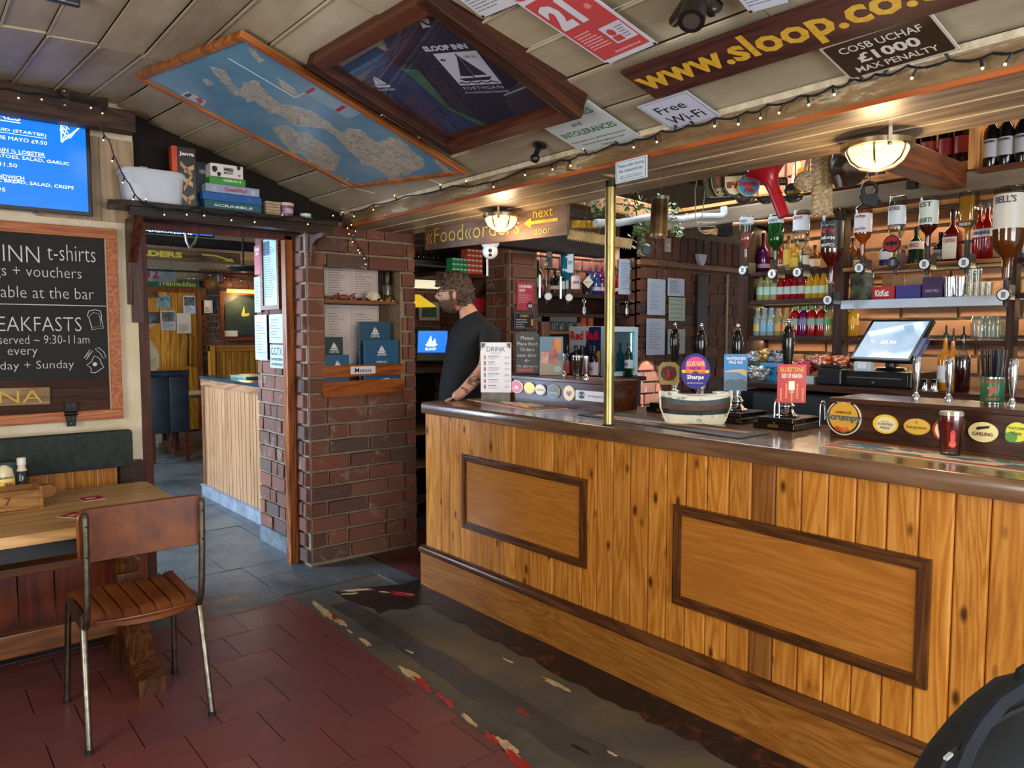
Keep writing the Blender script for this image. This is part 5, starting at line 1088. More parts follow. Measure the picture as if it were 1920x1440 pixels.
for q in((-.75,.55,.28,.3),(-.5,.2,.2,.22),(.72,.85,.2,.22)):part('cow_patch',MB().prism([((q[0]+q[2]*.6*math.cos(k/10*6.283)*(1+.2*math.sin(k*2)))*w_/2,(q[1]+q[3]*.8*math.sin(k/10*6.283))*h_)for k in range(10)],.0005,.0015,BOTM),flat('#17171a',.5),t)
gbox('dark_game','dark patterned game box standing in shadow behind the stack',368,392,SZ,SZ+.28,4.50,.08,'#1d2322',[('HERD',.1,.8,.5,.08,'#a8a8a4',.03)])
tb=thing('plastic_tub','white lidded plastic tub at the end of the games shelf','tub',(1.135,4.49,SZ))
part('tub',MB().lathe([(.135,0),(.145,.02),(.158,.15),(.163,.155),(.163,.17),(.155,.172),(.15,.165),(.138,.03)],32,sq=.55,sy=.5),flat('#c3cbd8',.4),tb,40);part('lid',MB().lathe([(.168,.150),(.168,.172),(.155,.185),(.12,.187)],32,sq=.55,sy=.5),flat('#ccd4e0',.35),tb,40)
part('paper_slip',MB().box(-.06,-.02,-.01,.0,.187,.205),flat('#b8a890',.6),tb)
t=thing('serviette_stack','pile of brown paper serviettes beside the round tub on the shelf','serviettes',(W(511,380,'y',4.42).x,4.46,SZ));
for k in range(5):part('serviette',MB().box(-.045,.045,-.05,.05,.001+k*.017,.017+k*.017,b=.004),two('#8f7d64','#b09c80',30,.7),t)
t=thing('round_tub','round white and purple tub beside the serviettes on the shelf','tub',(W(540,380,'y',4.42).x,4.46,SZ));part('tub',MB().lathe([(.045,0),(.048,.08)],24),two('#b8b0c0','#7d3a64',9,.4,st=(.1,.1,2.5),lo=.48,hi=.52),t,50);part('lid',MB().lathe([(.051,.072),(.051,.088),(.047,.091)],24),flat('#c9c2ac',.4),t,50)
t=thing('small_tin','little green and white tin near the far end of the shelf','tin',(W(575,385,'y',4.42).x,4.44,SZ));part('tin',MB().lathe([(.042,0),(.042,.016)],24),flat('#4f8a50',.4),t,50);part('lid',MB().lathe([(.034,.016),(.034,.036)],24),flat('#d3d8da',.4),t,50)
# ---- menu recess
YB=PW+.15
t=thing('recess_shelf','thin brown wooden shelf set into the brick recess','shelf',(2.4,PW+.07,W(670,566,'y',PW).z));zr=W(670,563,'y',PW).z
part('shelf_board',MB().box(HX0+.003,W(742,566,'y',PW).x,PW-.005,YB-.002,zr-.022,zr),wood('#4a2612','#6a3a1e','#7e4a2a','x',.4),t,world=True)
def rsheet(nm,lab,x0,x1,y0,y1,seed,nl):
 a=W(x0,y0,'y',YB-.004);b=W(x1,y1,'y',YB-.004);M=frame(((a.x+b.x)/2,YB-.004,(a.z+b.z)/2),(1,0,0),(0,0,1));t=thing(nm,lab,'menu sheet',M=M);w_,h_=b.x-a.x,a.z-b.z
 part('sheet',MB().box(-w_/2,w_/2,-h_/2,h_/2,0,.002),flat('#b5a9a4',.5),t)
 for sg in(-1,1):fr_=MB();fr(fr_,w_*.46,h_*.92,.0012,.002,.0026,Matrix.Translation((sg*w_*.245,0,0)));part('border_line',fr_,flat('#6a625e',.6),t);lines(t,sg*w_*.245-w_*.19,sg*w_*.245+w_*.17,[h_*.36-h_*.8*k/nl for k in range(nl)],.0035,flat('#5a5350',.6),z=.002,seed=seed+sg,frac=(.35,.9))
rsheet('menu_sheet','pinned menu pages behind the shells above the recess shelf',607,709,492,560,1,11);rsheet('menu_sheet','pinned menu pages behind the blue booklets below the recess shelf',608,711,571,690,2,20)
zs_=zr+.0005
t=thing('miners_lamp','old dark brass miners lamp at the end of the recess shelf','lamp',(W(728,540,'y',PW+.06).x,PW+.075,zs_));dkb=two('#1b1a16','#3a3426',20,.3,.9)
part('base',MB().lathe([(.038,0),(.038,.04),(.034,.045)],20),two('#4a3a20','#6a5630',20,.3,.9),t,50);part('glass',MB().lathe([(.030,.045),(.030,.115)],20),flat('#55554a',.05),t,50);part('bonnet',MB().lathe([(.035,.115),(.037,.12),(.037,.27),(.03,.28)],20),dkb,t,50)
for k in range(5):part('guard_bar',MB().tube([(.034*math.cos(k*1.257),.034*math.sin(k*1.257),.045),(.034*math.cos(k*1.257),.034*math.sin(k*1.257),.118)],.0025,6),dkb,t)
shm=two('#b8a890','#e0d4c0',24,.5)
def shell(px,py,r,lab,kind='scallop',mt=None):
 p=W(px,py,'y',PW+.04);t=MB()
 if kind=='scallop':
  vs=[];n_=18
  for j in range(5):
   rr_=r*(j+.3)/4.3
   for i in range(n_+1):
    a=rad(20+140*i/n_);f_=1+.04*math.sin(i*math.pi);rib_=.006*(1 if i%2 else-1)*j/4
    vs.append((rr_*math.cos(a)*1.0,-.022*math.sin(j/4*1.5)+rib_,rr_*math.sin(a)*1.05))
  fs=[(j*(n_+1)+i,j*(n_+1)+i+1,(j+1)*(n_+1)+i+1,(j+1)*(n_+1)+i)for j in range(4)for i in range(n_)];o_=len(vs);vs+=[(x,y+.006,z)for x,y,z in vs];fs+=[tuple(q+o_ for q in f)[::-1]for f in fs]
  t.add([(x+p.x,y+PW+.04,z+zs_)for x,y,z in vs],fs)
 elif kind=='crab':
  t.ball((p.x,PW+.05,zs_+r*.45),(r,r*.6,r*.45),14)
  for sg in(-1,1):
   for k in range(4):t.tube([(p.x+sg*r*.7,PW+.05,zs_+r*.5),(p.x+sg*r*(1.2+.1*k),PW+.04-.01*k,zs_+r*(.7+.15*k)),(p.x+sg*r*(1.5+.1*k),PW+.03,zs_+.005)],.004,5)
 else:t.ball((p.x,PW+.05,zs_+r*.42),(r,r*.7,r*.42),12)
 o=solo('seashell' if kind!='crab' else 'crab_shell',t,mt or shm,lab,'seashell','seashells on the recess shelf',50)
 return o
shell(697,560,.062,'large ribbed scallop shell standing on the recess shelf');shell(646,562,.042,'rusty orange crab shell on the recess shelf','crab',two('#5a2c14','#8a4a24',30,.5))
shell(616,562,.028,'dark spiky crab shell at the near end of the recess shelf','crab',two('#3a2c20','#6a5844',40,.6));shell(664,562,.022,'long pale pebble lying between the crab shell and scallop','p')
shell(684,562,.022,'grey brown stone in front of the scallop shell','p',two('#4a4240','#6a605c',20,.6));shell(705,562,.018,'pink curled shell beside the scallop','p',two('#b08a80','#d8b8b0',40,.5));shell(716,562,.014,'small white shell between the scallop and miners lamp','p');shell(737,563,.014,'small white cone shell past the miners lamp','p');shell(630,562,.016,'small cream shell between the two crab shells','p')
def booklet(lab,x0,x1,y0,y1,yy_,col,title,big=True):
 a=W(x0,y0,'y',yy_);b=W(x1,y1,'y',yy_);M=frame(((a.x+b.x)/2,yy_,(a.z+b.z)/2),(1,0,0),(0,.0,1));t=thing('menu_booklet',lab,'menu',M=M,group='menu booklets in the wall rack');w_,h_=b.x-a.x,a.z-b.z
 part('cover',MB().box(-w_/2,w_/2,-h_/2,h_/2,-.012,0),flat(col,.45),t);part('spine',MB().tube([(-w_/2,-h_/2,-.006),(-w_/2,h_/2,-.006)],.006,8),flat(col,.45),t,50)
 y_=h_/2-.075;part('emblem',MB().prism([(-.022,y_),(-.002,y_+.04),(0,y_)],0,.0006).prism([(.003,y_),(.003,y_+.035),(.024,y_+.002)],0,.0006).prism([(-.034,y_-.004),(.034,y_-.004),(.022,y_-.014),(-.026,y_-.014)],0,.0006),flat('#c9d2d8',.5),t);T(t,'SLOOP INN',0,y_-.026,.07,.016,flat('#c9d2d8',.5),z=.0008,bold=.02)
 if title:T(t,title,0,y_-.077,.085 if big else.05,.015 if big else.009,flat('#c9d2d8',.5),z=.0008)
 return t,w_,h_
booklet('dark teal dessert booklet at the back of the rack near the doorway',609,644,632,720,PW+.05,'#0f2a30','DESSERT',False)
t,w_,h_=booklet('blue booklet with lobster drawing behind the near end of the rack rail',611,655,666,738,PW-.004,'#1c4b6a',None)
part('lobster_drawing',MB().tube([(-.05,-.09,.001),(-.02,-.06,.001),(.0,-.05,.001),(.03,-.06,.001),(.05,-.08,.001),(.04,-.10,.001),(.01,-.09,.001),(0,-.07,.001),(-.03,-.10,.001)],.003,5),flat('#c9d2d8',.5),t)
booklet('tall dark blue booklet behind the front menu in the rack',674,733,603,730,PW+.05,'#12405a',None)
t,w_,h_=booklet('large blue menu booklet at the front of the rack',683,748,638,742,PW-.004,'#184a6c','MENU')
part('lobster_drawing',MB().tube([(-.10,-.12,.001),(-.06,-.085,.001),(-.03,-.10,.001),(.0,-.075,.001),(.05,-.07,.001),(.09,-.10,.001),(.05,-.09,.001),(.0,-.10,.001),(-.05,-.12,.001)],.003,5),flat('#c9d2d8',.5),t)
rk=thing('menu_rack','two brown wooden rails labelled Menus holding booklets against the bricks','menu rack',(2.37,PW-.02,W(680,738,'y',PW).z));rw=wood('#5a2c10','#80441c','#97582a','x',.3,rv=0)
def rail(x0,x1,yt,yb_,ch_):
 a=W(x0,yt,'y',PW-.03);b=W(x1,yb_,'y',PW-.03);zt,zb=a.z,b.z;m=MB();pts=[(a.x+ch_,zb),(b.x-ch_,zb),(b.x,zb+ch_),(b.x,zt-ch_),(b.x-ch_,zt),(a.x+ch_,zt),(a.x,zt-ch_),(a.x,zb+ch_)]if ch_ else[(a.x,zb),(b.x,zb),(b.x,zt),(a.x,zt)]
 part('rail',m.prism(pts,.012,.026,Matrix(((1,0,0,0),(0,0,-1,PW),(0,1,0,0),(0,0,0,1)))),rw,rk,world=True);return a,b
a,b=rail(604,758,686,702,.014);
for xx in(a.x+.02,b.x-.02):part('screw',MB().ball((xx,PW-.027,(a.z+b.z)/2),(.004,.003,.004),8),flat('#a88a50',.3,1),rk,world=True)
c_=W(681,692,'y',PW-.03);Ml_=frame((c_.x,PW-.0275,(a.z+b.z)/2+.0),(1,0,0),(0,0,1));pl_=part('label_card',MB().box(c_.x-.095,c_.x+.095,PW-.029,PW-.0265,(a.z+b.z)/2-.024,(a.z+b.z)/2+.028),flat('#ccc4cc',.5),rk,world=True)
T(rk,'Menus',0,.002,.125,.032,flat('#17161c',.5),z=.0024,bold=.005,M=XF[rk.name].inverted()@Ml_)
a,b=rail(605,758,716,733,0);part('tray',MB().box(a.x,b.x,PW-.045,PW-.008,b.z-.012,b.z),rw,rk,world=True)
# ============================================================ BACK BAR
XS=4.28
def zx(py,px=1480,X=XS):return W(px,py,'x',X).z
def yx(px,X=XS,py=560):return W(px,py,'x',X).y
shw=wood('#1c0e09','#331c12','#452a1b','y',.6,rv=.06);shz=wood('#1c0e09','#331c12','#452a1b','z',.65,rv=.06)
bb=thing('back_bar_shelves','dark wooden back bar shelving with warm lights against the brick wall','shelves',(4.4,2.0,1.2))
YA,YB1,YB2,YC0,YC1=yx(1386),yx(1564),yx(1582),yx(1889),yx(1905)
def BP(n,mb,m):return part(n,mb,m,bb,world=True)
for(y0,y1)in((YA-.07,YA),(YB2,YB1),(YC1,YC0)):BP('post',MB().box(XS-.01,XS+.06,y0,y1,1.22,2.27,b=.003),shz)
BP('end_panel',MB().box(XS+.06,BW-.03,YA-.03,YA,1.22,2.27),shz)
Zg,Zm,Zt=zx(506,1480),zx(561,1480),zx(630,1480)
Zr,Zs,Zl=zx(495,1700),zx(560,1700),zx(638,1750)
for z,y0,y1 in((Zg,YB1,YA),(Zm,YB1,YA),(Zt,YB1,YA),(Zr,YC0,YB2),(Zl,YC0,YB2),(Zg-.02,-.2,YC1),(Zm-.01,-.2,YC1),(Zl,-.2,YC1)):
 BP('shelf_board',MB().box(XS,BW-.03,y0,y1,z-.026,z,b=.002),shw)
BP('metal_shelf',MB().box(XS-.03,BW-.03,YC0,YB2,Zs-.016,Zs,b=.002).box(XS-.035,XS-.02,YC0,YB2,Zs-.05,Zs,b=.003),flat('#b9c6d6',.35,.3))
BP('dowel_rail',MB().tube([(XS-.08,yx(1560,XS-.08),zx(407,1540,XS-.08)),(XS-.08,YA,zx(418,1400,XS-.08))],.014,12),wood('#8a5a34','#a87448','#be8c5e','y',.35));BP('dowel_rail',MB().tube([(XS-.08,yx(1600,XS-.08),zx(398,1620,XS-.08)),(XS-.08,-.2,zx(398,1620,XS-.08)+.0)],.014,12),wood('#8a5a34','#a87448','#be8c5e','y',.35))
for zz in(Zr-.012,):BP('dowel_rail',MB().tube([(XS-.012,YC0,zz),(XS-.012,YB2,zz)],.011,10),wood('#7a4a2a','#9a683e','#b08052','y',.35))
rough=two('#4e4236','#8a7a64',5,.85,st=(1,.2,1),bump=.8,world=True,lo=.3,hi=.7)
solo('rough_beam',MB().box(4.26,4.42,.2,3.7,2.28,2.385,b=.012),rough,'rough grey timber beam above the hanging spirit bottles','beam',kind=None)
solo('upper_shelf_board',MB().box(4.30,BW-.03,1.50,3.7,2.41,2.432),wood('#a06a3a','#c58c54','#d8a26a','y',.4,rnd=False),'pale pine shelf board of spirit bottles above the rough beam','shelf')
solo('wine_shelf_board',MB().box(4.22,BW-.03,.2,1.44,2.36,2.385),wood('#4a2818','#6a3e26','#7e5034','y',.4,rnd=False),'brown shelf board carrying the white labelled wine bottles','shelf')
solo('shelf_upright',MB().box(4.25,4.57,1.475,1.5,2.39,2.80),wood('#a06a3a','#c58c54','#d8a26a','z',.4,rnd=False),'pale pine upright between red and white labelled wine','shelf upright')
solo('sloped_beam',MB().bar((2.95,1.60,2.40),(4.26,1.56,2.36),.11,.12,b=.006),wood('#4a2312','#6e3a20','#82492a','x',.4,rnd=False),'smooth brown beam running back from the soffit to the wine shelf','beam')
def strip_light(z,y0,y1,watt,x=BW-.10,col=(1,.74,.42)):
 l=bpy.data.lights.new('shelf_strip','AREA');l.shape='RECTANGLE';l.size=.02;l.size_y=y1-y0;l.energy=watt*.6;l.color=col
 o=bpy.data.objects.new('shelf_strip_light',l);C.objects.link(o);o.location=(x,(y0+y1)/2,z);o.rotation_euler=(0,rad(12),0)
for z,y0,y1,p in((Zg-.035,YB1,YA-.03,1.6),(Zm-.035,YB1,YA-.03,1.9),(Zt-.035,YB1,YA-.03,1.9),(2.24,YB1,YA,2.6),(Zr-.035,YC0,YB2,3.2),(Zs-.055,YC0,YB2,3.2),(2.22,YC0,YB2,3.4),(Zl-.035,YC0,YB2,2.4),(2.22,.3,YC1,3),(Zg-.06,.3,YC1,3),(Zm-.05,.3,YC1,3),(Zl-.035,.3,YC1,2)):strip_light(z,y0,y1,p)
strip_light(2.80,.3,1.46,5,BW-.12);strip_light(2.85,1.52,3.6,8,BW-.12,(1,.55,.18))
ZB=W(1450,713,'x',4.25).z
bc=thing('back_counter','dark wooden counter with black fridges below the back bar shelves','counter',(4.3,1.7,0));
part('worktop',MB().box(4.02,BW-.03,-.3,W(1400,720,'x',4.02).y+.12,ZB-.035,ZB,b=.004),wood('#2c1710','#442820','#5a3a2e','y',.3,rnd=False),bc,world=True)
part('cabinet',MB().box(4.10,BW-.05,-.3,2.7,.15,ZB-.06),flat('#101114',.4),bc,world=True);part('drawer_front',MB().box(4.085,4.10,1.75,2.6,ZB-.24,ZB-.07,b=.004),flat('#3c434b',.35),bc,world=True)
for k in range(4):part('fridge_door',MB().box(4.08,4.10,-.2+k*.48,.26+k*.48,.3,ZB-.1,b=.004),flat('#14171b',.2),bc,world=True)
# ---- bottles
PRO={'spirit':[(.86,0),(1,.02),(1,.55),(.9,.63),(.45,.72),(.34,.76),(.32,.95)],'wine':[(.92,0),(1,.02),(1,.60),(.85,.68),(.45,.76),(.37,.82),(.37,.97)],'mixer':[(.88,0),(1,.03),(1,.52),(.8,.66),(.5,.80),(.44,.95)],'juice':[(.9,0),(1,.05),(.93,.3),(1,.5),(1,.66),(.75,.80),(.48,.86),(.46,.9)],'squat':[(.9,0),(1,.02),(1,.50),(.92,.58),(.4,.68),(.3,.74),(.3,.95)]}
def prof(kind,h,r,z0=0):return[(a*r,z0+b*h)for a,b in PRO[kind]]
def cut(pr,f0,f1):
 out=[]
 for i,(r_,z)in enumerate(pr):
  if i and(pr[i-1][1]<f0<z):t_=(f0-pr[i-1][1])/(z-pr[i-1][1]);out.append((pr[i-1][0]+(r_-pr[i-1][0])*t_,f0))
  if i and(pr[i-1][1]<f1<z):t_=(f1-pr[i-1][1])/(z-pr[i-1][1]);out.append((pr[i-1][0]+(r_-pr[i-1][0])*t_,f1))
  if f0<=z<=f1:out.append((r_,z))
 return out
def bottle(lab,p,h,r,kind,glass,liq=None,level=.6,cap='#16161a',label='#d8d4c8',lz=(.15,.45),txt=None,tcol='#222222',sq=0,rz=rad(-90),name='spirit_bottle',cat='bottle',group=None,seg=16,inv=False,caph=.10,sy=1,arc=True,lfrac=1.0):
 t=thing(name,lab,cat,p,rz,group);pr=prof(kind,h,r)
 if inv:pr=[(a,h-z)for a,z in pr][::-1]
 sqq=sq*1.0
 part('glass',MB().lathe(pr,seg,sq=sqq,sy=sy),glass,t,45)
 if liq:
  zl=h*level;q=cut([(max(a-.002,.003),z)for a,z in pr],.002 if not inv else.0,zl);part('liquid',MB().lathe(q,seg,sq=sqq,sy=sy),liq,t,45)
 if cap and not inv:part('cap',MB().lathe([(pr[-1][0]*1.12,h*(1-caph)),(pr[-1][0]*1.15,h*(1-caph*.5)),(pr[-1][0]*1.1,h)],12),flat(cap,.3),t,45)
 if label:
  z0,z1=lz[0]*h,lz[1]*h
  if sq:o=part('label',MB().box(-r*.88,r*.88,-r*sy-.003,-r*sy-.0005,z0,z1),flat(label,.45),t)
  else:o=part('label',MB().lathe([(r+.0008,z0),(r+.0008,z1)],seg,cap=False,sy=sy),flat(label,.45),t,45)
  if txt:
   tx=txt if isinstance(txt,(list,tuple))else[txt];n_=len(tx)
   for i,s_ in enumerate(tx):
    zc_=z1-(i+.5)*(z1-z0)/n_;T(o,s_,0,0,r*1.45*lfrac,min((z1-z0)/n_*.55,r*.6),flat(tcol,.45),z=.0012,bold=.02,bend=None if sq else r*1.02,M=Matrix.Translation((0,-r*sy-.0025,zc_))@BOTM)
 return t
G=dict(clear=glassm('#e9f0ee',.02),green=glassm('#2f9a3e',.03,diff=.12),dkgreen=glassm('#1c4a2a',.03,diff=.35),purple=glassm('#7a1a70',.03,diff=.45),red=glassm('#c0242c',.03,diff=.4),amber=glassm('#b8691a',.03,diff=.25),orange=glassm('#e0951e',.05,diff=.5),tonic=glassm('#c9dde2',.03,diff=.4),yellow=glassm('#e8c23a',.05,diff=.45),pink=glassm('#eda29a',.03,diff=.2),dark=flat('#100e10',.08),rum=glassm('#7a1a10',.03,diff=.5),blue=glassm('#2a4a9a',.03,diff=.45),teal=glassm('#2a9ab8',.03,diff=.3),lime=glassm('#cfd39a',.04,diff=.4),pale=glassm('#d9cf9a',.04,diff=.3))
def stand(lab,px,zb,ytop,r,kind,glass,X=4.46,**k):
 p=W(px,500,'x',X);p.z=zb+.001;yt=W(px,ytop,'x',X).z;return bottle(lab,p,yt-zb,r,kind,glass,**k)
GX=4.42
stand('slim green liqueur bottle behind the pink gin optic',1418,Zg,432,.030,'spirit',G['green'],cap='#8a97a6',label='#b9c8c8')
stand('purple glass gin bottle on the top left shelf',1431,Zg,438,.042,'squat',G['purple'],cap='#3a1024',label='#c9b3c9',lz=(.14,.24))
stand('dark red gin bottle half hidden behind the green optic bottle',1461,Zg,446,.040,'squat',G['red'],cap='#5a1020',label='#d0b8c0',lz=(.14,.24))
stand('pale rum bottle with yellow and red label on the top left shelf',1478,Zg,443,.034,'spirit',G['pale'],cap='#3a3a3a',label='#d8b23a',lz=(.2,.62))
stand('round yellow labelled bottle behind the clear vodka optic',1492,Zg,452,.036,'squat',G['yellow'],cap='#c8c8c8',label='#e0c040')
stand('clear bottle with white label beside the black rum bottle',1511,Zg,444,.034,'spirit',G['clear'],cap='#c8c8c8',label='#d8d8d0')
stand('small amber bottle at the right end of the top left shelf',1527,Zg,460,.032,'spirit',G['amber'],label='#d8cdb0')
RX_=4.46
for(lab,px,yt,r,kd,g_,kw)in(('amber whiskey bottle with black label at the left of the right bay',1598,447,.038,'spirit',G['amber'],dict(label='#16161a')),('squat golden tequila bottle behind the spiced rum optic',1612,466,.040,'squat',G['amber'],dict(label='#c8a868')),('clear and blue liqueur bottle behind the white rum optic',1660,452,.036,'spirit',G['blue'],dict(label='#d8dde4',lz=(.3,.6))),('small pink liqueur bottle left of the dark aniseed bottle',1694,470,.026,'spirit',G['pink'],dict(label='#c84a5a')),('dark green aniseed bottle with white and red label',1716,426,.040,'spirit',G['dkgreen'],dict(label='#d8d4cc',txt='PERNOD',tcol='#b02028',lz=(.42,.62))),('dark coffee liqueur bottle with grey label',1762,436,.036,'squat',G['dark'],dict(label='#8a8478',txt='MARIA',tcol='#2a2622')),('square orange liqueur bottle with cream printed label',1784,393,.040,'squat',G['rum'],dict(label='#d9d0bc',txt=['COINTREAU','',''],tcol='#a02820',sq=.9,seg=24,cap='#15151a',lz=(.08,.48),caph=.2)),('red bitter aperitif bottle beside the tall whisky optic',1833,384,.030,'spirit',G['red'],dict(label='#d4d8dc',txt='CAMPARI',tcol='#20284a',lz=(.42,.56),cap='#b8c0b8')),('second red bitter aperitif bottle nearest the tall whisky optic',1848,381,.030,'spirit',G['red'],dict(label='#d4d8dc',txt='CAMPARI',tcol='#20284a',lz=(.42,.56),cap='#b8c0b8')),('dark bottle with cream label right of the tall whisky optic',1915,400,.036,'spirit',G['blue'],dict(label='#b8b8a8'))):
 stand(lab,px,Zr if px<1885 else Zg-.02,yt,r,kd,g_,RX_,**kw)
def row(xs,zb,ytop,r,kind,name,labs,X=4.36,back=0,**k):
 first={}
 for i,(px,gl,cp,lc)in enumerate(xs):
  key=(gl,cp,lc);p=W(px,560,'x',X);p.z=zb+.001
  if key in first:copytree(first[key],p)
  else:first[key]=bottle(labs[key if key in labs else gl],p,W(px,ytop,'x',X).z-zb,r,kind,G[gl]if isinstance(gl,str)else gl,name=name,cap=cp,label=lc,group={'mixer_bottle':'small mixer bottles on the left bay shelves','juice_bottle':'fruit juice bottles on the bottom shelf'}[name],**k)
  if back:q=p.copy();q.x+=back;q.y+=.03;copytree(first[key],q,label=first[key]['label']+', back row')
labm={'lime':'small pale green tonic bottle with green cap in the middle row','red':'small red mixer bottle with pale label in the middle row','yellow':'small yellow lemonade bottle with green cap in the middle row'}
row([(1426,'lime','#2a6a4a','#9fc4b4'),(1439,'lime','#2a6a4a','#9fc4b4'),(1452,'lime','#2a6a4a','#9fc4b4'),(1464,'red','#7a2a2a','#a8b4b0'),(1477,'red','#7a2a2a','#a8b4b0'),(1490,'red','#7a2a2a','#a8b4b0'),(1503,'red','#7a2a2a','#a8b4b0'),(1517,'yellow','#5a7a3a','#a9c4a8'),(1530,'yellow','#5a7a3a','#a9c4a8'),(1543,'yellow','#5a7a3a','#a9c4a8')],Zm,512,.0265,'mixer','mixer_bottle',labm,lz=(.2,.48),back=.10)
labn={('tonic','#2f8fc4','#3f8fc8'):'clear tonic bottle with bright blue cap in the lower row',('tonic','#b8b060','#c8b860'):'clear tonic bottle with yellow cap in the lower row',('tonic','#6a9ac0','#6aa6cc'):'clear tonic bottle with pale blue label in the lower row',('pale','#b0643a','#c08a40'):'small ginger ale bottle with copper cap in the lower row'}
row([(1395,'tonic','#2f8fc4','#3f8fc8'),(1408,'tonic','#b8b060','#c8b860'),(1421,'tonic','#b8b060','#c8b860'),(1434,'tonic','#6a9ac0','#6aa6cc'),(1447,'tonic','#6a9ac0','#6aa6cc'),(1461,'pale','#b0643a','#c08a40'),(1475,'pale','#b0643a','#c08a40')],Zt,578,.027,'mixer','mixer_bottle',labn,lz=(.16,.42),back=.10)
labj={('red','#1e8a4a','#7a9a8a'):'red fruit juice bottle with green cap on the bottom left shelf',('purple','#1e8a4a','#6a6a9a'):'purple blackcurrant juice bottle with green cap on the bottom left shelf',('lime','#1e8a4a','#5a9a5a'):'pale cloudy juice bottle with green cap beside the centre post',('orange','#1e8a4a','#d88a2a'):'orange juice bottle with green cap right of the centre post',('yellow','#1e8a4a','#d8a02a'):'yellow juice bottle with green cap furthest right of the centre post'}
row([(1492,'red','#1e8a4a','#7a9a8a'),(1508,'purple','#1e8a4a','#6a6a9a'),(1524,'red','#1e8a4a','#7a9a8a'),(1542,'red','#1e8a4a','#7a9a8a'),(1557,'lime','#1e8a4a','#5a9a5a'),(1584,'orange','#1e8a4a','#d88a2a'),(1600,'yellow','#1e8a4a','#d8a02a')],Zt,575,.034,'juice','juice_bottle',labj,lz=(.36,.58),caph=.12,X=4.38)
# ---- optics: bottles hung neck down with measures
def optic(lab,px,ytop,ybot,yopt,r,kind,glass,liq,lvl,lcol,lz,txt,tcol='#222',X=4.14,sq=0,sy=1,circ='#d4dbe0',upside=False,lfrac=1,txtflip=False):
 p=W(px,yopt,'x',X);zt,zb=W(px,ytop,'x',X).z,W(px,ybot,'x',X).z;h=zt-zb
 p0=Vector((p.x,p.y,zb));t=bottle(lab,p0,h,r,kind,glass,liq,lvl,None,None,sq=sq,sy=sy,inv=True,name='optic_bottle',group='spirit bottles hanging in optics',seg=24)
 if lcol:
  z0,z1=lz[0]*h,lz[1]*h
  o=part('label',MB().box(-r*.86,r*.86,-r*sy-.003,-r*sy-.0005,z0,z1,b=0),flat(lcol,.4),t)if sq else part('label',MB().lathe([(r+.0008,z0),(r+.0008,z1)],24,cap=False),flat(lcol,.4),t,45)
  if txt:
   n_=len(txt)
   for i,s_ in enumerate(txt):
    if not s_:continue
    zc_=z1-(i+.5)*(z1-z0)/n_;Mx=Matrix.Translation((0,-r*sy-.003,zc_))@BOTM
    if txtflip:Mx=Mx@Matrix.Rotation(math.pi,4,'Z')
    T(o,s_,0,0,r*1.4*lfrac,min((z1-z0)/n_*.62,r*.7),flat(tcol if isinstance(tcol,str)else tcol[i],.4),z=.0012,bold=.02,bend=None if sq else r*1.02,M=Mx)
 zo=p.z-zb;part('measure',MB().lathe([(.010,zo-.055),(.012,zo-.03),(.017,zo-.02),(.018,zo+.015),(.013,zo+.03),(.013,.012)],14),blackm,t,45)
 Mo_=Matrix.Translation((0,-.030,zo))@BOTM
 part('measure_disc',MB().lathe([(.030,-.012),(.030,.004)],24,Mo_),flat('#14141c',.25),t,45);part('disc_face',MB().lathe([(.0245,.004),(.0245,.0055)],24,Mo_),flat(circ,.25),t)
 part('disc_print',MB().box(-.009,.009,-.014,.014,.0055,.0062,Mo_),flat('#6a7078',.4),t)
 part('bracket',MB().box(-.008,.008,.02,.10,zo-.02,zo+.05),flat('#8d9094',.3,.9),t)
 return t
optic('pink gin bottle hanging in the first optic from the left post',1398,406,490,507,.042,'squat',G['clear'],G['pink'],.62,'#b9c0cc',(.82,.97),["Gordon's"],'#3a4a5a')
optic('emerald green gin bottle hanging second from the left post',1453,403,495,514,.045,'squat',G['green'],G['green'],.85,'#b9c6cc',(.82,.95),["Gordon's"],'#3a4a5a')
optic('clear vodka bottle with white crest label hanging beside the rope',1500,395,495,511,.046,'squat',G['clear'],None,.5,'#c5ccd6',(.62,.90),['SMIRNOFF','',''],'#a02028',txtflip=False)
optic('black labelled dark rum bottle hanging upside down beside the centre post',1557,393,535,563,.062,'spirit',G['clear'],G['rum'],.50,'#121216',(.42,.82),['Captain','Morgan','RUM',''],['#d8d8dc','#d8d8dc','#b82028','#888888'],txtflip=True)if False else None
def cmlabel():
 return optic('black labelled dark rum bottle hanging upside down beside the centre post',1557,393,535,563,.060,'spirit',G['clear'],G['rum'],.52,'#121216',(.48,.84),['*','RUM','Morgan','Captain'],['#888888','#b82028','#d8d8dc','#d8d8dc'],txtflip=True)
cmlabel()
optic('spiced rum bottle hanging first right of the centre post',1616,388,485,503,.044,'squat',G['clear'],glassm('#d8701a',.03,diff=.35),.93,'#c9c4cc',(.50,.86),['Captain Morgan','','Spiced Gold'],'#4a3048')
tb_=optic('clear white rum bottle hanging with a black and red bat roundel',1679,368,488,493,.042,'squat',G['clear'],None,.5,'#c3cdd4',(.55,.84),['BACARDI','',''],'#3a3a44',circ='#3a3a40')
Mo_=Matrix.Translation((0,-.048,W(1671,459,'x',4.14).z-W(1679,488,'x',4.14).z))@BOTM;part('bat_roundel',MB().lathe([(.045,0),(.045,.006)],28,Mo_),flat('#141418',.25),tb_);part('roundel_ring',MB().lathe([(.040,.006),(.040,.0068)],28,Mo_),flat('#8a2420',.3),tb_)
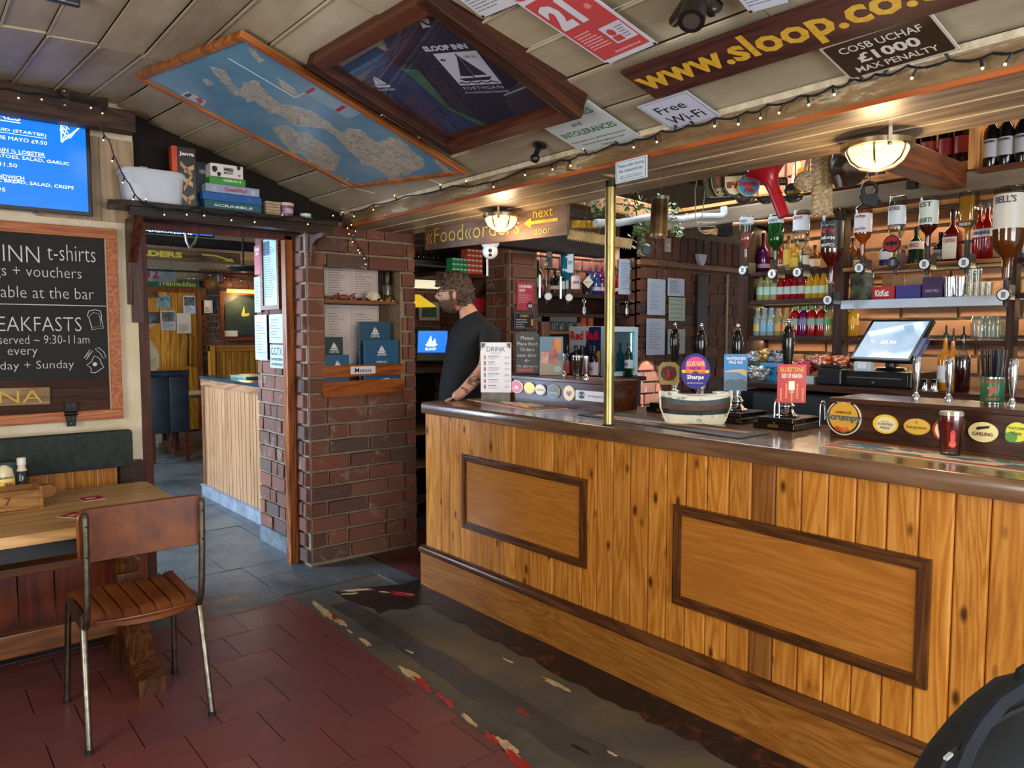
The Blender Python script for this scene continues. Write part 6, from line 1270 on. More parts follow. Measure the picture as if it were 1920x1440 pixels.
part('bat_mark',MB().prism([(-.034,.012),(-.012,.010),(0,.016),(.012,.010),(.034,.012),(.026,-.012),(.010,-.004),(0,-.02),(-.010,-.004),(-.026,-.012)],.0068,.0076,Mo_),flat('#121216',.3),tb_)
optic('rum bottle with green wave label hanging third right of the centre post',1738,370,470,496,.044,'squat',G['clear'],glassm('#7a1c14',.03,diff=.4),.68,'#c3ccc4',(.48,.92),['EST','','BARTI'],'#3a4a4a')
optic('tall clear bottle of golden whisky hanging beside the largest whisky bottle',1812,360,455,493,.036,'spirit',G['clear'],glassm('#e0a01e',.03,diff=.4),.90,'#16181c',(.30,.40),['PENDERYN'],'#c8c8c0',sq=.9)
optic('largest hanging whisky bottle with cream label at the right edge',1886,352,530,553,.066,'spirit',G['clear'],glassm('#a8560e',.03,diff=.35),.56,'#c9c6bc',(.56,.92),["BELL'S",'',''],'#3a2a3c',X=4.08)
# ---- things on the metal shelf
def sbox(nm,lab,x0,x1,yt,col,words,X=4.32,zb=None,cat='box',dep=.12,m=None,topc=None):
 zb=Zs if zb is None else zb;a=W(x0,550,'x',X);b=W(x1,550,'x',X);zt=W((x0+x1)/2,yt,'x',X).z;w_=a.y-b.y;h_=zt-zb
 t=thing(nm,lab,cat,(X,(a.y+b.y)/2,zb),rad(-90));part('carton',MB().box(-w_/2,w_/2,0,dep,.001,h_),m or flat(col,.4),t)
 if topc:part('open_lid',MB().box(-w_/2,w_/2,dep,dep+.004,h_*.6,h_*1.9),flat(topc,.6),t)
 for(s_,x,z,ww,hh,c_,bo)in words:T(t,s_,x*w_/2,z*h_,ww*w_,hh*h_,flat(c_,.4),z=.0012,bold=bo,M=BOTM)
 return t,w_,h_
sbox('framed_picture','dark garden photo card leaning on the metal shelf',1594,1636,509,'#26302c',[],cat='picture',dep=.01,X=4.36,m=two('#1e2630','#5f6440',22,.4))
sbox('kitkat_carton','small red chocolate bar carton on the metal shelf',1635,1677,537,'#a81524',[('KitKat',-.1,.5,.62,.5,'#e8e4e0',.04)],topc='#8f6a42')
sbox('chocolate_carton','blue and brown chocolate carton in the middle of the metal shelf',1680,1726,535,'#2c2a7a',[],topc='#a3835a')
sbox('purple_carton','dark purple chocolate carton standing by the steel shakers',1729,1767,519,'#341a48',[('DAIRY MILK',0,.35,.7,.13,'#a894b8',.02)])
for px_,lab in((1781,'steel cocktail shaker next to the purple carton'),(1801,'steel cocktail shaker next to the small tumblers')):
 p=W(px_,550,'x',4.34);p.z=Zs;h_=W(px_,520,'x',4.34).z-Zs;solo('cocktail_shaker',MB().lathe([(.028,0),(.036,h_),(.033,h_),(.026,.004)],24,Matrix.Translation(p)),chrome,lab,'shaker','steel shakers on the metal shelf',50)
gg=glassm('#eef4f2',.02,dens=.8,diff=.06)
def tumbler(lab,p,r,h,group,name='tumbler'):
 t=solo(name,MB().lathe([(r*.8,0),(r,h),(r-.002,h),(r*.78,.006),(.001,.006)],16,Matrix.Translation(p),cap=False),gg,lab,'glass',group,50);return t
for k in range(6):
 p=W(1820+(k%4)*11,550,'x',4.32+.05*(k//4));p.z=Zs+.001+(.0 if k<4 else.075);
 tumbler('small upturned shot tumbler on the metal shelf beneath the whisky optic',p,.021,.07,'small tumblers on the metal shelf')
for k,px_ in enumerate((1838,1858,1874)):
 p=W(px_,600,'x',4.36);p.z=Zl+.001;t=thing('beer_mug','clear glass beer mug on the low shelf above the straws','mug',p,rad(-30),'glass mugs on the low shelf')
 part('glass',MB().lathe([(.036,0),(.042,.012),(.045,.10),(.036,.125),(.033,.122),(.041,.10),(.038,.016),(.001,.014)],20,cap=False),gg,t,50);part('handle',MB().tube([(.04,0,.095),(.068,0,.09),(.07,0,.04),(.042,0,.03)],.006,8),gg,t,60)
for k in range(8):
 p=Vector((4.36+.09*(k%2),yx(1915)-.03-.09*(k//2),(Zm-.009 if k%2 else Zl+.001)));tumbler('clear glass on the right edge shelves beyond the third post',p,.038,.13,'glasses beyond the third post','highball_glass')
 # ---- things on the back counter
blk=flat('#0e0f12',.3)
def W4(px,py,X=4.16):q=W(px,py,'x',X);return q
tl=thing('till','black touchscreen till with tilted bright screen on a cash drawer','till',(4.2,yx(1650,4.15),ZB));a,b=W4(1578,720),W4(1716,720)
part('cash_drawer',MB().box(4.12,4.48,b.y,a.y,ZB+.001,W4(1640,696).z,b=.008),blk,tl,world=True);part('drawer_face',MB().box(4.115,4.12,b.y+.02,a.y-.02,ZB+.015,W4(1640,700).z,b=.002),flat('#17181c',.2),tl,world=True)
part('lock',MB().tube([(4.11,(a.y+b.y)/2-.0,W4(1640,716).z),(4.12,(a.y+b.y)/2,W4(1640,716).z)],.008,12),chrome,tl,world=True);part('drawer_slot',MB().box(4.1135,4.115,b.y+.05,a.y-.05,W4(1640,709).z,W4(1640,707).z),flat('#5a5e66',.3),tl,world=True)
part('stand',MB().lathe([(.09,ZB+.09),(.08,ZB+.105),(.03,ZB+.11),(.03,ZB+.16)],20,Matrix.Translation((4.28,(a.y+b.y)/2-.02,0))),blk,tl,45,world=True)
q1,q2,q3=DP(1622,600,4.30),DP(1738,599,3.98),DP(1603,673,4.15);Mt_=frame(((q2+q3)/2),q2-q1,q1-q3);sw_=(q2-q1).length;sh_=(q1-q3).length*.98;Ml_=XF[tl.name].inverted()@Mt_
part('screen_casing',MB().box(-sw_/2,sw_/2,-sh_/2,sh_/2,-.025,0,Ml_,b=.008),blk,tl)
sc_=NT('till screen');v=sc_.coords((1,1,1),False,False);f=sc_.noise(v,4,5);c=sc_.ramp(f,[(.3,'#8fb4d4'),(.7,'#dfeaf4')]);sc_.l(c,sc_.b.inputs['Emission Color']);sc_.b.inputs['Emission Strength'].default_value=.62;sc_=sc_.fin(lin('#404850'),.08)  # pale bluish emission stands in for light reflected off the screen
part('screen',MB().box(-sw_/2+.022,sw_/2-.022,-sh_/2+.02,sh_/2-.018,0,.0012,Ml_),sc_,tl);T(tl,'28.30',.0,-.02,.09,.022,emit('#ffffff',.8),z=.002,M=Ml_);pass
part('card_slot',MB().box(sw_/2,sw_/2+.03,-sh_/2+.03,.01,-.02,.01,Ml_,b=.004),flat('#3a4a7a',.3),tl)
cr=thing('card_reader','small white card reader standing on the till drawer','card reader',W4(1620,696));c_=W4(1620,687,4.12);part('body',MB().cbox((c_.x,c_.y,c_.z),(.05,.095,.055),b=.008),flat('#b9c6d0',.3),cr,world=True);part('key_pad',MB().cbox((c_.x-.026,c_.y,c_.z+.004),(.003,.05,.03)),flat('#e2e8ec',.3),cr,world=True)
pr=thing('receipt_printer','black receipt printer left of the till drawer','printer',(4.18,yx(1555,4.1),ZB));a,b=W4(1531,720,4.08),W4(1577,720,4.08);part('body',MB().box(4.08,4.28,b.y,a.y,ZB+.001,W4(1550,690,4.08).z,b=.01),blk,pr,world=True);part('lid',MB().box(4.09,4.26,b.y+.01,a.y-.01,W4(1550,690,4.08).z,W4(1550,684,4.08).z,b=.005),flat('#1a1b1f',.25),pr,world=True)
sbox('snack_carton','bright cyan snack carton on the back counter',1428,1476,681,'#2c8fbe',[("HEART'S",0,.72,.6,.18,'#123a5a',.03),('BEETS',0,.45,.5,.18,'#123a5a',.03)],X=4.12,zb=ZB,dep=.10)
def bag(lab,px,py,r,col,seed,X=4.22):
 p=W(px,py,'x',X);p.z=max(p.z,ZB+r[2]+.002);m=blob(p,r,.9,seed,.35);return solo('crisp_packet',m,two(col,'#c9c4bc',14,.25,.5,lo=.45,hi=.75),lab,'crisp packet','crumpled snack packets on the back counter',60)
for i_,(px,py,col,lab)in enumerate(((1405,690,'#3a4450','crumpled dark snack packets at the left end of the back counter'),(1418,672,'#8f9aa0','silver snack packet sticking up behind the cyan carton'),(1438,668,'#a8834a','gold snack packet behind the cyan carton'),(1455,672,'#2a3a5a','navy snack packet behind the cyan carton'),(1486,690,'#b84a2a','orange snack packet right of the cyan carton'),(1510,688,'#a82430','red snack packet left of the printer'),(1545,678,'#b8582a','orange snack packet behind the printer'),(1582,680,'#c05a30','orange snack packet between printer and till'),(1420,703,'#8a9098','silver snack packet lying in front of the dark packets'))):
 bag(lab,px,py,(.05,.07,.045),col,i_*3.1,4.22 if i_!=8 else 4.08)
sbox('red_card','small red card standing among the snack packets',1508,1522,677,'#c02a44',[],X=4.14,zb=ZB,dep=.004,cat='card')
sbox('paper_stack','stack of pale receipts and notes left of the printer',1508,1530,706,'#a9c4c4',[],X=4.10,zb=ZB,dep=.08,cat='paper')
def pourer(lab,px,yt,r,g_,liq=None,lvl=.7,label=None,X=4.14):
 p=W(px,725,'x',X);p.z=ZB+.001;h=W(px,yt,'x',X).z-ZB;t=bottle(lab,p,h*.86,r,'spirit',g_,liq,lvl,None,label,lz=(.15,.45),name='syrup_bottle',group='syrup bottles with pouring spouts')
 part('pourer',MB().lathe([(.011,h*.80),(.012,h*.87),(.005,h*.89),(.004,h)],12),flat('#222226',.3,.5),t,45);return t
pourer('orange syrup bottle with barcode label nearest the till',1770,610,.034,G['orange'],label='#c9ccd0');pourer('second orange syrup bottle with steel spout',1784,616,.030,G['orange']);pourer('dark red syrup bottle with steel spout',1803,612,.036,G['clear'],glassm('#4a1016',.03,diff=.6),.62)
for(px,lab)in((1734,'steel spirit measure beside the chrome taps'),(1752,'steel spirit measure next to the orange syrup')):
 p=W(px,736,'x',4.06);p.z=ZB+.001;solo('jigger',MB().lathe([(.020,0),(.014,.03),(.020,.06),(.018,.06),(.012,.03),(.018,.001)],18,Matrix.Translation(p),cap=False),chrome,lab,'measure','steel measures on the back counter',50)
ps=W(1860,756,'z',1.302);st=thing('straw_tin','green tin with a cartoon sailor picture holding black straws','tin',ps,rad(-70));
part('tin',MB().lathe([(.036,0),(.038,.004),(.038,.094),(.036,.098),(.033,.098),(.033,.01),(.001,.008)],28,cap=False),two('#1f5a3a','#2a6a46',20,.3),st,50)
part('rim',MB().lathe([(.0385,.0),(.0385,.005)],28).lathe([(.0385,.092),(.0385,.098)],28,cap=False),chrome,st,50)
T(st,'SAILOR',0,.08,.05,.012,flat('#b8402a',.4),z=.0006,bend=.0385,M=Matrix.Translation((0,-.0385,0))@BOTM,bold=.03);T(st,'JERRY',0,.016,.05,.012,flat('#b8402a',.4),z=.0006,bend=.0385,M=Matrix.Translation((0,-.0385,0))@BOTM,bold=.03)
part('bottle_print',MB().prism([(-.016,.03),(-.006,.028),(.004,.04),(.012,.062),(.006,.07),(-.006,.06),(-.018,.064),(-.02,.056),(-.008,.05)],0,.0012,Matrix.Translation((0,-.0388,0))@BOTM),flat('#a8582f',.4),st)
for k in range(26):
 a=k*2.4;rr_=.028*math.sqrt((k+.5)/26);b0=Vector((rr_*math.cos(a),rr_*math.sin(a),.012));b1=b0*1.0+Vector((rr_*math.cos(a)*.55,rr_*math.sin(a)*.55,.185));part('straw',MB().tube([b0,b1],.0032,6),flat('#17191e',.3),st)
 # ---- upper shelves
def wine(lab,px,py_b,X,zb,yt,lcol,txt,grp,r=.037,cap='#141216'):
 p=W(px,py_b,'x',X);p.z=zb+.001;h=.30;return bottle(lab,p,h,r,'wine',G['dark'],cap=cap,label=lcol,lz=(.20,.50),txt=txt,tcol='#2a2a30',name='wine_bottle',group=grp)
for k,(px,lab)in enumerate(((1858,'white labelled red wine bottle next to the pine upright'),(1885,'second white labelled red wine bottle along the top shelf'),(1917,'third white labelled red wine bottle at the picture edge'))):
 wine(lab,px,300,4.34,2.386,230,'#b9b9bf',['BENJAMIN','',''],'white labelled wine on the top shelf')
solo('wine_shelf_board',MB().box(4.34,BW-.03,1.50,2.05,2.44,2.455),wood('#a06a3a','#c58c54','#d8a26a','y',.4,rnd=False),'pale shelf board carrying the red labelled wine bottles','shelf')
for k,(px,lab)in enumerate(((1712,'red labelled wine bottle half hidden behind the bulkhead lamp'),(1741,'second red labelled wine bottle from the bulkhead lamp'),(1773,'third red labelled wine bottle from the bulkhead lamp'),(1803,'red labelled wine bottle beside the pine upright'))):
 wine(lab,px,290,4.44,2.455,255,'#a83a3c',None,'red labelled wine on the top shelf')
for k,(px,lab,g_,lc)in enumerate(((1560,'dark bottle behind the hanging rope on the pine shelf','dark','#b8a070'),(1578,'golden bottle behind the leather jug on the pine shelf','amber','#d8d0b0'),(1632,'dark labelled bottle above the black pulley block','dark','#5a5248'),(1652,'green bottle above the black pulley block','dkgreen','#46443a'),(1610,'black bottle behind the leather jug','dark','#3a3430'),(1672,'dark bottle nearest the sloped beam','dark','#6a6258'),(1496,'golden orange bottle above the white cup badge','orange','#c8b8a0'),(1434,'orange bottle behind the ale badges','orange','#c89a60'),(1412,'amber bottle glowing behind the ale badges','amber','#b88a50'))):
 p=W(px,330,'x',4.50);p.z=2.433;bottle(lab,p,.29,.036,'spirit',G[g_],label=lc,name='spirit_bottle',group=None)
 # ---- hung curiosities
def hang(nm,lab,cat,px,py,dep):return thing(nm,lab,cat,DP(px,py,dep))
t=hang('speaking_horn','bright red metal funnel horn hanging narrow end down','horn',1455,350,3.75);a,b=DP(1436,316,3.75),DP(1470,406,3.70);pts=[a.lerp(b,k)for k in(0,.08,.18,.32,.45,.7,1.0)];part('horn',MB().tube(pts,[.105,.078,.048,.034,.030,.030,.028],20,cap=False).tube([q+Vector((0,0,.001))for q in pts],[.102,.075,.045,.031,.027,.027,.025],20),flat('#a01422',.3),t,60,world=True);part('band',MB().tube([a.lerp(b,.55),a.lerp(b,.57)],.0315,20),flat('#8a1018',.3),t,60,world=True)
rp_=two('#8a7658','#c4b08c',60,.85,bump=.8)
t=hang('rope_ball','round knotted rope ball hanging beside the rope plait','rope knot',1508,340,3.7);part('core',MB().ball(DP(1508,341,3.7),.043,14),rp_,t,60,world=True)
c_=DP(1508,341,3.7)
for k in range(9):
 n_=Vector((math.sin(k*2.1),math.cos(k*1.3),math.sin(k*.9+1))).normalized();u_=n_.orthogonal().normalized();v_=n_.cross(u_);off_=n_*.016*math.sin(k*1.7);part('strand',MB().tube([c_+off_+(u_*math.cos(a)+v_*math.sin(a))*.043 for a in[i*.4189 for i in range(15)]],.0075,6,closed=True),rp_,t,60,world=True)
part('cord',MB().tube([c_+Vector((0,0,.04)),DP(1514,295,3.7)],.007,6),rp_,t,world=True)
t=hang('rope_plait','thick plaited rope hanging in a long loop above the rum bottle','rope',1541,350,3.72)
for k in range(6):
 pts=[]
 for i in range(34):
  f_=i/33;px=1541+9*math.sin(f_*26+k*2.094)+(8 if k>2 else-8)*.9;py=292+f_*110;d_2=3.72+.02*math.cos(f_*26+k*2.094)+(.01 if k>2 else 0);pts.append(DP(px,py,d_2))
 part('strand',MB().tube(pts,.0135,7),rp_,t,60,world=True)
t=hang('shell_case','brown brass cylinder hanging by a hook under the soffit','cylinder',1236,405,4.1);a,b=DP(1238,372,4.1),DP(1234,444,4.1);part('cylinder',MB().tube([a,b],[.046,.049],24,cap=False).tube([a+Vector((0,0,.0)),b+Vector((0,0,.006))],[.043,.045],20),two('#4a3a24','#7d6440',8,.35,.9),t,60,world=True);part('collar',MB().tube([a+Vector((0,0,.01)),a-Vector((0,0,.01))],.047,24),flat('#9aa09a',.3,.9),t,60,world=True);part('base_ring',MB().tube([b+Vector((0,0,.012)),b],.0505,24),flat('#8a7050',.3,.9),t,60,world=True);part('hook',MB().tube([a+Vector((0,0,.01)),a+Vector((.01,0,.05)),a+Vector((0,0,.08)),(a.x,a.y,ZS+.04)],.003,6),blackm,t,world=True)
t=hang('pulley_block','black iron pulley block hanging above the spiced rum bottle','pulley',1628,368,4.0);c_=DP(1630,366,4.0);Mk=frame(c_,CR,(0,0,1));Mk=XF[t.name].inverted()@Mk
part('ring',MB().tube([Mk@Vector((.038*math.cos(i*.3927),.03+.038*math.sin(i*.3927),0))for i in range(16)],.010,8,closed=True),blackm,t,60);part('cheek',MB().prism([(-.05,0),(.03,.01),(.05,-.02),(.03,-.06),(-.03,-.05)],-.012,.012,Mk),blackm,t);part('shackle',MB().tube([Mk@Vector(q)for q in((-.06,-.075,0),(-.02,-.04,0),(.03,-.06,0),(.06,-.03,0))],.011,8),blackm,t,60);part('wire',MB().tube([Mk@Vector((0,.07,0)),Mk@Vector((0,.15,0))],.002,5),blackm,t)
t=hang('leather_jug','brown leather jug shape hanging behind the bulkhead lamp','jug',1595,320,3.6);part('jug',blob(DP(1592,310,3.6),(.085,.085,.10),1,5,.12),two('#1e120c','#38241a',8,.4),t,60,world=True);part('lip',MB().tube([DP(1570,330,3.6),DP(1575,352,3.6)],[.03,.02],12),two('#1e120c','#38241a',8,.4),t,60,world=True)
t=hang('padlock','black iron padlock hung beneath the sloped beam','padlock',1710,350,3.95);c_=DP(1710,347,3.95);part('body',MB().cbox(c_,(.05,.05,.04),b=.006),blackm,t,world=True);part('shackle',MB().tube([c_+Vector((-.0,-.018,.02)),c_+Vector((0,-.015,.05)),c_+Vector((0,.015,.05)),c_+Vector((0,.018,.02))],.005,6),blackm,t,world=True)
def alebadge(lab,px,py,wpx,hpx,cols,words,shape,dep,tilt=0):
 c=DP(px,py,dep);M=frame(c,CR,(0,0,1))@Matrix.Rotation(rad(tilt),4,'Z');w_,h_=wpx/FPX*dep,hpx/FPX*dep;t=thing('ale_badge',lab,'badge',M=M,group='old ale badges hung over the bar')
 P_={'o':[(math.cos(k/24*6.283)/2,math.sin(k/24*6.283)/2)for k in range(24)],'r':[(-.5,-.5),(.5,-.5),(.5,.5),(-.5,.5)],'s':[(-.5,-.1),(-.3,-.42),(0,-.5),(.3,-.42),(.5,-.1),(.5,.5),(-.5,.5)]}[shape]
 part('plate',MB().prism([(x*w_,y*h_)for x,y in P_],-.008,0),flat(cols[0],.35),t)
 for i,(cc,sc,ox,oy)in enumerate(cols[1:]):part('field',MB().prism([(x*w_*sc+ox*w_,y*h_*sc+oy*h_)for x,y in P_],0,.001+i*.0008),flat(cc,.35),t)
 for(s_,x,y,ww_,hh_,cc,bo)in words:T(t,s_,x*w_,y*h_,ww_*w_,hh_*h_,flat(cc,.4),z=.0042,bold=bo)
alebadge('dark old peculiar ale badge leftmost of the hanging row',1335,345,30,46,['#1c1a14',('#3a3018',.9,0,0)],[],'r',4.0,12)
alebadge('oval gold edged ale badge with a reddish portrait',1349,343,30,50,['#b89a4a',('#20281c',.9,0,0),('#7a3a1c',.5,0,.12)],[('ABBOT',0,-.24,.6,.13,'#d8c890',.02),('ALE',0,-.37,.3,.1,'#d8c890',.02)],'s',3.97,8)
alebadge('cream and green IPA badge with red letters',1377,350,40,40,['#143022',('#d8cfa8',.86,0,.06),],[('IPA',0,.08,.72,.3,'#8a1c1c',.06)],'s',3.94,4)
alebadge('round blue and orange Summer Ale badge',1404,347,42,42,['#c8b890',('#3a8ac0',.92,0,0),('#d86a4a',.3,0,.0)],[('BRAINS',0,.32,.4,.12,'#e8e0cc',.03),('Summer',0,.08,.98,.26,'#a82038',.05),('Ale',0,-.2,.45,.26,'#a82038',.05)],'o',3.90,0)
alebadge('black HANCOCKS plate behind the red horn',1450,340,52,14,['#18181a',],[('HANCOCKS',0,0,.9,.5,'#d0d0cc',.03)],'r',3.96,0)
alebadge('dark oval smooth ale badge between the horn and rope ball',1487,356,32,26,['#1a201a',('#2c3a2c',.8,0,0)],[('SMITHS',0,-.15,.8,.22,'#c8a030',.04)],'o',3.92,6)
t=hang('badge_rail','black iron rail holding the old ale badges','rail',1400,372,4.0);part('rail',MB().tube([DP(1325,372,4.1),DP(1505,368,3.95)],.006,8),blackm,t,world=True)
for i_,(px,py,lab)in enumerate(((1398,375,'shiny metal dish hanging under the Summer Ale badge'),(1437,374,'pale glass dish hanging left of the red horn'),(1488,372,'glass dish hanging right of the red horn'))):
 solo('hanging_dish',MB().lathe([(.055,.012),(.045,-.01),(.02,-.022),(.001,-.024)],20,Matrix.Translation(DP(px,py,4.05))),flat('#a8a8a0',.2,.9),lab,'dish','dishes hung under the ale badges',60)
solo('bent_pipe',MB().tube([DP(1116,418,4.2),DP(1160,418,4.3),DP(1215,408,4.4),DP(1275,412,4.6),DP(1310,406,4.7),DP(1352,406,4.8),DP(1358,400,4.8),DP(1357,388,4.8)],.022,14),flat('#aebac0',.35),'pale bent grey pipe crossing under the beams near the ivy','pipe',smooth=60)
cc=DP(1325,425,4.3);ur=CR.normalized()
solo('cable_coil',MB().tube([cc+ur*(.055*math.cos(a))+Vector((0,0,.03*math.sin(a)+.012*math.cos(2*a)))for a in[i*.3 for i in range(21)]]+[DP(1305,425,4.3),DP(1303,360,4.3),DP(1306,340,4.3)],.0035,6).tube([DP(1312,432,4.3),DP(1318,395,4.3),DP(1322,350,4.3)],.003,6),flat('#8f8a80',.5),'loose grey cable coil hanging below the pale pipe','cable',smooth=60)
solo('ceiling_timber',MB().bar((3.2,3.75,2.52),(4.9,3.5,2.36),.12,.12,b=.01),wood('#6a4a28','#8f6a40','#a88454','x',.6,rnd=False),'pale split timber laid across above the ale badges','beam')
solo('ceiling_timber',MB().bar((2.95,4.32,2.50),(6.4,4.38,2.56),.10,.10,b=.01),wood('#1e1410','#2e2018','#403024','x',.6,rnd=False),'dark timber running over the vertical brick course','beam')
solo('ceiling_timber',MB().bar((2.9,4.40,2.28),(4.65,4.42,2.26),.12,.14,b=.01),wood('#17100c','#241a14','#33261e','x',.6,rnd=False),'near black timber above the gin shelf','beam')
solo('ceiling_timber',MB().bar((3.6,2.9,2.60),(3.9,4.7,2.50),.12,.10,b=.01),wood('#4a3624','#6e5438','#866a48','y',.6,rnd=False),'brown roof timber behind the brass cylinder','beam')
solo('lintel_board',MB().box(FX,6.9,FW-.05,FW-.002,2.17,2.215,b=.004),wood('#5a3420','#7c4c30','#92603e','x',.4,rnd=False),'brown lintel board across the brick wall behind the hand pumps','lintel')
lfm=two('#2c4018','#6a8a3a',9,.5,lo=.3,hi=.75);iv=thing('ivy_plant','trailing green ivy growing through the beams behind the brass cylinder','ivy',DP(1200,380,4.5));r=random.Random(4);mbv=MB()
for(px,py,sx_,sy_,d_2,n_)in((1125,392,30,22,4.7,60),(1185,385,32,25,4.6,80),(1200,440,14,30,4.5,70),(1265,400,22,22,4.6,60),(1268,432,8,12,4.5,14),(1215,415,18,14,4.5,40)):
 for k in range(n_):
  c_=DP(px+r.gauss(0,.5)*sx_,py+r.gauss(0,.5)*sy_,d_2+r.uniform(-.12,.12));u_=Vector((r.uniform(-1,1),r.uniform(-1,1),r.uniform(-1,.3))).normalized();v_=u_.orthogonal().normalized();s_=r.uniform(.012,.022)
  P5=[c_,c_+(u_*.3+v_*.6)*s_,c_+(u_*1.0+v_*.7)*s_,c_+(u_*1.1)*s_+Vector((0,0,-.004)),c_+u_*1.7*s_,c_+(u_*1.0-v_*.7)*s_,c_+(u_*.3-v_*.6)*s_];n0=len(mbv.v);mbv.v+=[tuple(q)for q in P5];mbv.f+=[(n0,n0+1,n0+2,n0+3),(n0+3,n0+2,n0+4),(n0,n0+3,n0+5,n0+6),(n0+3,n0+4,n0+5)]
part('leaves',mbv,lfm,iv,world=True,kind='stuff')
for q in([(1190,375,4.6),(1195,410,4.55),(1205,450,4.5)],[(1140,380,4.7),(1200,388,4.6),(1270,400,4.6),(1268,440,4.5)]):part('stem',MB().tube([DP(*p)for p in q],.004,5),flat('#3a2c1a',.7),iv,world=True)
Msw=frame(DP(1125,448,4.35),(CR*1.0+Vector((0,0,-.16))),(0,0,1));t=thing('crosscut_saw','old rusty two man saw blade hung below the far beam','saw',M=Msw)
Ls=122/FPX*4.35/1.0;pts=[(-Ls/2,.02),(Ls/2,.03),(Ls/2,-.02)]
n_=28
for k in range(n_):x=Ls/2-Ls*k/n_;pts+=[(x,-.022),(x-Ls/n_*.5,-.036)]
pts+=[(-Ls/2,-.02)];part('blade',MB().prism(pts,-.0015,.0015),two('#7a6238','#a08858',10,.5,.4),t)
for k in range(14):x=-Ls/2+Ls*.5*k/14;part('tooth',MB().prism([(x,.02),(x+.006,.034),(x+.012,.021)],-.0015,.0015),two('#7a6238','#a08858',10,.5,.4),t)
for k,(px,lab)in enumerate(((1082,'small yellow carton above the saw beside the board'),(1098,'yellow carton next along above the saw'),(1118,'yellow carton nearest the brass pole above the saw'))):
 c_=DP(px,421,4.7);solo('yellow_carton',MB().cbox(c_,(.05,.05,.045),b=.002),two('#b8921e','#d8b02e',30,.5),lab,'carton','yellow cartons above the saw')
t=thing('wall_clock_lamp','small blue and cream lamp ring below the ivy','lamp',DP(1212,470,4.6));c_=DP(1210,469,4.6);part('ring',MB().tube([c_-CF*.02+CR*.02*0,c_+CF*.04],[.034,.030],20,cap=False),flat('#b8b890',.4),t,60,world=True);part('inner',MB().tube([c_-CF*.018+CR*.006,c_+CF*.03],[.026,.02],20),flat('#2a4a5a',.3),t,60,world=True)
c_=W(1250,460,'y',FW-.02);t=thing('door_chime','small white wall sensor with red light under the beam','sensor',c_);part('case',MB().cbox((c_.x,FW-.03,c_.z),(.075,.03,.13),b=.008),flat('#a8a89a',.4),t,world=True);part('light',MB().ball((c_.x,FW-.046,c_.z),.004,8),emit('#ff4020',4),t,world=True)
c_=W(1314,487,'y',FW-.06);t=thing('wall_bracket','white plastic corner bracket fixed beneath the lintel board','bracket',c_);part('bracket',MB().prism([(-.07,.05),(.07,.05),(.045,-.03),(.01,-.06),(-.02,-.05),(-.05,.0)],-.02,.02,Matrix.Translation((0,0,0))@BOTM),flat('#b9bfcc',.4),t)
solo('dark_downpipe',MB().box(W(1299,560,'y',FW).x,W(1318,560,'y',FW).x,FW-.06,FW-.005,.9,2.12,b=.01),two('#221c1a','#3a302a',6,.5),'dark flat downpipe on the brick wall behind the pumps','pipe');solo('wall_conduit',MB().tube([(W(1362,560,'y',FW-.03).x,FW-.04,1.2),(W(1362,560,'y',FW-.03).x,FW-.04,2.15)],.010,8),flat('#b8a890',.5),'thin pale conduit running down the bricks','conduit',smooth=60)
def wsheet(lab,x0,y0,x1,y1,seed,Y=FW-.040,col='#bcc9e0',grid=False,nm='wall_notice'):
 a,b=W(x0,y0,'y',Y),W(x1,y1,'y',Y);M=frame(((a.x+b.x)/2,Y,(a.z+b.z)/2),(1,0,0),(0,0,1));t=thing(nm,lab,'notice',M=M,group=None);w_,h_=b.x-a.x,a.z-b.z
 part('sheet',MB().box(-w_/2,w_/2,-h_/2,h_/2,0,.001),flat(col,.5),t)
 if grid:
  m=MB()
  for i in range(5):
   for j in range(6):m.box(-w_*.38+j*w_*.13,-w_*.31+j*w_*.13,h_*.36-i*h_*.19,h_*.42-i*h_*.19,.001,.002)
  part('print',m,flat('#7a8f8a',.5),t,kind='stuff')
 else:lines(t,-w_*.36,w_*.36,[h_*.38-h_*.76*k/14 for k in range(14)],.004,flat('#6a7488',.5),z=.001,seed=seed,frac=(.4,.95))
 return t
wsheet('long typed notice at the top left of the brick wall',1214,522,1247,591,1);wsheet('typed notice below the first on the brick wall',1212,597,1246,665,2);wsheet('small typed notice beside the long notice',1252,521,1283,556,3);wsheet('glassware chart below the small typed notice',1254,557,1284,602,4,col='#a9b8ae',grid=True)
t=wsheet('pale switch plate behind the first pump handle',1252,617,1284,663,5,col='#9aa8a8',nm='switch_plate')
t=wsheet('curled white price list hanging at the end of the gin shelf',1160,485,1190,553,6,Y=4.535,nm='price_list')
# ---- far recess: gin shelf
YR=4.56;zgs=W(1100,551,'y',YR).z
gs=thing('gin_shelf','brown shelf of gin bottles in the recess beyond the brass pole','shelf',(4.5,4.6,zgs-.03));part('shelf_board',MB().box(3.99,5.45,YR-.01,4.80,zgs-.035,zgs),shw,gs,world=True)
zl2=W(1060,588,'y',YR).z;part('shelf_board',MB().box(3.99,5.45,YR-.03,4.80,zl2-.03,zl2),shw,gs,world=True);part('metal_strip',MB().box(3.99,4.45,YR-.04,YR-.03,zl2-.07,zl2-.03),flat('#55585c',.3,.7),gs,world=True);part('back_board',MB().box(3.99,5.45,4.80,4.815,1.2,zgs-.03),wood('#200f0a','#331a12','#44261a','x',.5,rnd=False),gs,world=True)
z3=W(1060,621,'y',YR).z;part('shelf_board',MB().box(4.10,5.45,YR-.03,4.80,z3-.022,z3),wood('#6a3f1e','#8a5a2e','#a0703e','x',.4),gs,world=True);part('post',MB().box(4.05,4.14,YR-.04,4.8,.9,zl2-.03),wood('#5a3c30','#74503f','#8a6450','z',.5),gs,world=True)
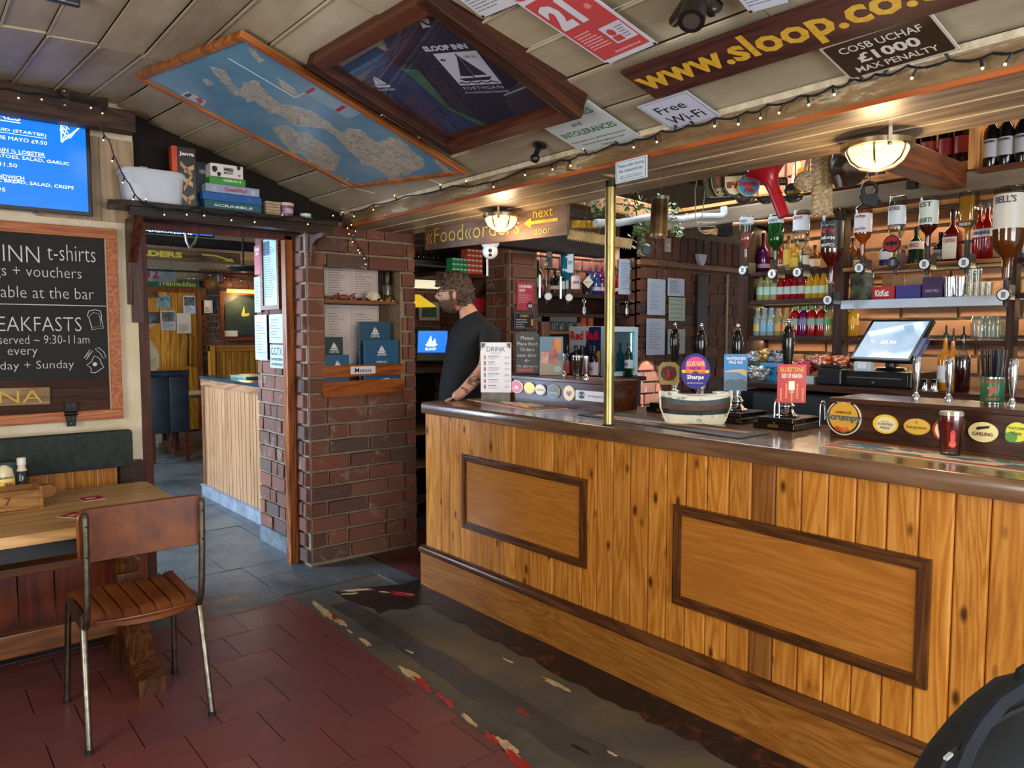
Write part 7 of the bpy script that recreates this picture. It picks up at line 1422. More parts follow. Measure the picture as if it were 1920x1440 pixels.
strip_light_y=bpy.data.lights.new('recess_strip','AREA');strip_light_y.shape='RECTANGLE';strip_light_y.size=1.0;strip_light_y.size_y=.03;strip_light_y.energy=7;strip_light_y.color=(1,.75,.62);so=bpy.data.objects.new('recess_strip_light',strip_light_y);C.objects.link(so);so.location=(4.55,4.74,2.34)
def ystand(lab,px,yt,r,kind,g_,Y=4.66,zb=None,yb=551,**k):
 zb=zgs if zb is None else zb;p=W(px,yb,'y',Y);p.z=zb+.001;h=W(px,yt,'y',Y).z-zb;return bottle(lab,p,h,r,kind,g_,rz=rad(-35),**k)
ystand('dark green bottle at the pillar end of the gin shelf',1008,488,.036,'spirit',G['dkgreen'],label='#8a9a8a');ystand('dark bottle with orange label behind the clear optic',1040,505,.036,'spirit',G['dark'],label='#c8b8a8',lz=(.15,.3))
ystand('clear gin bottle behind the blue optic with cream label',1052,500,.036,'spirit',G['dkgreen'],label='#b8c4b8');ystand('gin bottle with white and orange label beside the blue optic',1079,506,.038,'squat',G['clear'],cap='#8a1c20',label='#c9c4c0',txt='BEEFEATER',lz=(.2,.75),tcol='#2a2a2a')
t=ystand('round black apothecary gin bottle with a diamond label',1101,508,.050,'squat',G['dark'],label=None);Mb_=Matrix.Translation((0,-.051,.105))@BOTM;part('diamond_label',MB().prism([(-.05,0),(0,-.055),(.045,0),(0,.055)],0,.002,Mb_),flat('#c9c6b0',.5),t);T(t,"HENDRICK'S",0,0,.06,.01,flat('#2a2a2a',.5),z=.003,M=Mb_)
ystand('deep blue gin bottle in the middle of the gin shelf',1117,497,.042,'squat',G['blue'],cap='#8a2030',label='#b8b8c8',lz=(.14,.26));ystand('dark blue gin bottle behind the apothecary bottle',1106,500,.036,'squat',G['blue'],Y=4.76,cap='#8a2030',label=None);ystand('purple gin bottle half hidden behind the brass pole',1128,498,.040,'squat',G['purple'],cap='#8a2030',label='#c0a8b8',lz=(.14,.26))
ystand('red gin bottle just right of the brass pole',1152,500,.040,'squat',G['red'],Y=4.68,cap='#5a0f1a',label='#c9b8b8',lz=(.14,.26));ystand('bright red gin bottle at the right end of the gin shelf',1165,499,.044,'squat',G['red'],Y=4.6,cap='#5a0f1a',label='#d0c0c0',lz=(.14,.26))
def yoptic(lab,px,yt,yo,w_,glass,liq,lvl,lcol,txt,sq,tcol='#2a3a4a'):
 Y=4.42;p=W(px,yo,'y',Y);zt=W(px,yt,'y',Y).z;zb=p.z+.05;t=bottle(lab,(p.x,Y,zb),zt-zb,w_,'squat',glass,liq,lvl,None,None,sq=sq,inv=True,name='optic_bottle',group='spirit bottles hanging in optics',rz=rad(-35),seg=24,sy=.8 if sq else 1);h=zt-zb
 if lcol:o=part('label',MB().box(-w_*.1,w_*.8,-w_*.82,-w_*.80,h*.45,h*.93),flat(lcol,.4),t);T(o,txt,w_*.35,h*.7,w_*.6,h*.1,flat(tcol,.4),z=.001,M=Matrix.Translation((0,-w_*.83,0))@BOTM)
 part('measure',MB().lathe([(.010,-.11),(.014,-.09),(.018,-.06),(.018,-.02),(.014,.0),(.014,.06)],14),blackm,t,45);Mo_=Matrix.Translation((.012,-.03,-.05))@BOTM
 part('measure_disc',MB().lathe([(.032,-.012),(.032,.004)],24,Mo_),flat('#14141c',.25),t,45);part('disc_face',MB().lathe([(.026,.004),(.026,.0055)],24,Mo_),flat('#b8b8a8',.25),t);part('side_plate',MB().box(-.06,-.045,-.01,.01,-.06,.12),flat('#9a9c9e',.3,.8),t)
yoptic('clear gin bottle hanging in an optic beside the brick pillar',1024,449,556,.050,G['clear'],None,.5,'#17171b','1823',0,'#d0d0d0');yoptic('square blue gin bottle hanging in an optic beside the clear one',1063,470,558,.055,G['teal'],G['teal'],.9,'#b9c8cc','BOMBAY',.9)
for px,yo,lab in((1095,576,'steel bottle opener hanging beneath the gin shelf'),(1160,575,'dark corkscrew hanging right of the brass pole'),(1175,578,'silver winged corkscrew hanging furthest right')):
 c_=W(px,yo,'y',4.50);t=thing('bottle_opener',lab,'bottle opener',c_,group='openers hanging below the gin shelf');m_=chrome if px!=1160 else blackm
 part('head',MB().tube([c_+Vector((.018*math.cos(a),0,.05+.016*math.sin(a)))for a in[i*.7854 for i in range(8)]],.004,6,closed=True),m_,t,60,world=True);part('shaft',MB().tube([c_+Vector((0,0,.035)),c_+Vector((0,0,-.06))],[.005,.007],8),m_,t,60,world=True);part('arm',MB().tube([c_+Vector((-.015,0,.0)),c_+Vector((-.018,0,-.05))],.005,6),m_,t,60,world=True);part('arm',MB().tube([c_+Vector((.015,0,.0)),c_+Vector((.018,0,-.05))],.005,6),m_,t,60,world=True)
for k in range(7):p=W(1036+k*8,615,'y',4.62+.05*(k%2));p.z=z3+.001;tumbler('upturned tumbler on the pale shelf below the metal strip',p,.026,.085 if k%2 else.07,'tumblers on the pale recess shelf')
for px,lab in((1092,'small orange packet on the recess shelf beside the tumblers'),(1105,'small orange carton on the recess shelf near the pole')):solo('orange_packet',MB().cbox(W(px,606,'y',4.62),(.06,.04,.10),b=.004),two('#8a3414','#c0541e',20,.5),lab,'packet','orange packets in the recess')
ZF=W(1160,707,'y',3.88).z;fc=thing('side_counter','dark side counter below the small drinks fridge','counter',(4.2,4.0,0));part('worktop',MB().box(3.86,4.50,3.80,4.5,ZF-.03,ZF),shw,fc,world=True);part('cabinet',MB().box(3.90,4.48,3.84,4.48,.0,ZF-.03),flat('#17120f',.5),fc,world=True)
rb=thing('drinks_fridge','small pale blue counter fridge with an energy drink side panel','fridge',(4.3,4.05,ZF));fz1=W(1160,612,'y',3.90).z;fx0,fx1=4.135,W(1196,660,'y',3.90).x;fy1=4.28
part('cabinet',MB().box(fx0,fx1,3.93,fy1,ZF+.01,fz1,b=.004),flat('#aab8c0',.3),rb,world=True)
Mfz=XF[rb.name].inverted()@frame(((fx0+fx1)/2,3.93,(ZF+fz1)/2),(1,0,0),(0,0,1));fw3,fh3=fx1-fx0,fz1-ZF;m_=MB();fr(m_,fw3,fh3-.01,.035,.0,.03,Mfz);part('door_frame',m_,flat('#b5cad4',.3),rb)
part('interior',MB().box(-fw3/2+.035,fw3/2-.035,-fh3/2+.04,fh3/2-.04,.001,.006,Mfz),flat('#3f6f78',.3),rb);part('door_glass',MB().box(-fw3/2+.035,fw3/2-.035,-fh3/2+.035,fh3/2-.035,.024,.026,Mfz),glassm('#d8ecf0',.01),rb);part('light_strip',MB().box(fw3/2-.06,fw3/2-.05,-fh3/2+.06,fh3/2-.05,.006,.012,Mfz),emit('#d8f4ff',2.5),rb)
part('side_panel',MB().box(fx0-.006,fx0,3.94,fy1-.005,ZF+.02,fz1-.004),flat('#17275a',.35),rb,world=True);part('side_panel',MB().prism([(4.10,ZF+.02+fh3*.55),(fy1-.005,ZF+.02+fh3*.4),(fy1-.005,fz1-.004),(4.06,fz1-.004)],fx0-.008,fx0-.006,Matrix(((0,0,1,0),(1,0,0,0),(0,1,0,0),(0,0,0,1)))),flat('#a9b4be',.35),rb,world=True)
part('yellow_patch',MB().prism([(3.945,ZF+.03),(4.02,ZF+.03),(3.97,ZF+.2),(3.945,ZF+.2)],fx0-.0085,fx0-.006,Matrix(((0,0,1,0),(1,0,0,0),(0,1,0,0),(0,0,0,1)))),flat('#c8a81c',.35),rb,world=True)
Mrb=XF[rb.name].inverted()@frame((fx0-.009,(3.94+fy1)/2,fz1-.07),(0,-1,0),(0,0,1));T(rb,'Red Bull',0,0,.30,.07,flat('#c01c34',.4),z=.001,bold=.04,M=Mrb)
for k,(px,lab)in enumerate(((1063,'red labelled wine bottle nearest the photo card'),(1076,'red labelled wine bottle behind the brown pint'),(1091,'red labelled wine bottle between the pint and tap'),(1103,'red labelled wine bottle behind the chrome tap'),(1113,'white S labelled wine bottle by the brass pole'))):
 p=W(px,690,'x',3.95);p=Vector((3.93+.02*(k%2),W(px,690,'x',3.93).y,ZF+.001));bottle(lab,p,.245,.034,'wine',G['dark'],label='#a8373a' if k<4 else '#b8a8bc',lz=(.12,.5),txt=None if k<4 else 'S',name='wine_bottle',group='wine bottles on the side counter')
bottle('green wine bottle with white S label seen in the fridge door',(4.36,3.86,ZF+.001),.26,.034,'wine',G['dkgreen'],label='#c3cdd8',txt='S',tcol='#2a4a7a',name='wine_bottle',lz=(.25,.5))
def stand_card(nm,lab,cat,x0,x1,y0,y1,dep,col,bow=False):
 a,b=DP(x0,y1,dep),DP(x1,y1,dep);M=frame((a+b)/2+Vector((0,0,(y1-y0)/2/FPX*dep)),(b-a)+Vector((0,-.25,0))*(b-a).length,(0,0,1));M.translation.z=1.307+(y1-y0)/2/FPX*dep
 w_,h_=(x1-x0)/FPX*dep*1.02,(y1-y0)/FPX*dep;t=thing(nm,lab,cat,M=M);
 pts=[(-w_/2,-h_/2),(w_/2,-h_/2),(w_/2,h_/2-.012),(w_*.3,h_/2),(-w_*.3,h_/2),(-w_/2,h_/2-.012)]if bow else[(-w_/2,-h_/2),(w_/2,-h_/2),(w_/2,h_/2),(-w_/2,h_/2)]
 part('panel',MB().prism(pts,-.006,0),flat(col,.45),t);part('foot',MB().box(-w_/2,w_/2,-h_/2,-h_/2+.01,-.05,0),flat(col,.45),t);return t,w_,h_
t,w_,h_=stand_card('chalk_notice','small black chalk notice sending food orders next door','chalkboard',967,1010,624,703,4.6,'#1c2426',True)
for k,(s_,ww_)in enumerate((('Please',.55),('Place food',.86),('Orders',.6),('next door',.84),('←',.25),('No tabs-sorry',.9))):T(t,s_,0,h_*(.36-.135*k),w_*ww_,h_*.085,flat('#b9c0c2',.7),z=.001,bold=0)
part('red_strip',MB().box(-w_*.46,w_*.3,-h_*.44,-h_*.36,0,.002),flat('#8a4438',.5),t)
t,w_,h_=stand_card('photo_card','glossy photo card of a rum bottle and tumbler','card',1012,1055,632,704,4.5,'#5a7a94');part('table_print',MB().box(-w_/2,w_/2,-h_/2,-.12*h_,0,.001),flat('#8f8478',.4),t);part('bottle_print',MB().prism([(-.06*w_,-.2*h_),(.24*w_,-.2*h_),(.24*w_,.14*h_),(.13*w_,.22*h_),(.13*w_,.42*h_),(.05*w_,.42*h_),(.05*w_,.22*h_),(-.06*w_,.14*h_)],.001,.002),two('#7a2020','#b05a4a',30,.3),t)
part('glass_print',MB().prism([(-.42*w_,-.2*h_),(-.14*w_,-.2*h_),(-.10*w_,.1*h_),(-.45*w_,.1*h_)],.001,.002),two('#a05048','#c8988c',30,.3),t);part('orange_print',MB().box(.1*w_,.42*w_,.08*h_,.46*h_,0,.0008),flat('#c07a3a',.4),t);part('logo_print',MB().prism([(.28*w_+.15*w_*math.cos(k/14*6.283),-.34*h_+.09*h_*math.sin(k/14*6.283))for k in range(14)],.001,.002),flat('#8fb0b0',.4),t)
Y2=4.465
def psign(nm,lab,x0,y0,x1,y1,col):
 a,b=W(x0,y0,'y',Y2),W(x1,y1,'y',Y2);M=frame(((a.x+b.x)/2,Y2,(a.z+b.z)/2),(1,0,0),(0,0,1));t=thing(nm,lab,'notice',M=M);w_,h_=b.x-a.x,a.z-b.z;part('sheet',MB().box(-w_/2,w_/2,-h_/2,h_/2,0,.003),flat(col,.45),t);return t,w_,h_
t,w_,h_=psign('age_notice','red under 25 notice on the inner brick pillar',969,529,1000,582,'#a83240');T(t,'UNDER',0,.36*h_,w_*.8,h_*.11,flat('#dcd4d8',.5),z=.0036,bold=.04);T(t,'25?',-.2*w_,.22*h_,w_*.4,h_*.11,flat('#dcd4d8',.5),z=.0036,bold=.04);lines(t,-w_*.4,w_*.4,[h_*(.08-.06*k)for k in range(6)],.005,flat('#c88a92',.5),z=.003,seed=9);part('age_roundel',MB().prism([(.28*w_+.2*w_*math.cos(k/16*6.283),-.34*h_+.15*h_*math.sin(k/16*6.283))for k in range(16)],.003,.004),flat('#2c2628',.5),t);T(t,'25',.28*w_,-.34*h_,w_*.26,h_*.10,flat('#d8d4d8',.5),z=.005,bold=.04)
t,w_,h_=psign('sorry_notice','black notice with gold heading below the red notice',963,585,1003,617,'#16151a');m_=MB();fr(m_,w_*.94,h_*.92,.003,.003,.004);part('border',m_,flat('#8a8a8c',.5),t);T(t,'SORRY',0,.28*h_,w_*.4,h_*.16,flat('#c8922a',.5),z=.0036,bold=.03);lines(t,-w_*.4,w_*.25,[h_*(.05-.14*k)for k in range(4)],.006,flat('#b8b4b4',.5),z=.003,seed=10);part('beer_print',MB().box(w_*.3,w_*.4,-.3*h_,.1*h_,.003,.004),flat('#c8962a',.5),t)
cc=DP(919,470,4.75);t=thing('security_camera','white dome security camera below the food orders board','camera',cc);part('base',MB().lathe([(.058,.055),(.056,.035),(.045,.02)],24,Matrix.Translation(cc)),flat('#c3ccd8',.35),t,45,world=True);part('dome',MB().ball(cc+Vector((0,0,-.005)),.050,20),flat('#c9d2dc',.3),t,60,world=True)
fwd=(CP-cc).normalized();part('lens',MB().ball(cc+fwd*.044+Vector((0,0,-.0)),.013,12),blk,t,60,world=True);part('lens',MB().ball(cc+fwd*.040+Vector((0,0,-.026)),.011,12),blk,t,60,world=True);part('cable',MB().tube([cc+Vector((0,.03,-.04)),cc+Vector((0,.03,-.16))],.007,6),flat('#aab0b8',.5),t,world=True)
spot('rooflight_sunbeam',(4.35,2.6,2.9),W(1217,742,'y',FW),420,10,(1,.97,.9))
spot('rooflight_sunbeam',(5.05,3.55,2.3),W(1212,735,'y',FW),420,13,(1,.97,.9))
def cord(o,p,z1=2.97):part('hanging_cord',MB().tube([p,(p.x,p.y,z1)],.003,5),flat('#3a3430',.8),o,world=True)
ob=bpy.data.objects
cord(ob['speaking_horn'],DP(1440,312,3.75));cord(ob['rope_plait'],DP(1541,296,3.72));cord(ob['rope_ball'],DP(1514,296,3.7));cord(ob['leather_jug'],DP(1592,270,3.6));cord(ob['badge_rail'],DP(1340,370,4.08));cord(ob['badge_rail'],DP(1490,366,3.96));cord(ob['cable_coil'],DP(1306,340,4.3));cord(ob['pulley_block'],DP(1630,330,4.0));cord(ob['crosscut_saw'],DP(1100,440,4.35))
# ============================================================ NEXT ROOM THROUGH THE DOORWAY
BY=12.4
bwall=struct('wall_far',MB().box(.3,6.5,BY,BY+.2,0,3.2),MORT());xq=W(374,600,'y',BY).x
bricks(bwall,(xq,BY,.2),(1,0,0),(0,-1,0),1.6,2.6,.27,.1035,seed=21,most=160)
struct('wall_next_right',MB().box(4.7,4.8,5.9,12.5,0,3.2),two('#5a3a24','#7a5434',4,.7));struct('wall_next_left',MB().box(-1.9,-1.8,4.8,12.5,0,3.2).box(-1.8,.3,BY,BY+.1,0,3.2),two('#a08a68','#b8a280',4,.8))
struct('ceiling_next',MB().box(-1.9,4.8,4.85,12.5,2.75,2.8),two('#5a4a38','#8a7a62',3,.8))
dr=struct('door_2',MB().box(W(262,600,'y',BY-.03).x-.15,W(372,600,'y',BY-.03).x,BY-.05,BY-.001,.02,W(320,545,'y',BY-.05).z),wood('#6a3c14','#8a5220','#9c6228','z',.4,rv=0),'golden planked door at the far end of the next room')
dx0,dx1=W(262,600,'y',BY-.06).x,W(368,600,'y',BY-.06).x;dzt=W(320,548,'y',BY-.06).z;gold=wood('#8a5418','#b07426','#c48a38','z',.35)
k_=7
for i in range(k_):a=dx0-.12+(dx1-dx0+.12)*i/k_;part('plank',MB().box(a+.004,a+(dx1-dx0+.12)/k_-.004,BY-.07,BY-.05,.03,dzt,b=.003),gold,dr)
part('door_frame',MB().box(dx1,dx1+.07,BY-.10,BY,.0,dzt+.07).box(dx0-.2,dx1,BY-.10,BY,dzt,dzt+.07),wood('#4a2812','#6a3e1e','#7c4e2a','z',.4),dr)
hp=[W(353,y,'y',BY-.12)for y in(627,640,662,684)];part('handle',MB().tube([hp[0]+Vector((0,.05,0)),hp[0],hp[1],hp[2],hp[3],hp[3]+Vector((0,.05,0))],.014,8),flat('#1c1a18',.4,.6),dr,60)
def fsheet(nm,lab,x0,y0,x1,y1,Y,col,seed,m=None,cat='notice',txt=None,n=8):
 a,b=W(x0,y0,'y',Y),W(x1,y1,'y',Y);M=frame(((a.x+b.x)/2,Y,(a.z+b.z)/2),(1,0,0),(0,0,1));t=thing(nm,lab,cat,M=M);w_,h_=b.x-a.x,a.z-b.z;part('sheet',MB().box(-w_/2,w_/2,-h_/2,h_/2,0,.003),flat(col,.5),t)
 if m:part('picture',MB().box(-w_*.42,w_*.42,-h_*.05,h_*.42,.003,.005),m,t)
 if txt:T(t,txt,0,h_*.30,w_*.7,h_*.16,flat('#2a2a30',.5),z=.005,bold=.02)
 lines(t,-w_*.38,w_*.38,[h_*(.0-.42*(k+1)/n)for k in range(n)],.008,flat('#6a6a70',.6),z=.003,seed=seed);return t,w_,h_
pic1=two('#2a4a50','#7a9a94',20,.5);pic2=two('#2a2a2c','#6a6a68',20,.5)
for q in(('teal photo collage poster on the golden door',294,553,320,578,'#6a9a90',pic1),('white poster with two photographs at the top right of the door',343,554,367,588,'#b9bec8',pic2),('dark landscape poster at the lower left of the door',268,585,298,606,'#2c2a2c',pic2),('large grey photographic poster in the middle of the door',301,582,330,619,'#a8a29a',pic2),('cream poster with red heading low on the right of the door',331,587,359,625,'#c4b8a4',None)):
 t,w_,h_=fsheet('door_poster',q[0],*q[1:5],BY-.08,q[5],q[1],q[6],'poster')
fsheet('wall_poster','small white certificate on the brick pier beside the door',382,563,399,587,BY-.05,'#c0beb0',31)
def plank_sign(nm,lab,x0,y0,x1,y1,Y,mt,words,shape=None):
 a,b=W(x0,y0,'y',Y),W(x1,y1,'y',Y);M=frame(((a.x+b.x)/2,Y,(a.z+b.z)/2),(1,0,0),(0,0,1));t=thing(nm,lab,'sign',M=M);w_,h_=b.x-a.x,a.z-b.z
 pts=[(x*w_,y*h_)for x,y in(shape or[(-.5,-.5),(.5,-.5),(.5,.5),(-.5,.5)])];part('board',MB().prism(pts,-.02,0),mt,t)
 for(s_,x,y,ww_,hh_,c_,bo)in words:T(t,s_,x*w_,y*h_,ww_*w_,hh_*h_,flat(c_,.5),z=.003,bold=bo)
 return t,w_,h_
plank_sign('place_name_board','green board with yellow place name letters above the golden door',275,522,374,541,BY-.13,two('#1c4030','#2a5640',8,.5),[('Treblleddau',.06,0,.72,.6,'#b8a838',.02)])
plank_sign('number_board','grey boat shaped board with red number 12 hanging before the door',250,499,331,530,10.2,two('#5a5a58','#8a8884',6,.5),[('12',-.05,.05,.26,.6,'#8a1c2a',.03)],[(-.5,-.45),(.30,-.5),(.5,-.35),(.5,.1),(.42,.42),(.25,.5),(-.5,.42)])
nb=bpy.data.objects['number_board'];nm_p=XF['number_board'].translation
for dx in(-.2,.2):part('hanging_chain',MB().tube([nm_p+Vector((dx,0,.05)),nm_p+Vector((dx,0,2.75-nm_p.z))],.004,5),flat('#3a3632',.5,.6),nb,world=True)
t,w_,h_=plank_sign('orders_board','brown timber board with yellow letters ORDERS and a bent arrow',190,458,451,496,8.6,wood('#3a2416','#5a3c26','#6e4e34','x',.6),[('ORDERS',-.143,.02,.395,.52,'#b8a034',.06)])
part('arrow',MB().prism([(.20*w_,.25*h_),(.31*w_,.22*h_),(.41*w_,-.08*h_),(.43*w_,.02*h_),(.45*w_,-.32*h_),(.36*w_,-.28*h_),(.39*w_,-.18*h_),(.30*w_,.10*h_),(.20*w_,.12*h_)],0,.004),flat('#b8a034',.5),t)
dkb_=wood('#120d0a','#1f1712','#2c221b','x',.7,rnd=False)
for(px0,py0,px1,py1,Y,lab)in((150,445,500,458,8.7,'near black ceiling beam above the orders board'),(150,497,480,516,9.2,'dark ceiling beam just below the orders board'),(230,420,620,424.5,7.0,'pale edged beam right behind the doorway lintel')):
 a,b=W(px0,py0,'y',Y),W(px1,py1,'y',Y);solo('ceiling_beam',MB().box(a.x,min(b.x,4.6),Y,Y+.14,b.z,a.z,b=.01),dkb_ if Y>7.5 else wood('#4a3a2a','#6a563e','#80684c','x',.6,rnd=False),lab,'beam')
a,b=W(225,404,'y',8.2),W(402,446,'y',8.2);tv2=thing('television','second television glowing blue high in the next room','television',M=frame(((a.x+b.x)/2,8.2,(a.z+b.z)/2),(1,0,0),(0,0,1)));w_,h_=b.x-a.x,a.z-b.z
part('casing',MB().box(-w_/2,w_/2,-h_/2,h_/2,-.05,0),flat('#0b0b0d',.3),tv2);part('screen',MB().box(-w_/2+.015,w_/2-.015,-h_/2+.015,h_/2-.01,0,.003),scr,tv2);T(tv2,'LOCAL',.14*w_,-.12*h_,w_*.2,h_*.14,wl_,z=.004);T(tv2,'PEMBROKESHIRE',.0*w_,-.36*h_,w_*.5,h_*.14,wl_,z=.004)
solo('lamp_bracket',MB().tube([W(346,420,'y',6.9),W(350,452,'y',6.9),W(355,464,'y',6.9),W(365,455,'y',6.9),W(378,424,'y',6.9)],.014,8),flat('#8a8680',.4,.6),'bent grey metal bracket hanging behind the doorway head','bracket',smooth=60)
string('string_lights','faint bulbs strung along the far wall above the framed shirt',[W(x,y,'y',11.6)for x,y in((350,517),(365,519),(395,513),(430,518),(475,525))],5,15)
solo('round_pan',MB().lathe([(.10,0),(.115,.03),(.112,.03),(.097,.006),(.001,.004)],24,frame(W(395,531,'y',BY-.04),(1,0,0),(0,0,1)),cap=False),two('#4a3418','#7a5a30',12,.5),'round brown pan hung on the brick pier by the door','pan',smooth=50)
t=thing('frying_pan','black frying pan hanging from a hook in the next room','pan',W(462,508,'y',7.6));c_=W(462,509,'y',7.6);part('pan',MB().lathe([(.14,0),(.19,.035),(.19,.045),(.13,.008)],28,Matrix.Translation(c_)),blackm,t,45,world=True);part('handle',MB().tube([c_+Vector((-.03,0,.03)),c_+Vector((-.03,0,.33))],.012,8),blackm,t,world=True);part('hook',MB().tube([c_+Vector((-.03,0,.32)),c_+Vector((-.05,0,.37)),c_+Vector((-.03,0,.42)),c_+Vector((-.03,0,.5))],.006,6),blackm,t,world=True)
solo('steel_jug',MB().tube([W(410,515,'y',12.3),W(412,528,'y',12.3)],[.06,.07],18),chrome,'small steel jug hanging beside the round pan','jug',smooth=50)
YF=BY-.08;a,b=W(410,545,'y',YF),W(492,638,'y',YF);fs2=thing('framed_shirt','framed dark green t-shirt lit by a brass picture lamp on the far wall','framed shirt',M=frame(((a.x+b.x)/2,YF,(a.z+b.z)/2),(1,0,0),(0,0,1)));w_,h_=b.x-a.x,a.z-b.z;m_=MB();fr(m_,w_,h_,.06,0,.05);part('frame',m_,wood('#3a1c0e','#5a3018','#6c3e22','x',.4),fs2);part('shirt',MB().prism([(-w_*.40,-h_*.4),(w_*.4,-h_*.4),(w_*.4,h_*.3),(w_*.12,h_*.4),(-.1*w_,h_*.36),(-w_*.36,h_*.22)],0,.012),two('#0e1c1e','#1c3436',5,.7),fs2);part('backing',MB().box(-w_/2+.05,w_/2-.05,-h_/2+.05,h_/2-.05,-.004,.002),flat('#0c0e10',.5),fs2);part('emblem',MB().prism([(.0,.02),(.05,.16),(.06,.04),(.14,.05),(.12,-.0),(.02,-.01)],.012,.016),flat('#b8a83a',.5),fs2);part('caption',MB().box(-w_*.42,-w_*.1,-h_*.42,-h_*.30,.014,.018),flat('#c8c4b8',.5),fs2)
a=W(452,546,'y',YF-.15);solo('picture_lamp',MB().tube([a-Vector((.22,0,0)),a+Vector((.30,0,0))],.03,12),emit('#ffb84a',1.6),'brass picture lamp glowing above the framed shirt','lamp',smooth=50);point('picture_lamp_light',(a.x,a.y-.08,a.z-.1),9,(1,.68,.3),.05)
a,b=W(392,648,'y',11.6),W(495,700,'y',11.6);fb=thing('high_back_bench','golden boarded high back bench beyond the plank counter','bench',((a.x+b.x)/2,11.6,0));
for i in range(9):x0_=a.x+.06+(b.x-a.x)*i/9;part('plank',MB().box(x0_,x0_+(b.x-a.x)/9-.012,11.6,11.63,.4,a.z-.06),gold,fb,world=True)
part('top_rail',MB().box(a.x,b.x+.3,11.57,11.66,a.z-.09,a.z,b=.005),wood('#8a5418','#a46a24','#b47c34','x',.35),fb,world=True);part('seat',MB().box(a.x,b.x+.3,11.2,11.6,.38,.44),gold,fb,world=True);part('end_post',MB().box(a.x,a.x+.07,11.55,11.67,0,a.z),gold,fb,world=True)
def fchair(lab,x,y,rz,s_=1):
 t=thing('leather_dining_chair',lab,'chair',(x,y,0),rz,'dark high backed chairs in the next room');lea=two('#0e1115','#1b2026',5,.5)
 bk=MB();bk.box(-.225,.0,-.04,.045,.36,1.07,b=.015).box(0,.225,-.04,.045,.36,1.07,b=.015);part('backrest',bk,lea,t,40);part('top_roll',MB().tube([(-.225,-.015,1.07),(.225,-.015,1.07)],.045,14),lea,t,50);part('seat',MB().box(-.22,.22,.04,.48,.36,.49,b=.02),lea,t,40)
 for(sx_,sy_)in((-1,0),(1,0),(-1,1),(1,1)):part('leg',MB().bar((sx_*.19,.0+sy_*.42,.36),(sx_*.195,-.015+sy_*.45,0),.045,.045,up=(0,1,0)),wood('#2c100a','#471c12','#58281a','z',.35),t)
 return t
fchair('dark leather high backed chair facing away beside the far table',W(327,870,'z',0).x,W(327,866,'z',0).y,0);fchair('second dark leather chair half hidden behind the door jamb',2.66,11.45,rad(180))
ft=thing('far_table','pale wooden table beside the leather chairs in the next room','table',(2.6,10.4,0));zt=.76;part('tabletop',MB().box(1.7,3.5,10.12,10.9,zt-.045,zt,b=.004),wood('#8a6a4a','#a88868','#bfa080','x',.4,rnd=False),ft,world=True);part('pedestal',MB().lathe([(.06,.12),(.05,.3),(.075,.42),(.05,.55),(.07,.71)],16,Matrix.Translation((2.75,10.3,0))),dw,ft,45,world=True);part('foot',MB().box(2.70,2.80,9.85,10.75,0,.08,b=.01).box(2.69,2.81,10.15,10.45,.08,.16,b=.01),dw,ft,world=True)
t=thing('fabric_screen','pale wavy edged panel standing before the golden door','screen',(2.35,10.9,.76));a=W(262,606,'y',10.9);P_=[W(x,y,'y',10.9)for x,y in((255,606),(296,608),(285,612),(279,622),(280,634),(292,650),(298,668),(299,686),(290,700),(255,700))];Mz_=Matrix(((1,0,0,0),(0,0,1,10.9),(0,1,0,0),(0,0,0,1)));part('panel',MB().prism([(p.x,p.z)for p in P_],0,.03,Mz_),two('#8a7558','#a89070',6,.7),t,world=True);part('stand',MB().box(P_[0].x,P_[7].x,10.9,10.93,0,P_[9].z),two('#8a7558','#a89070',6,.7),t,world=True)
solo('ceiling_lamp',MB().tube([W(262,545,'y',10.8),W(262,545,'y',10.8)+Vector((0,0,.5))],.006,6).tube([W(262,545,'y',10.8),W(262,556,'y',10.8)],[.22,.24],20),two('#6a4e34','#8a6a4a',8,.6),'brown shade hanging at the near edge of the golden door','lamp',smooth=50)
pc=thing('plank_counter','pale varnished plank counter in the next room beyond the brick passage','counter',(2.4,6.6,0));pl2=wood('#8f6848','#a07653','#b08661','z',.32,.8,.10,knots=0);CX=2.263
y=5.50;k=0
while y<7.32:
 y1=min(y+.085+.02*math.sin(k*1.7),7.34);part('plank',MB().box(CX,CX+.02,y+.005,y1-.005,.11,1.10,b=.003),pl2,pc,world=True);y=y1;k+=1
part('corner_post',MB().box(CX-.012,CX+.06,7.33,7.40,.0,1.10,b=.004),wood('#4a2a18','#6c4228','#7e5236','z',.35),pc,world=True);part('carcass',MB().box(CX+.02,2.9,5.5,7.36,0,1.1),flat('#2a1c12',.8),pc,world=True)
part('rail',MB().box(CX-.015,CX+.02,5.5,7.40,1.06,1.125,b=.003),wood('#6a4430','#8a6044','#a07658','y',.3),pc,world=True);part('worktop',MB().prism([(CX-.03,5.5),(CX-.03,7.38),(CX,7.44),(2.9,7.48),(2.9,5.5)],1.127,1.152),two('#15282c','#24404a',6,.18),pc,world=True);part('skirting',MB().box(CX-.03,CX,5.5,7.40,0,.10).box(CX-.04,CX,5.5,7.40,.10,.112),two('#666c74','#868b93',8,.5),pc,world=True)  # worktop: teal reflection on the dark slate is put into its colour
solo('teal_book',MB().box(2.38,2.68,6.55,6.95,1.153,1.175,b=.003),two('#1a5a5a','#3a8a80',12,.35),'teal menu books lying on the plank counter','book');solo('white_ornament',MB().ball((2.33,6.0,1.19),(.035,.05,.035),12),flat('#b8b8b0',.4),'small white ornament on the plank counter by the bricks','ornament',smooth=60)
XPn=2.058
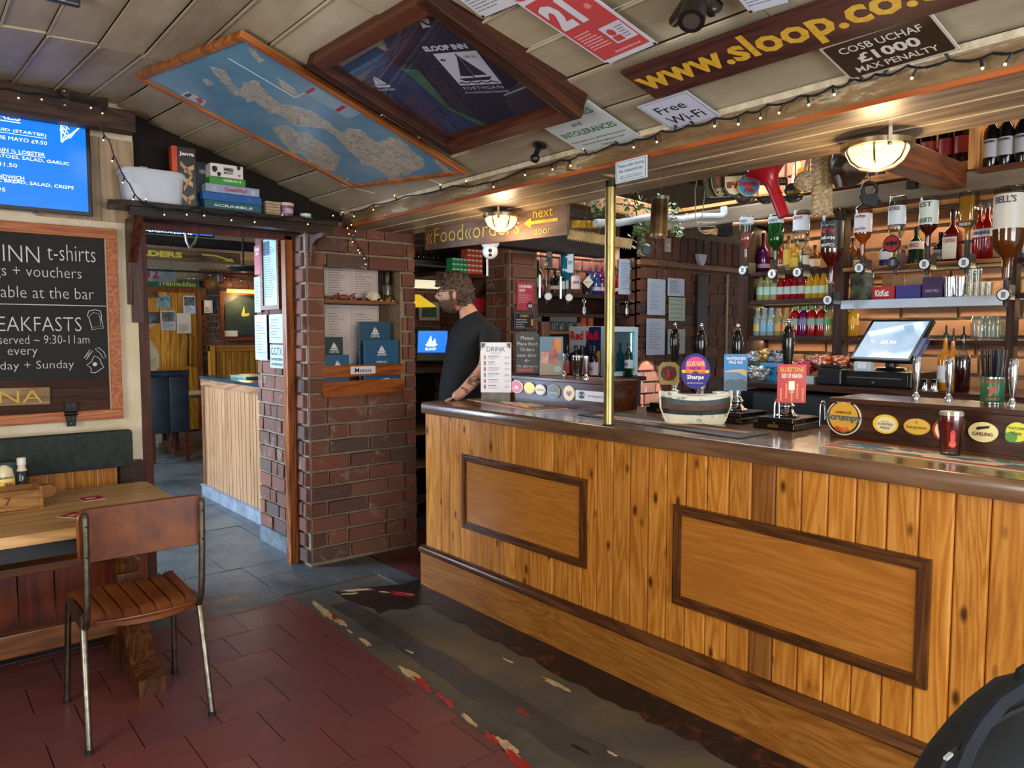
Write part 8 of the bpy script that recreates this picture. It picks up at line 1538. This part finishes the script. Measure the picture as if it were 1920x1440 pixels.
def xsheet(nm,lab,x0,y0,x1,y1,col,seed,frm=None,txts=(),n=10,cat='notice'):
 a,b=W(x0,y0,'x',XPn),W(x1,y1,'x',XPn);zt_,zb_=a.z,W(x0,y1,'x',XPn).z;M=frame((XPn,(a.y+b.y)/2,(zt_+zb_)/2),(0,-1,0),(0,0,1));t=thing(nm,lab,cat,M=M);w_,h_=abs(a.y-b.y),zt_-zb_
 part('sheet',MB().box(-w_/2,w_/2,-h_/2,h_/2,0,.003),flat(col,.4),t)
 if frm:m_=MB();fr(m_,w_+.03,h_+.03,.03,-.004,.014);part('frame',m_,wood('#3a1c0e','#5a3018','#6c3e22','z',.35),t)
 for(s_,y_,ww_,hh_,c_)in txts:T(t,s_,0,y_*h_,ww_*w_,hh_*h_,flat(c_,.5),z=.004,bold=.02)
 if n:lines(t,-w_*.38,w_*.38,[h_*(.36-.72*(k+.5)/n)for k in range(n)],.006,flat('#5a6a7a',.6),z=.003,seed=seed)
 return t,w_,h_
t,w_,h_=xsheet('framed_price_list','brown framed drinks list on the passage bricks',492,447,525,578,'#9fb8cc',41,True,n=22);part('dark_panel',MB().box(-w_*.42,-w_*.05,h_*.25,h_*.44,.003,.005),flat('#2a4660',.4),t)
xsheet('red_notice','red under 25 notice at the outer edge of the passage bricks',477,462,489,516,'#a83240',42,None,(('UNDER',.36,.8,.10,'#dcd4d8'),('25?',.22,.5,.10,'#dcd4d8')),6);xsheet('blue_notice','pale blue notice below the red notice on the passage bricks',477,520,490,586,'#8fa8bc',43,n=9)
xsheet('long_notice','long white notice curling on the passage bricks',478,591,502,674,'#a9b4bc',44,n=12);xsheet('plain_notice','pale notice directly beneath the framed price list',505,590,532,643,'#a4b0a8',45,n=7)
xsheet('cctv_notice','white C.C.T.V. recording notice on the passage bricks',507,646,533,689,'#a8b4bc',46,None,(('C.C.T.V.',.22,.85,.34,'#2a3038'),('24 HOUR RECORDING',-.12,.85,.12,'#2a3038'),('IN OPERATION',-.34,.8,.12,'#2a3038')),0)
# ============================================================ STAFF ALCOVE
YS=5.6
def SP(px,py,Y=YS):return W(px,py,'y',Y)
a,b=SP(770,492),SP(858,506);t=thing('silver_shelf','grey metal edged shelf of small bottles behind the barman','shelf',((a.x+b.x)/2,5.5,b.z));part('shelf_board',MB().box(2.6,b.x,5.35,5.74,b.z,a.z),flat('#6a6e76',.35,.6),t,world=True)
for k in range(9):p=SP(775+k*9.5,490,5.45);solo('miniature_bottle',MB().lathe([(r_*.8,z_)for r_,z_ in prof('spirit',.10,.018)],10,Matrix.Translation((p.x,5.45,a.z+.001))),G['dkgreen']if k%3 else G['dark'],'small bottle on the grey shelf behind the barman','bottle','small bottles on the grey shelf',50)
solo('light_fitting',MB().cbox(SP(815,534,5.55),(.50,.08,.07),b=.005),emit('#e8dcb8',.55),'cream strip light fitting behind the head of the barman','light');solo('black_speaker',MB().cbox(SP(812,513,5.6),(.42,.12,.10),b=.008),flat('#0c0b0b',.5),'black speaker box under the grey shelf','speaker')
a,b=SP(786,566,5.68),SP(824,601,5.68);t=thing('framed_painting','small white framed painting of the sea behind the barman','picture',M=frame(((a.x+b.x)/2,5.70,(a.z+b.z)/2),(1,0,0),(0,0,1)));w_,h_=b.x-a.x,a.z-b.z;m_=MB();fr(m_,w_,h_,.028,0,.02);part('frame',m_,flat('#a8a28e',.4),t);part('canvas',MB().box(-w_/2+.02,w_/2-.02,-h_/2+.02,h_/2-.02,0,.006),two('#2a3a3a','#5a6a50',9,.5),t)
c_=SP(780,575,5.3);solo('yellow_lamp_shade',MB().lathe([(.03,.10),(.17,.0),(.165,.0),(.025,.095)],24,Matrix.Translation(c_)),emit('#d8b42a',.55),'yellow glass lamp shade hanging at the edge of the brick pillar','lamp',smooth=50)
ts=thing('order_screen','small blue order screen behind the barman','screen',SP(800,660,5.2));Mq=frame(DP(808,642,5.45),CR*1.0,Vector((0,0,1))+CF*.25);Ml_=XF[ts.name].inverted()@Mq;part('casing',MB().box(-.12,.13,-.10,.10,-.03,0,Ml_,b=.005),blk,ts);part('screen',MB().box(-.095,.12,-.075,.085,0,.002,Ml_),scr,ts);part('emblem',MB().prism([(-.03,-.01),(.0,.05),(.01,-.0),(.03,.03),(.04,-.01)],.002,.004,Ml_).prism([(-.04,-.015),(.05,-.015),(.03,-.03),(-.03,-.03)],.002,.004,Ml_),wl_,ts);T(ts,'SLOOP',.0,-.05,.08,.02,wl_,z=.003,bold=.02,M=Ml_);part('stand',MB().box(-.1,.1,-.14,-.10,-.12,.02,Ml_),blk,ts)
zc_=W(790,690,'y',5.3).z;ac=thing('alcove_counter','dark cabinet of glass shelves beside the brick pillar','cabinet',(3.0,5.4,0));part('worktop',MB().box(2.62,3.8,5.10,5.72,zc_-.03,zc_),wood('#3a2818','#5a4028','#6e5236','x',.4),ac,world=True)
for yy_ in(810,872):z_=W(788,yy_,'y',5.15).z;part('shelf_board',MB().box(2.62,3.8,5.12,5.72,z_-.02,z_),wood('#6a5030','#86683e','#9a7a4c','x',.5),ac,world=True)
part('back_board',MB().box(2.62,3.8,5.70,5.73,.1,zc_),flat('#0c0a0a',.7),ac,world=True)
for z_r in(810,872):
 z_=W(788,z_r,'y',5.15).z
 for k in range(6):tumbler('clear pint tumbler on the cabinet shelves beside the brick pillar',Vector((2.82+.075*(k%3),5.2+.09*(k//3),z_+.001)),.034,.13,'tumblers in the alcove cabinet','pint_tumbler')
YC=4.78;a,b=W(818,518,'y',YC),W(944,514,'y',YC);t=thing('gable_shelf','brown bracket shelf of small cartons on the alcove wall','shelf',((a.x+b.x)/2,YC,b.z));zsh=W(900,514,'y',YC).z;part('shelf_board',MB().box(a.x,W(944,514,'y',YC).x,YC,YC+.22,zsh-.03,zsh),wood('#2c1a12','#44291d','#573629','x',.4),t,world=True)
part('bracket',MB().prism([(YC+.02,zsh-.03),(YC+.2,zsh-.03),(YC+.2,zsh-.16),(YC+.15,zsh-.13)],W(922,520,'y',YC).x-.02,W(922,520,'y',YC).x+.02,Matrix(((0,0,1,0),(1,0,0,0),(0,1,0,0),(0,0,0,1)))),wood('#2c1a12','#44291d','#573629','z',.4),t,world=True)
def cartons(x0,x1,n,rows,col,top,lab,grp):
 first=None
 for j in range(rows):
  for i in range(n):
   px=x0+(x1-x0)*(i+.5)/n;p=W(px,514,'y',YC+.02);h_=.037;w_=(W(x1,514,'y',YC+.02).x-W(x0,514,'y',YC+.02).x)/n*.94;pos=Vector((p.x,YC+.02,zsh+.001+j*(h_+.002)))
   if first is None:
    first=thing('small_carton',lab,'carton',pos,0,grp);part('carton',MB().box(-w_/2,w_/2,0,.08,0,h_),flat(col,.4),first);part('top_print',MB().box(-w_*.4,w_*.4,-.001,0,h_*.55,h_*.92),flat(top,.4),first)
   else:copytree(first,pos,label=lab+(', bottom layer' if j==0 else ', top layer' if j==rows-1 else ', middle layers'))
cartons(848,876,4,3,'#2a8a50','#a8d8b8','small green and white carton stacked on the gable shelf','green cartons on the gable shelf');cartons(876,905,4,5,'#c4502a','#e8c8bc','small orange and white carton stacked on the gable shelf','orange cartons on the gable shelf')
for px,lab in((910,'tall black carton next to the orange cartons'),(924,'tall black carton with orange tip beneath the camera'),(933,'tall black carton with orange tip nearest the pillar')):p=W(px,514,'y',YC+.04);t=thing('black_carton',lab,'carton',(p.x,YC+.04,zsh+.001));part('carton',MB().box(-.022,.022,0,.10,0,.13),flat('#1a1a1e',.4),t);part('tip',MB().prism([(-.018,.118),(.018,.118),(0,.100)],.0,.001,BOTM),flat('#c85a2a',.4),t)
a,b=W(884,556,'y',5.0),W(937,622,'y',5.0);cr_=thing('card_rack','dark wooden rack of red and cream cards behind the barman','rack',M=frame(((a.x+b.x)/2,5.02,(a.z+b.z)/2),(1,0,0),(0,0,1)));w_,h_=b.x-a.x,a.z-b.z;rwd=wood('#3a1c10','#552c1c','#683c28','x',.4)
for y_ in(-.5,-.27,.0):part('rail',MB().box(-w_/2,w_/2,y_*h_,y_*h_+.012,.03,.05),rwd,cr_)
part('side',MB().box(w_/2,w_/2+.03,-h_*.9,h_*.9,-.03,.05),rwd,cr_);part('divider',MB().box(-.01,.01,-h_/2,h_*.6,-.02,.05),rwd,cr_);part('back',MB().box(-w_/2,w_/2,-h_*.6,h_*.7,-.04,-.02),rwd,cr_)
for(x,y_,ww_,hh_,c_,lab)in((-.25,.22,.42,.5,'#b82838','red folder in the upper slot of the card rack'),(-.2,-.12,.3,.3,'#b82838','red folder in the middle slot of the card rack'),(.22,.2,.34,.3,'#b8a888','cream card in the upper slot of the card rack'),(.28,.34,.36,.2,'#5a9ac0','blue card peeping over the cream card'),(.24,-.1,.32,.3,'#a8a088','cream patterned card in the middle slot'),(.24,-.38,.36,.24,'#b0a890','cream card in the lowest slot of the rack')):
 cc_=XF[cr_.name]@Vector((x*w_,y_*h_,.012 if 'blue' in lab else.02));solo('card',MB().cbox(cc_,(ww_*w_,.004,hh_*h_),b=0),flat(c_,.5),lab,'card','cards in the alcove rack')
solo('gable_post',MB().box(W(940,560,'y',4.9).x,W(949,560,'y',4.9).x,4.88,4.96,1.2,W(944,530,'y',4.9).z),rwd,'dark wooden post with pointed top beside the inner pillar','post')
# ============================================================ THE BARMAN
Fd=(-CR+Vector((0,0,0))).normalized();Ld=Vector((0,0,1)).cross(Fd)
skinm=two('#a87860','#c8957a',12,.5,lo=.3,hi=.7,rnd=False)
def chain(nodes,edges,root=0,sub=2):
 me=bpy.data.meshes.new('skin');me.from_pydata([tuple(n[0])for n in nodes],edges,[]);o=bpy.data.objects.new('skin',me);C.objects.link(o)
 md=o.modifiers.new('s','SKIN');md.use_smooth_shade=True;md.branch_smoothing=.4;sv=me.skin_vertices[0].data
 for i,n in enumerate(nodes):r_=n[1];sv[i].radius=(r_,r_)if isinstance(r_,(int,float))else r_;sv[i].use_root=(i==root)
 o.modifiers.new('u','SUBSURF').levels=sub;bpy.context.view_layer.update()
 ev=o.evaluated_get(bpy.context.evaluated_depsgraph_get());m2=bpy.data.meshes.new_from_object(ev);mb=MB();mb.v=[tuple(v.co)for v in m2 .vertices];mb.f=[tuple(p.vertices)for p in m2 .polygons]
 bpy.data.objects.remove(o);bpy.data.meshes.remove(me);bpy.data.meshes.remove(m2);return mb
D0=4.98
def Q(px,py,dd=0):return DP(px,py,D0+dd)
pel=Q(872,800);zf=.152
man=thing('person','bearded man in glasses and a black t-shirt leaning a tattooed arm on the bar','person',(pel.x,pel.y,zf))
hip_l,hip_r=pel-Fd*0+Ld*.10+Vector((0,0,-.05)),pel-Ld*.10+Vector((0,0,-.05))
kl=Vector((hip_l.x,hip_l.y,.60))+Fd*.03;kr=Vector((hip_r.x,hip_r.y,.60))+Fd*.05;al=Vector((hip_l.x,hip_l.y,.25))-Fd*.02;ar=Vector((hip_r.x,hip_r.y,.25))
sl,sr=Q(920,622,-.17),Q(876,616,.18);el=Q(912,690,-.26);wr=Q(862,740,-.31);ha=Q(848,747,-.32)
er=Q(868,700,.30);wr2=Q(830,735,.25)
nodes=[(pel,(.15,.12)),(Q(862,735),(.145,.125)),(Q(872,670),(.16,.12)),(Q(889,615),(.10,.08)),(Q(882,588),.062),(Q(868,566),.060),(sl,.062),(el,.054),(wr,.034),(ha,.036),(sr,.062),(er,.045),(wr2,.030),(hip_l,.095),(kl,.062),(al,.042),(al+Fd*.09+Vector((0,0,-.06)),.036),(hip_r,.095),(kr,.062),(ar,.042),(ar+Fd*.09+Vector((0,0,-.06)),.036)]
body=chain(nodes,[(0,1),(1,2),(2,3),(3,4),(4,5),(3,6),(6,7),(7,8),(8,9),(3,10),(10,11),(11,12),(0,13),(13,14),(14,15),(15,16),(0,17),(17,18),(18,19),(19,20)])
hd=(ha-wr).normalized();
for k in range(4):
 s_=(Ld*(.024-.016*k));b0=ha+s_;L_=(.075,.082,.078,.062)[k]
 f_=chain([(b0,.010),(b0+hd*L_*.5+Vector((0,0,.006)),.0088),(b0+hd*L_*.8+Vector((0,0,-.004)),.008),(b0+hd*L_+Vector((0,0,-.014)),.0065)],[(0,1),(1,2),(2,3)],sub=1);body.add(f_.v,f_.f)
f_=chain([(wr+hd*.02-Ld*.02,.012),(ha-Ld*.048,.0105),(ha-Ld*.055+hd*.03,.009)],[(0,1),(1,2)],sub=1);body.add(f_.v,f_.f)
hc=Q(851,551);Mh=Matrix(((Fd.x,Ld.x,0,hc.x),(Fd.y,Ld.y,0,hc.y),(0,0,1,hc.z),(0,0,0,1)))@Matrix.Rotation(rad(4),4,'Y')
bm=bmesh.new();bmesh.ops.create_icosphere(bm,subdivisions=4,radius=1)
for q in bm.verts:
 x,y,z=q.co;X,Y,Z=x*.098,y*.076,z*.122
 if z<-.1:k=min(1,(-z-.1)/.9);X=X*(1-.25*k)+.022*k*(1 if x>-.2 else.2);Y*=1-.32*k
 if x<0 and z<-.35:X*=.72
 if x>.5:
  X+=.026*math.exp(-((z+.12)/.16)**2-(y/.20)**2)+.016*math.exp(-((z+.02)/.22)**2-(y/.14)**2)
  X+=.008*math.exp(-((z-.22)/.10)**2-(y/.5)**2)-.010*math.exp(-((z-.05)/.08)**2-((abs(y)-.38)/.18)**2)
  X+=.008*math.exp(-((z+.42)/.06)**2-(y/.3)**2)+.010*math.exp(-((z+.72)/.14)**2-(y/.3)**2)
 q.co=Mh@Vector((X,Y,Z))
bm.verts.index_update();body.add([q.co[:]for q in bm.verts],[[q.index for q in f.verts]for f in bm.faces]);bm.free()
for sg in(1,-1):
 ear=MB().ball((-.012,sg*.078,-.012),(.020,.011,.034),12,Mh);body.add(ear.v,ear.f)
bo_=part('body',body,skinm,man,world=True);bo_.data.polygons.foreach_set('use_smooth',[True]*len(bo_.data.polygons))
rm=bo_.modifiers.new('r','REMESH');rm.mode='VOXEL';rm.voxel_size=.006;rm.use_smooth_shade=True
hairm=two('#2a1a10','#4a3220',60,.6,lo=.35,hi=.7,bump=.6)
def shell_(name,test,rx,ry,rz,mt,amp,fr_,off=(0,0,0),sub=5):
 bm=bmesh.new();bmesh.ops.create_icosphere(bm,subdivisions=sub,radius=1);kill=[f for f in bm.faces if not test(f.calc_center_median())];bmesh.ops.delete(bm,geom=kill,context='FACES')
 for q in bm.verts:
  p=q.co.copy();d=1+amp*(noise.noise(p*fr_)+.6*noise.noise(p*fr_*2.3));q.co=Mh@Vector((p.x*rx*d+off[0],p.y*ry*d+off[1],p.z*rz*d+off[2]))
 bmesh.ops.solidify(bm,geom=bm.faces[:],thickness=.006);bm.verts.index_update();mb=MB().add([q.co[:]for q in bm.verts],[[q.index for q in f.verts]for f in bm.faces]);bm.free();o=part(name,mb,mt,man,70,world=True);return o
shell_('hair',lambda c:(c.z>.12 and c.x<.98 and(c.z>.48 or c.x<.62))or(c.x<-.12 and c.z>-.62),.122,.098,.142,hairm,.16,7,(-.008,0,.006))
shell_('fringe',lambda c:c.z>.35 and c.x>.25,.118,.085,.138,hairm,.22,8,(.004,0,.012))
shell_('beard',lambda c:c.z<-.30 and c.x>-.15 and c.z>-.98 and not(c.x>.8 and c.z>-.42),.101,.074,.122,two('#3a2618','#5a4028',70,.7),.07,10,(.012,0,-.008),4)
shell_('sideburn',lambda c:abs(c.y)>.5 and-.36<c.z<.15 and-.12<c.x<.30,.098,.0795,.122,two('#3a2618','#5a4028',70,.7),.03,10,(0,0,0),4)
gl_=flat('#2c2420',.3)
for sg in(1,-1):
 c_=Vector((.098,sg*.034,.012));part('glasses_rim',MB().tube([Mh@(c_+Vector((-.012*abs(math.sin(a*.5))if False else 0,.026*math.cos(a),.021*math.sin(a))))for a in[i*.524 for i in range(12)]],.0022,6,closed=True),gl_,man,60,world=True)
 part('glasses_arm',MB().tube([Mh@Vector((.095,sg*.060,.018)),Mh@Vector((.05,sg*.078,.018)),Mh@Vector((-.012,sg*.082,.014))],.0024,6),gl_,man,60,world=True)
part('glasses_bridge',MB().tube([Mh@Vector((.100,-.010,.016)),Mh@Vector((.106,0,.018)),Mh@Vector((.100,.010,.016))],.002,6),gl_,man,world=True)
for sg in(1,-1):part('eye',MB().ball(Mh@Vector((.079,sg*.030,.008)),.011,12),flat('#d8d4cc',.2),man,60,world=True);part('eyebrow',MB().tube([Mh@Vector((.098,sg*.014,.034)),Mh@Vector((.094,sg*.034,.038)),Mh@Vector((.080,sg*.050,.032))],.0038,6),hairm,man,world=True)
tee=two('#06070a','#0b0c11',9,.95,bump=.3,rnd=False)
ml=sl.lerp(el,.66);mr=sr.lerp(er,.6)
ts_=chain([(Q(870,790),(.168,.142)),(Q(866,735),(.19,.17)),(Q(880,672),(.20,.17)),(Q(893,618),(.155,.12)),(Q(881,588),.080),(sl,.080),(ml,.070),(sr,.080),(mr,.068)],[(0,1),(1,2),(2,3),(3,4),(3,5),(5,6),(3,7),(7,8)])
part('tshirt',ts_,tee,man,80,world=True)
tr_=chain([(Q(872,795),(.165,.138)),(hip_l,.108),(kl,.082),(al,.066),(hip_r,.108),(kr,.082),(ar,.066)],[(0,1),(1,2),(2,3),(0,4),(4,5),(5,6)])
part('trousers',tr_,flat('#101116',.8),man,80,world=True)
for q in(al,ar):c_=q+Fd*.06;part('shoe',MB().ball((c_.x,c_.y,zf+.045),(.085,.085,.045),14),flat('#0f0f11',.5),man,60,world=True)
ink=flat('#4a3a3c',.6)
def tat(t_,up,sc_,seed):
 r=random.Random(seed);p=el.lerp(wr,t_)if t_>=0 else sl.lerp(el,1+t_);rad_=(.054-.018*t_ if t_>=0 else.055)+.003;ax_=(wr-el).normalized()if t_>=0 else(el-sl).normalized();out=(-CF-ax_*(-CF).dot(ax_)).normalized();sd=ax_.cross(out);pts=[]
 for k in range(9):u_=r.uniform(-1,1)*sc_;v_=r.uniform(-.8,.8);pts.append(p+ax_*u_+(out*math.cos(v_+up)+sd*math.sin(v_+up))*rad_)
 part('tattoo',MB().tube(pts,.0022,4),ink,man,world=True)
for q in((-.12,0,.012,1),(-.05,.3,.01,2),(.12,-.1,.015,3),(.45,.2,.03,4),(.5,-.2,.03,5),(.62,.1,.02,6),(.85,0,.014,7)):tat(*q)
flush_text()
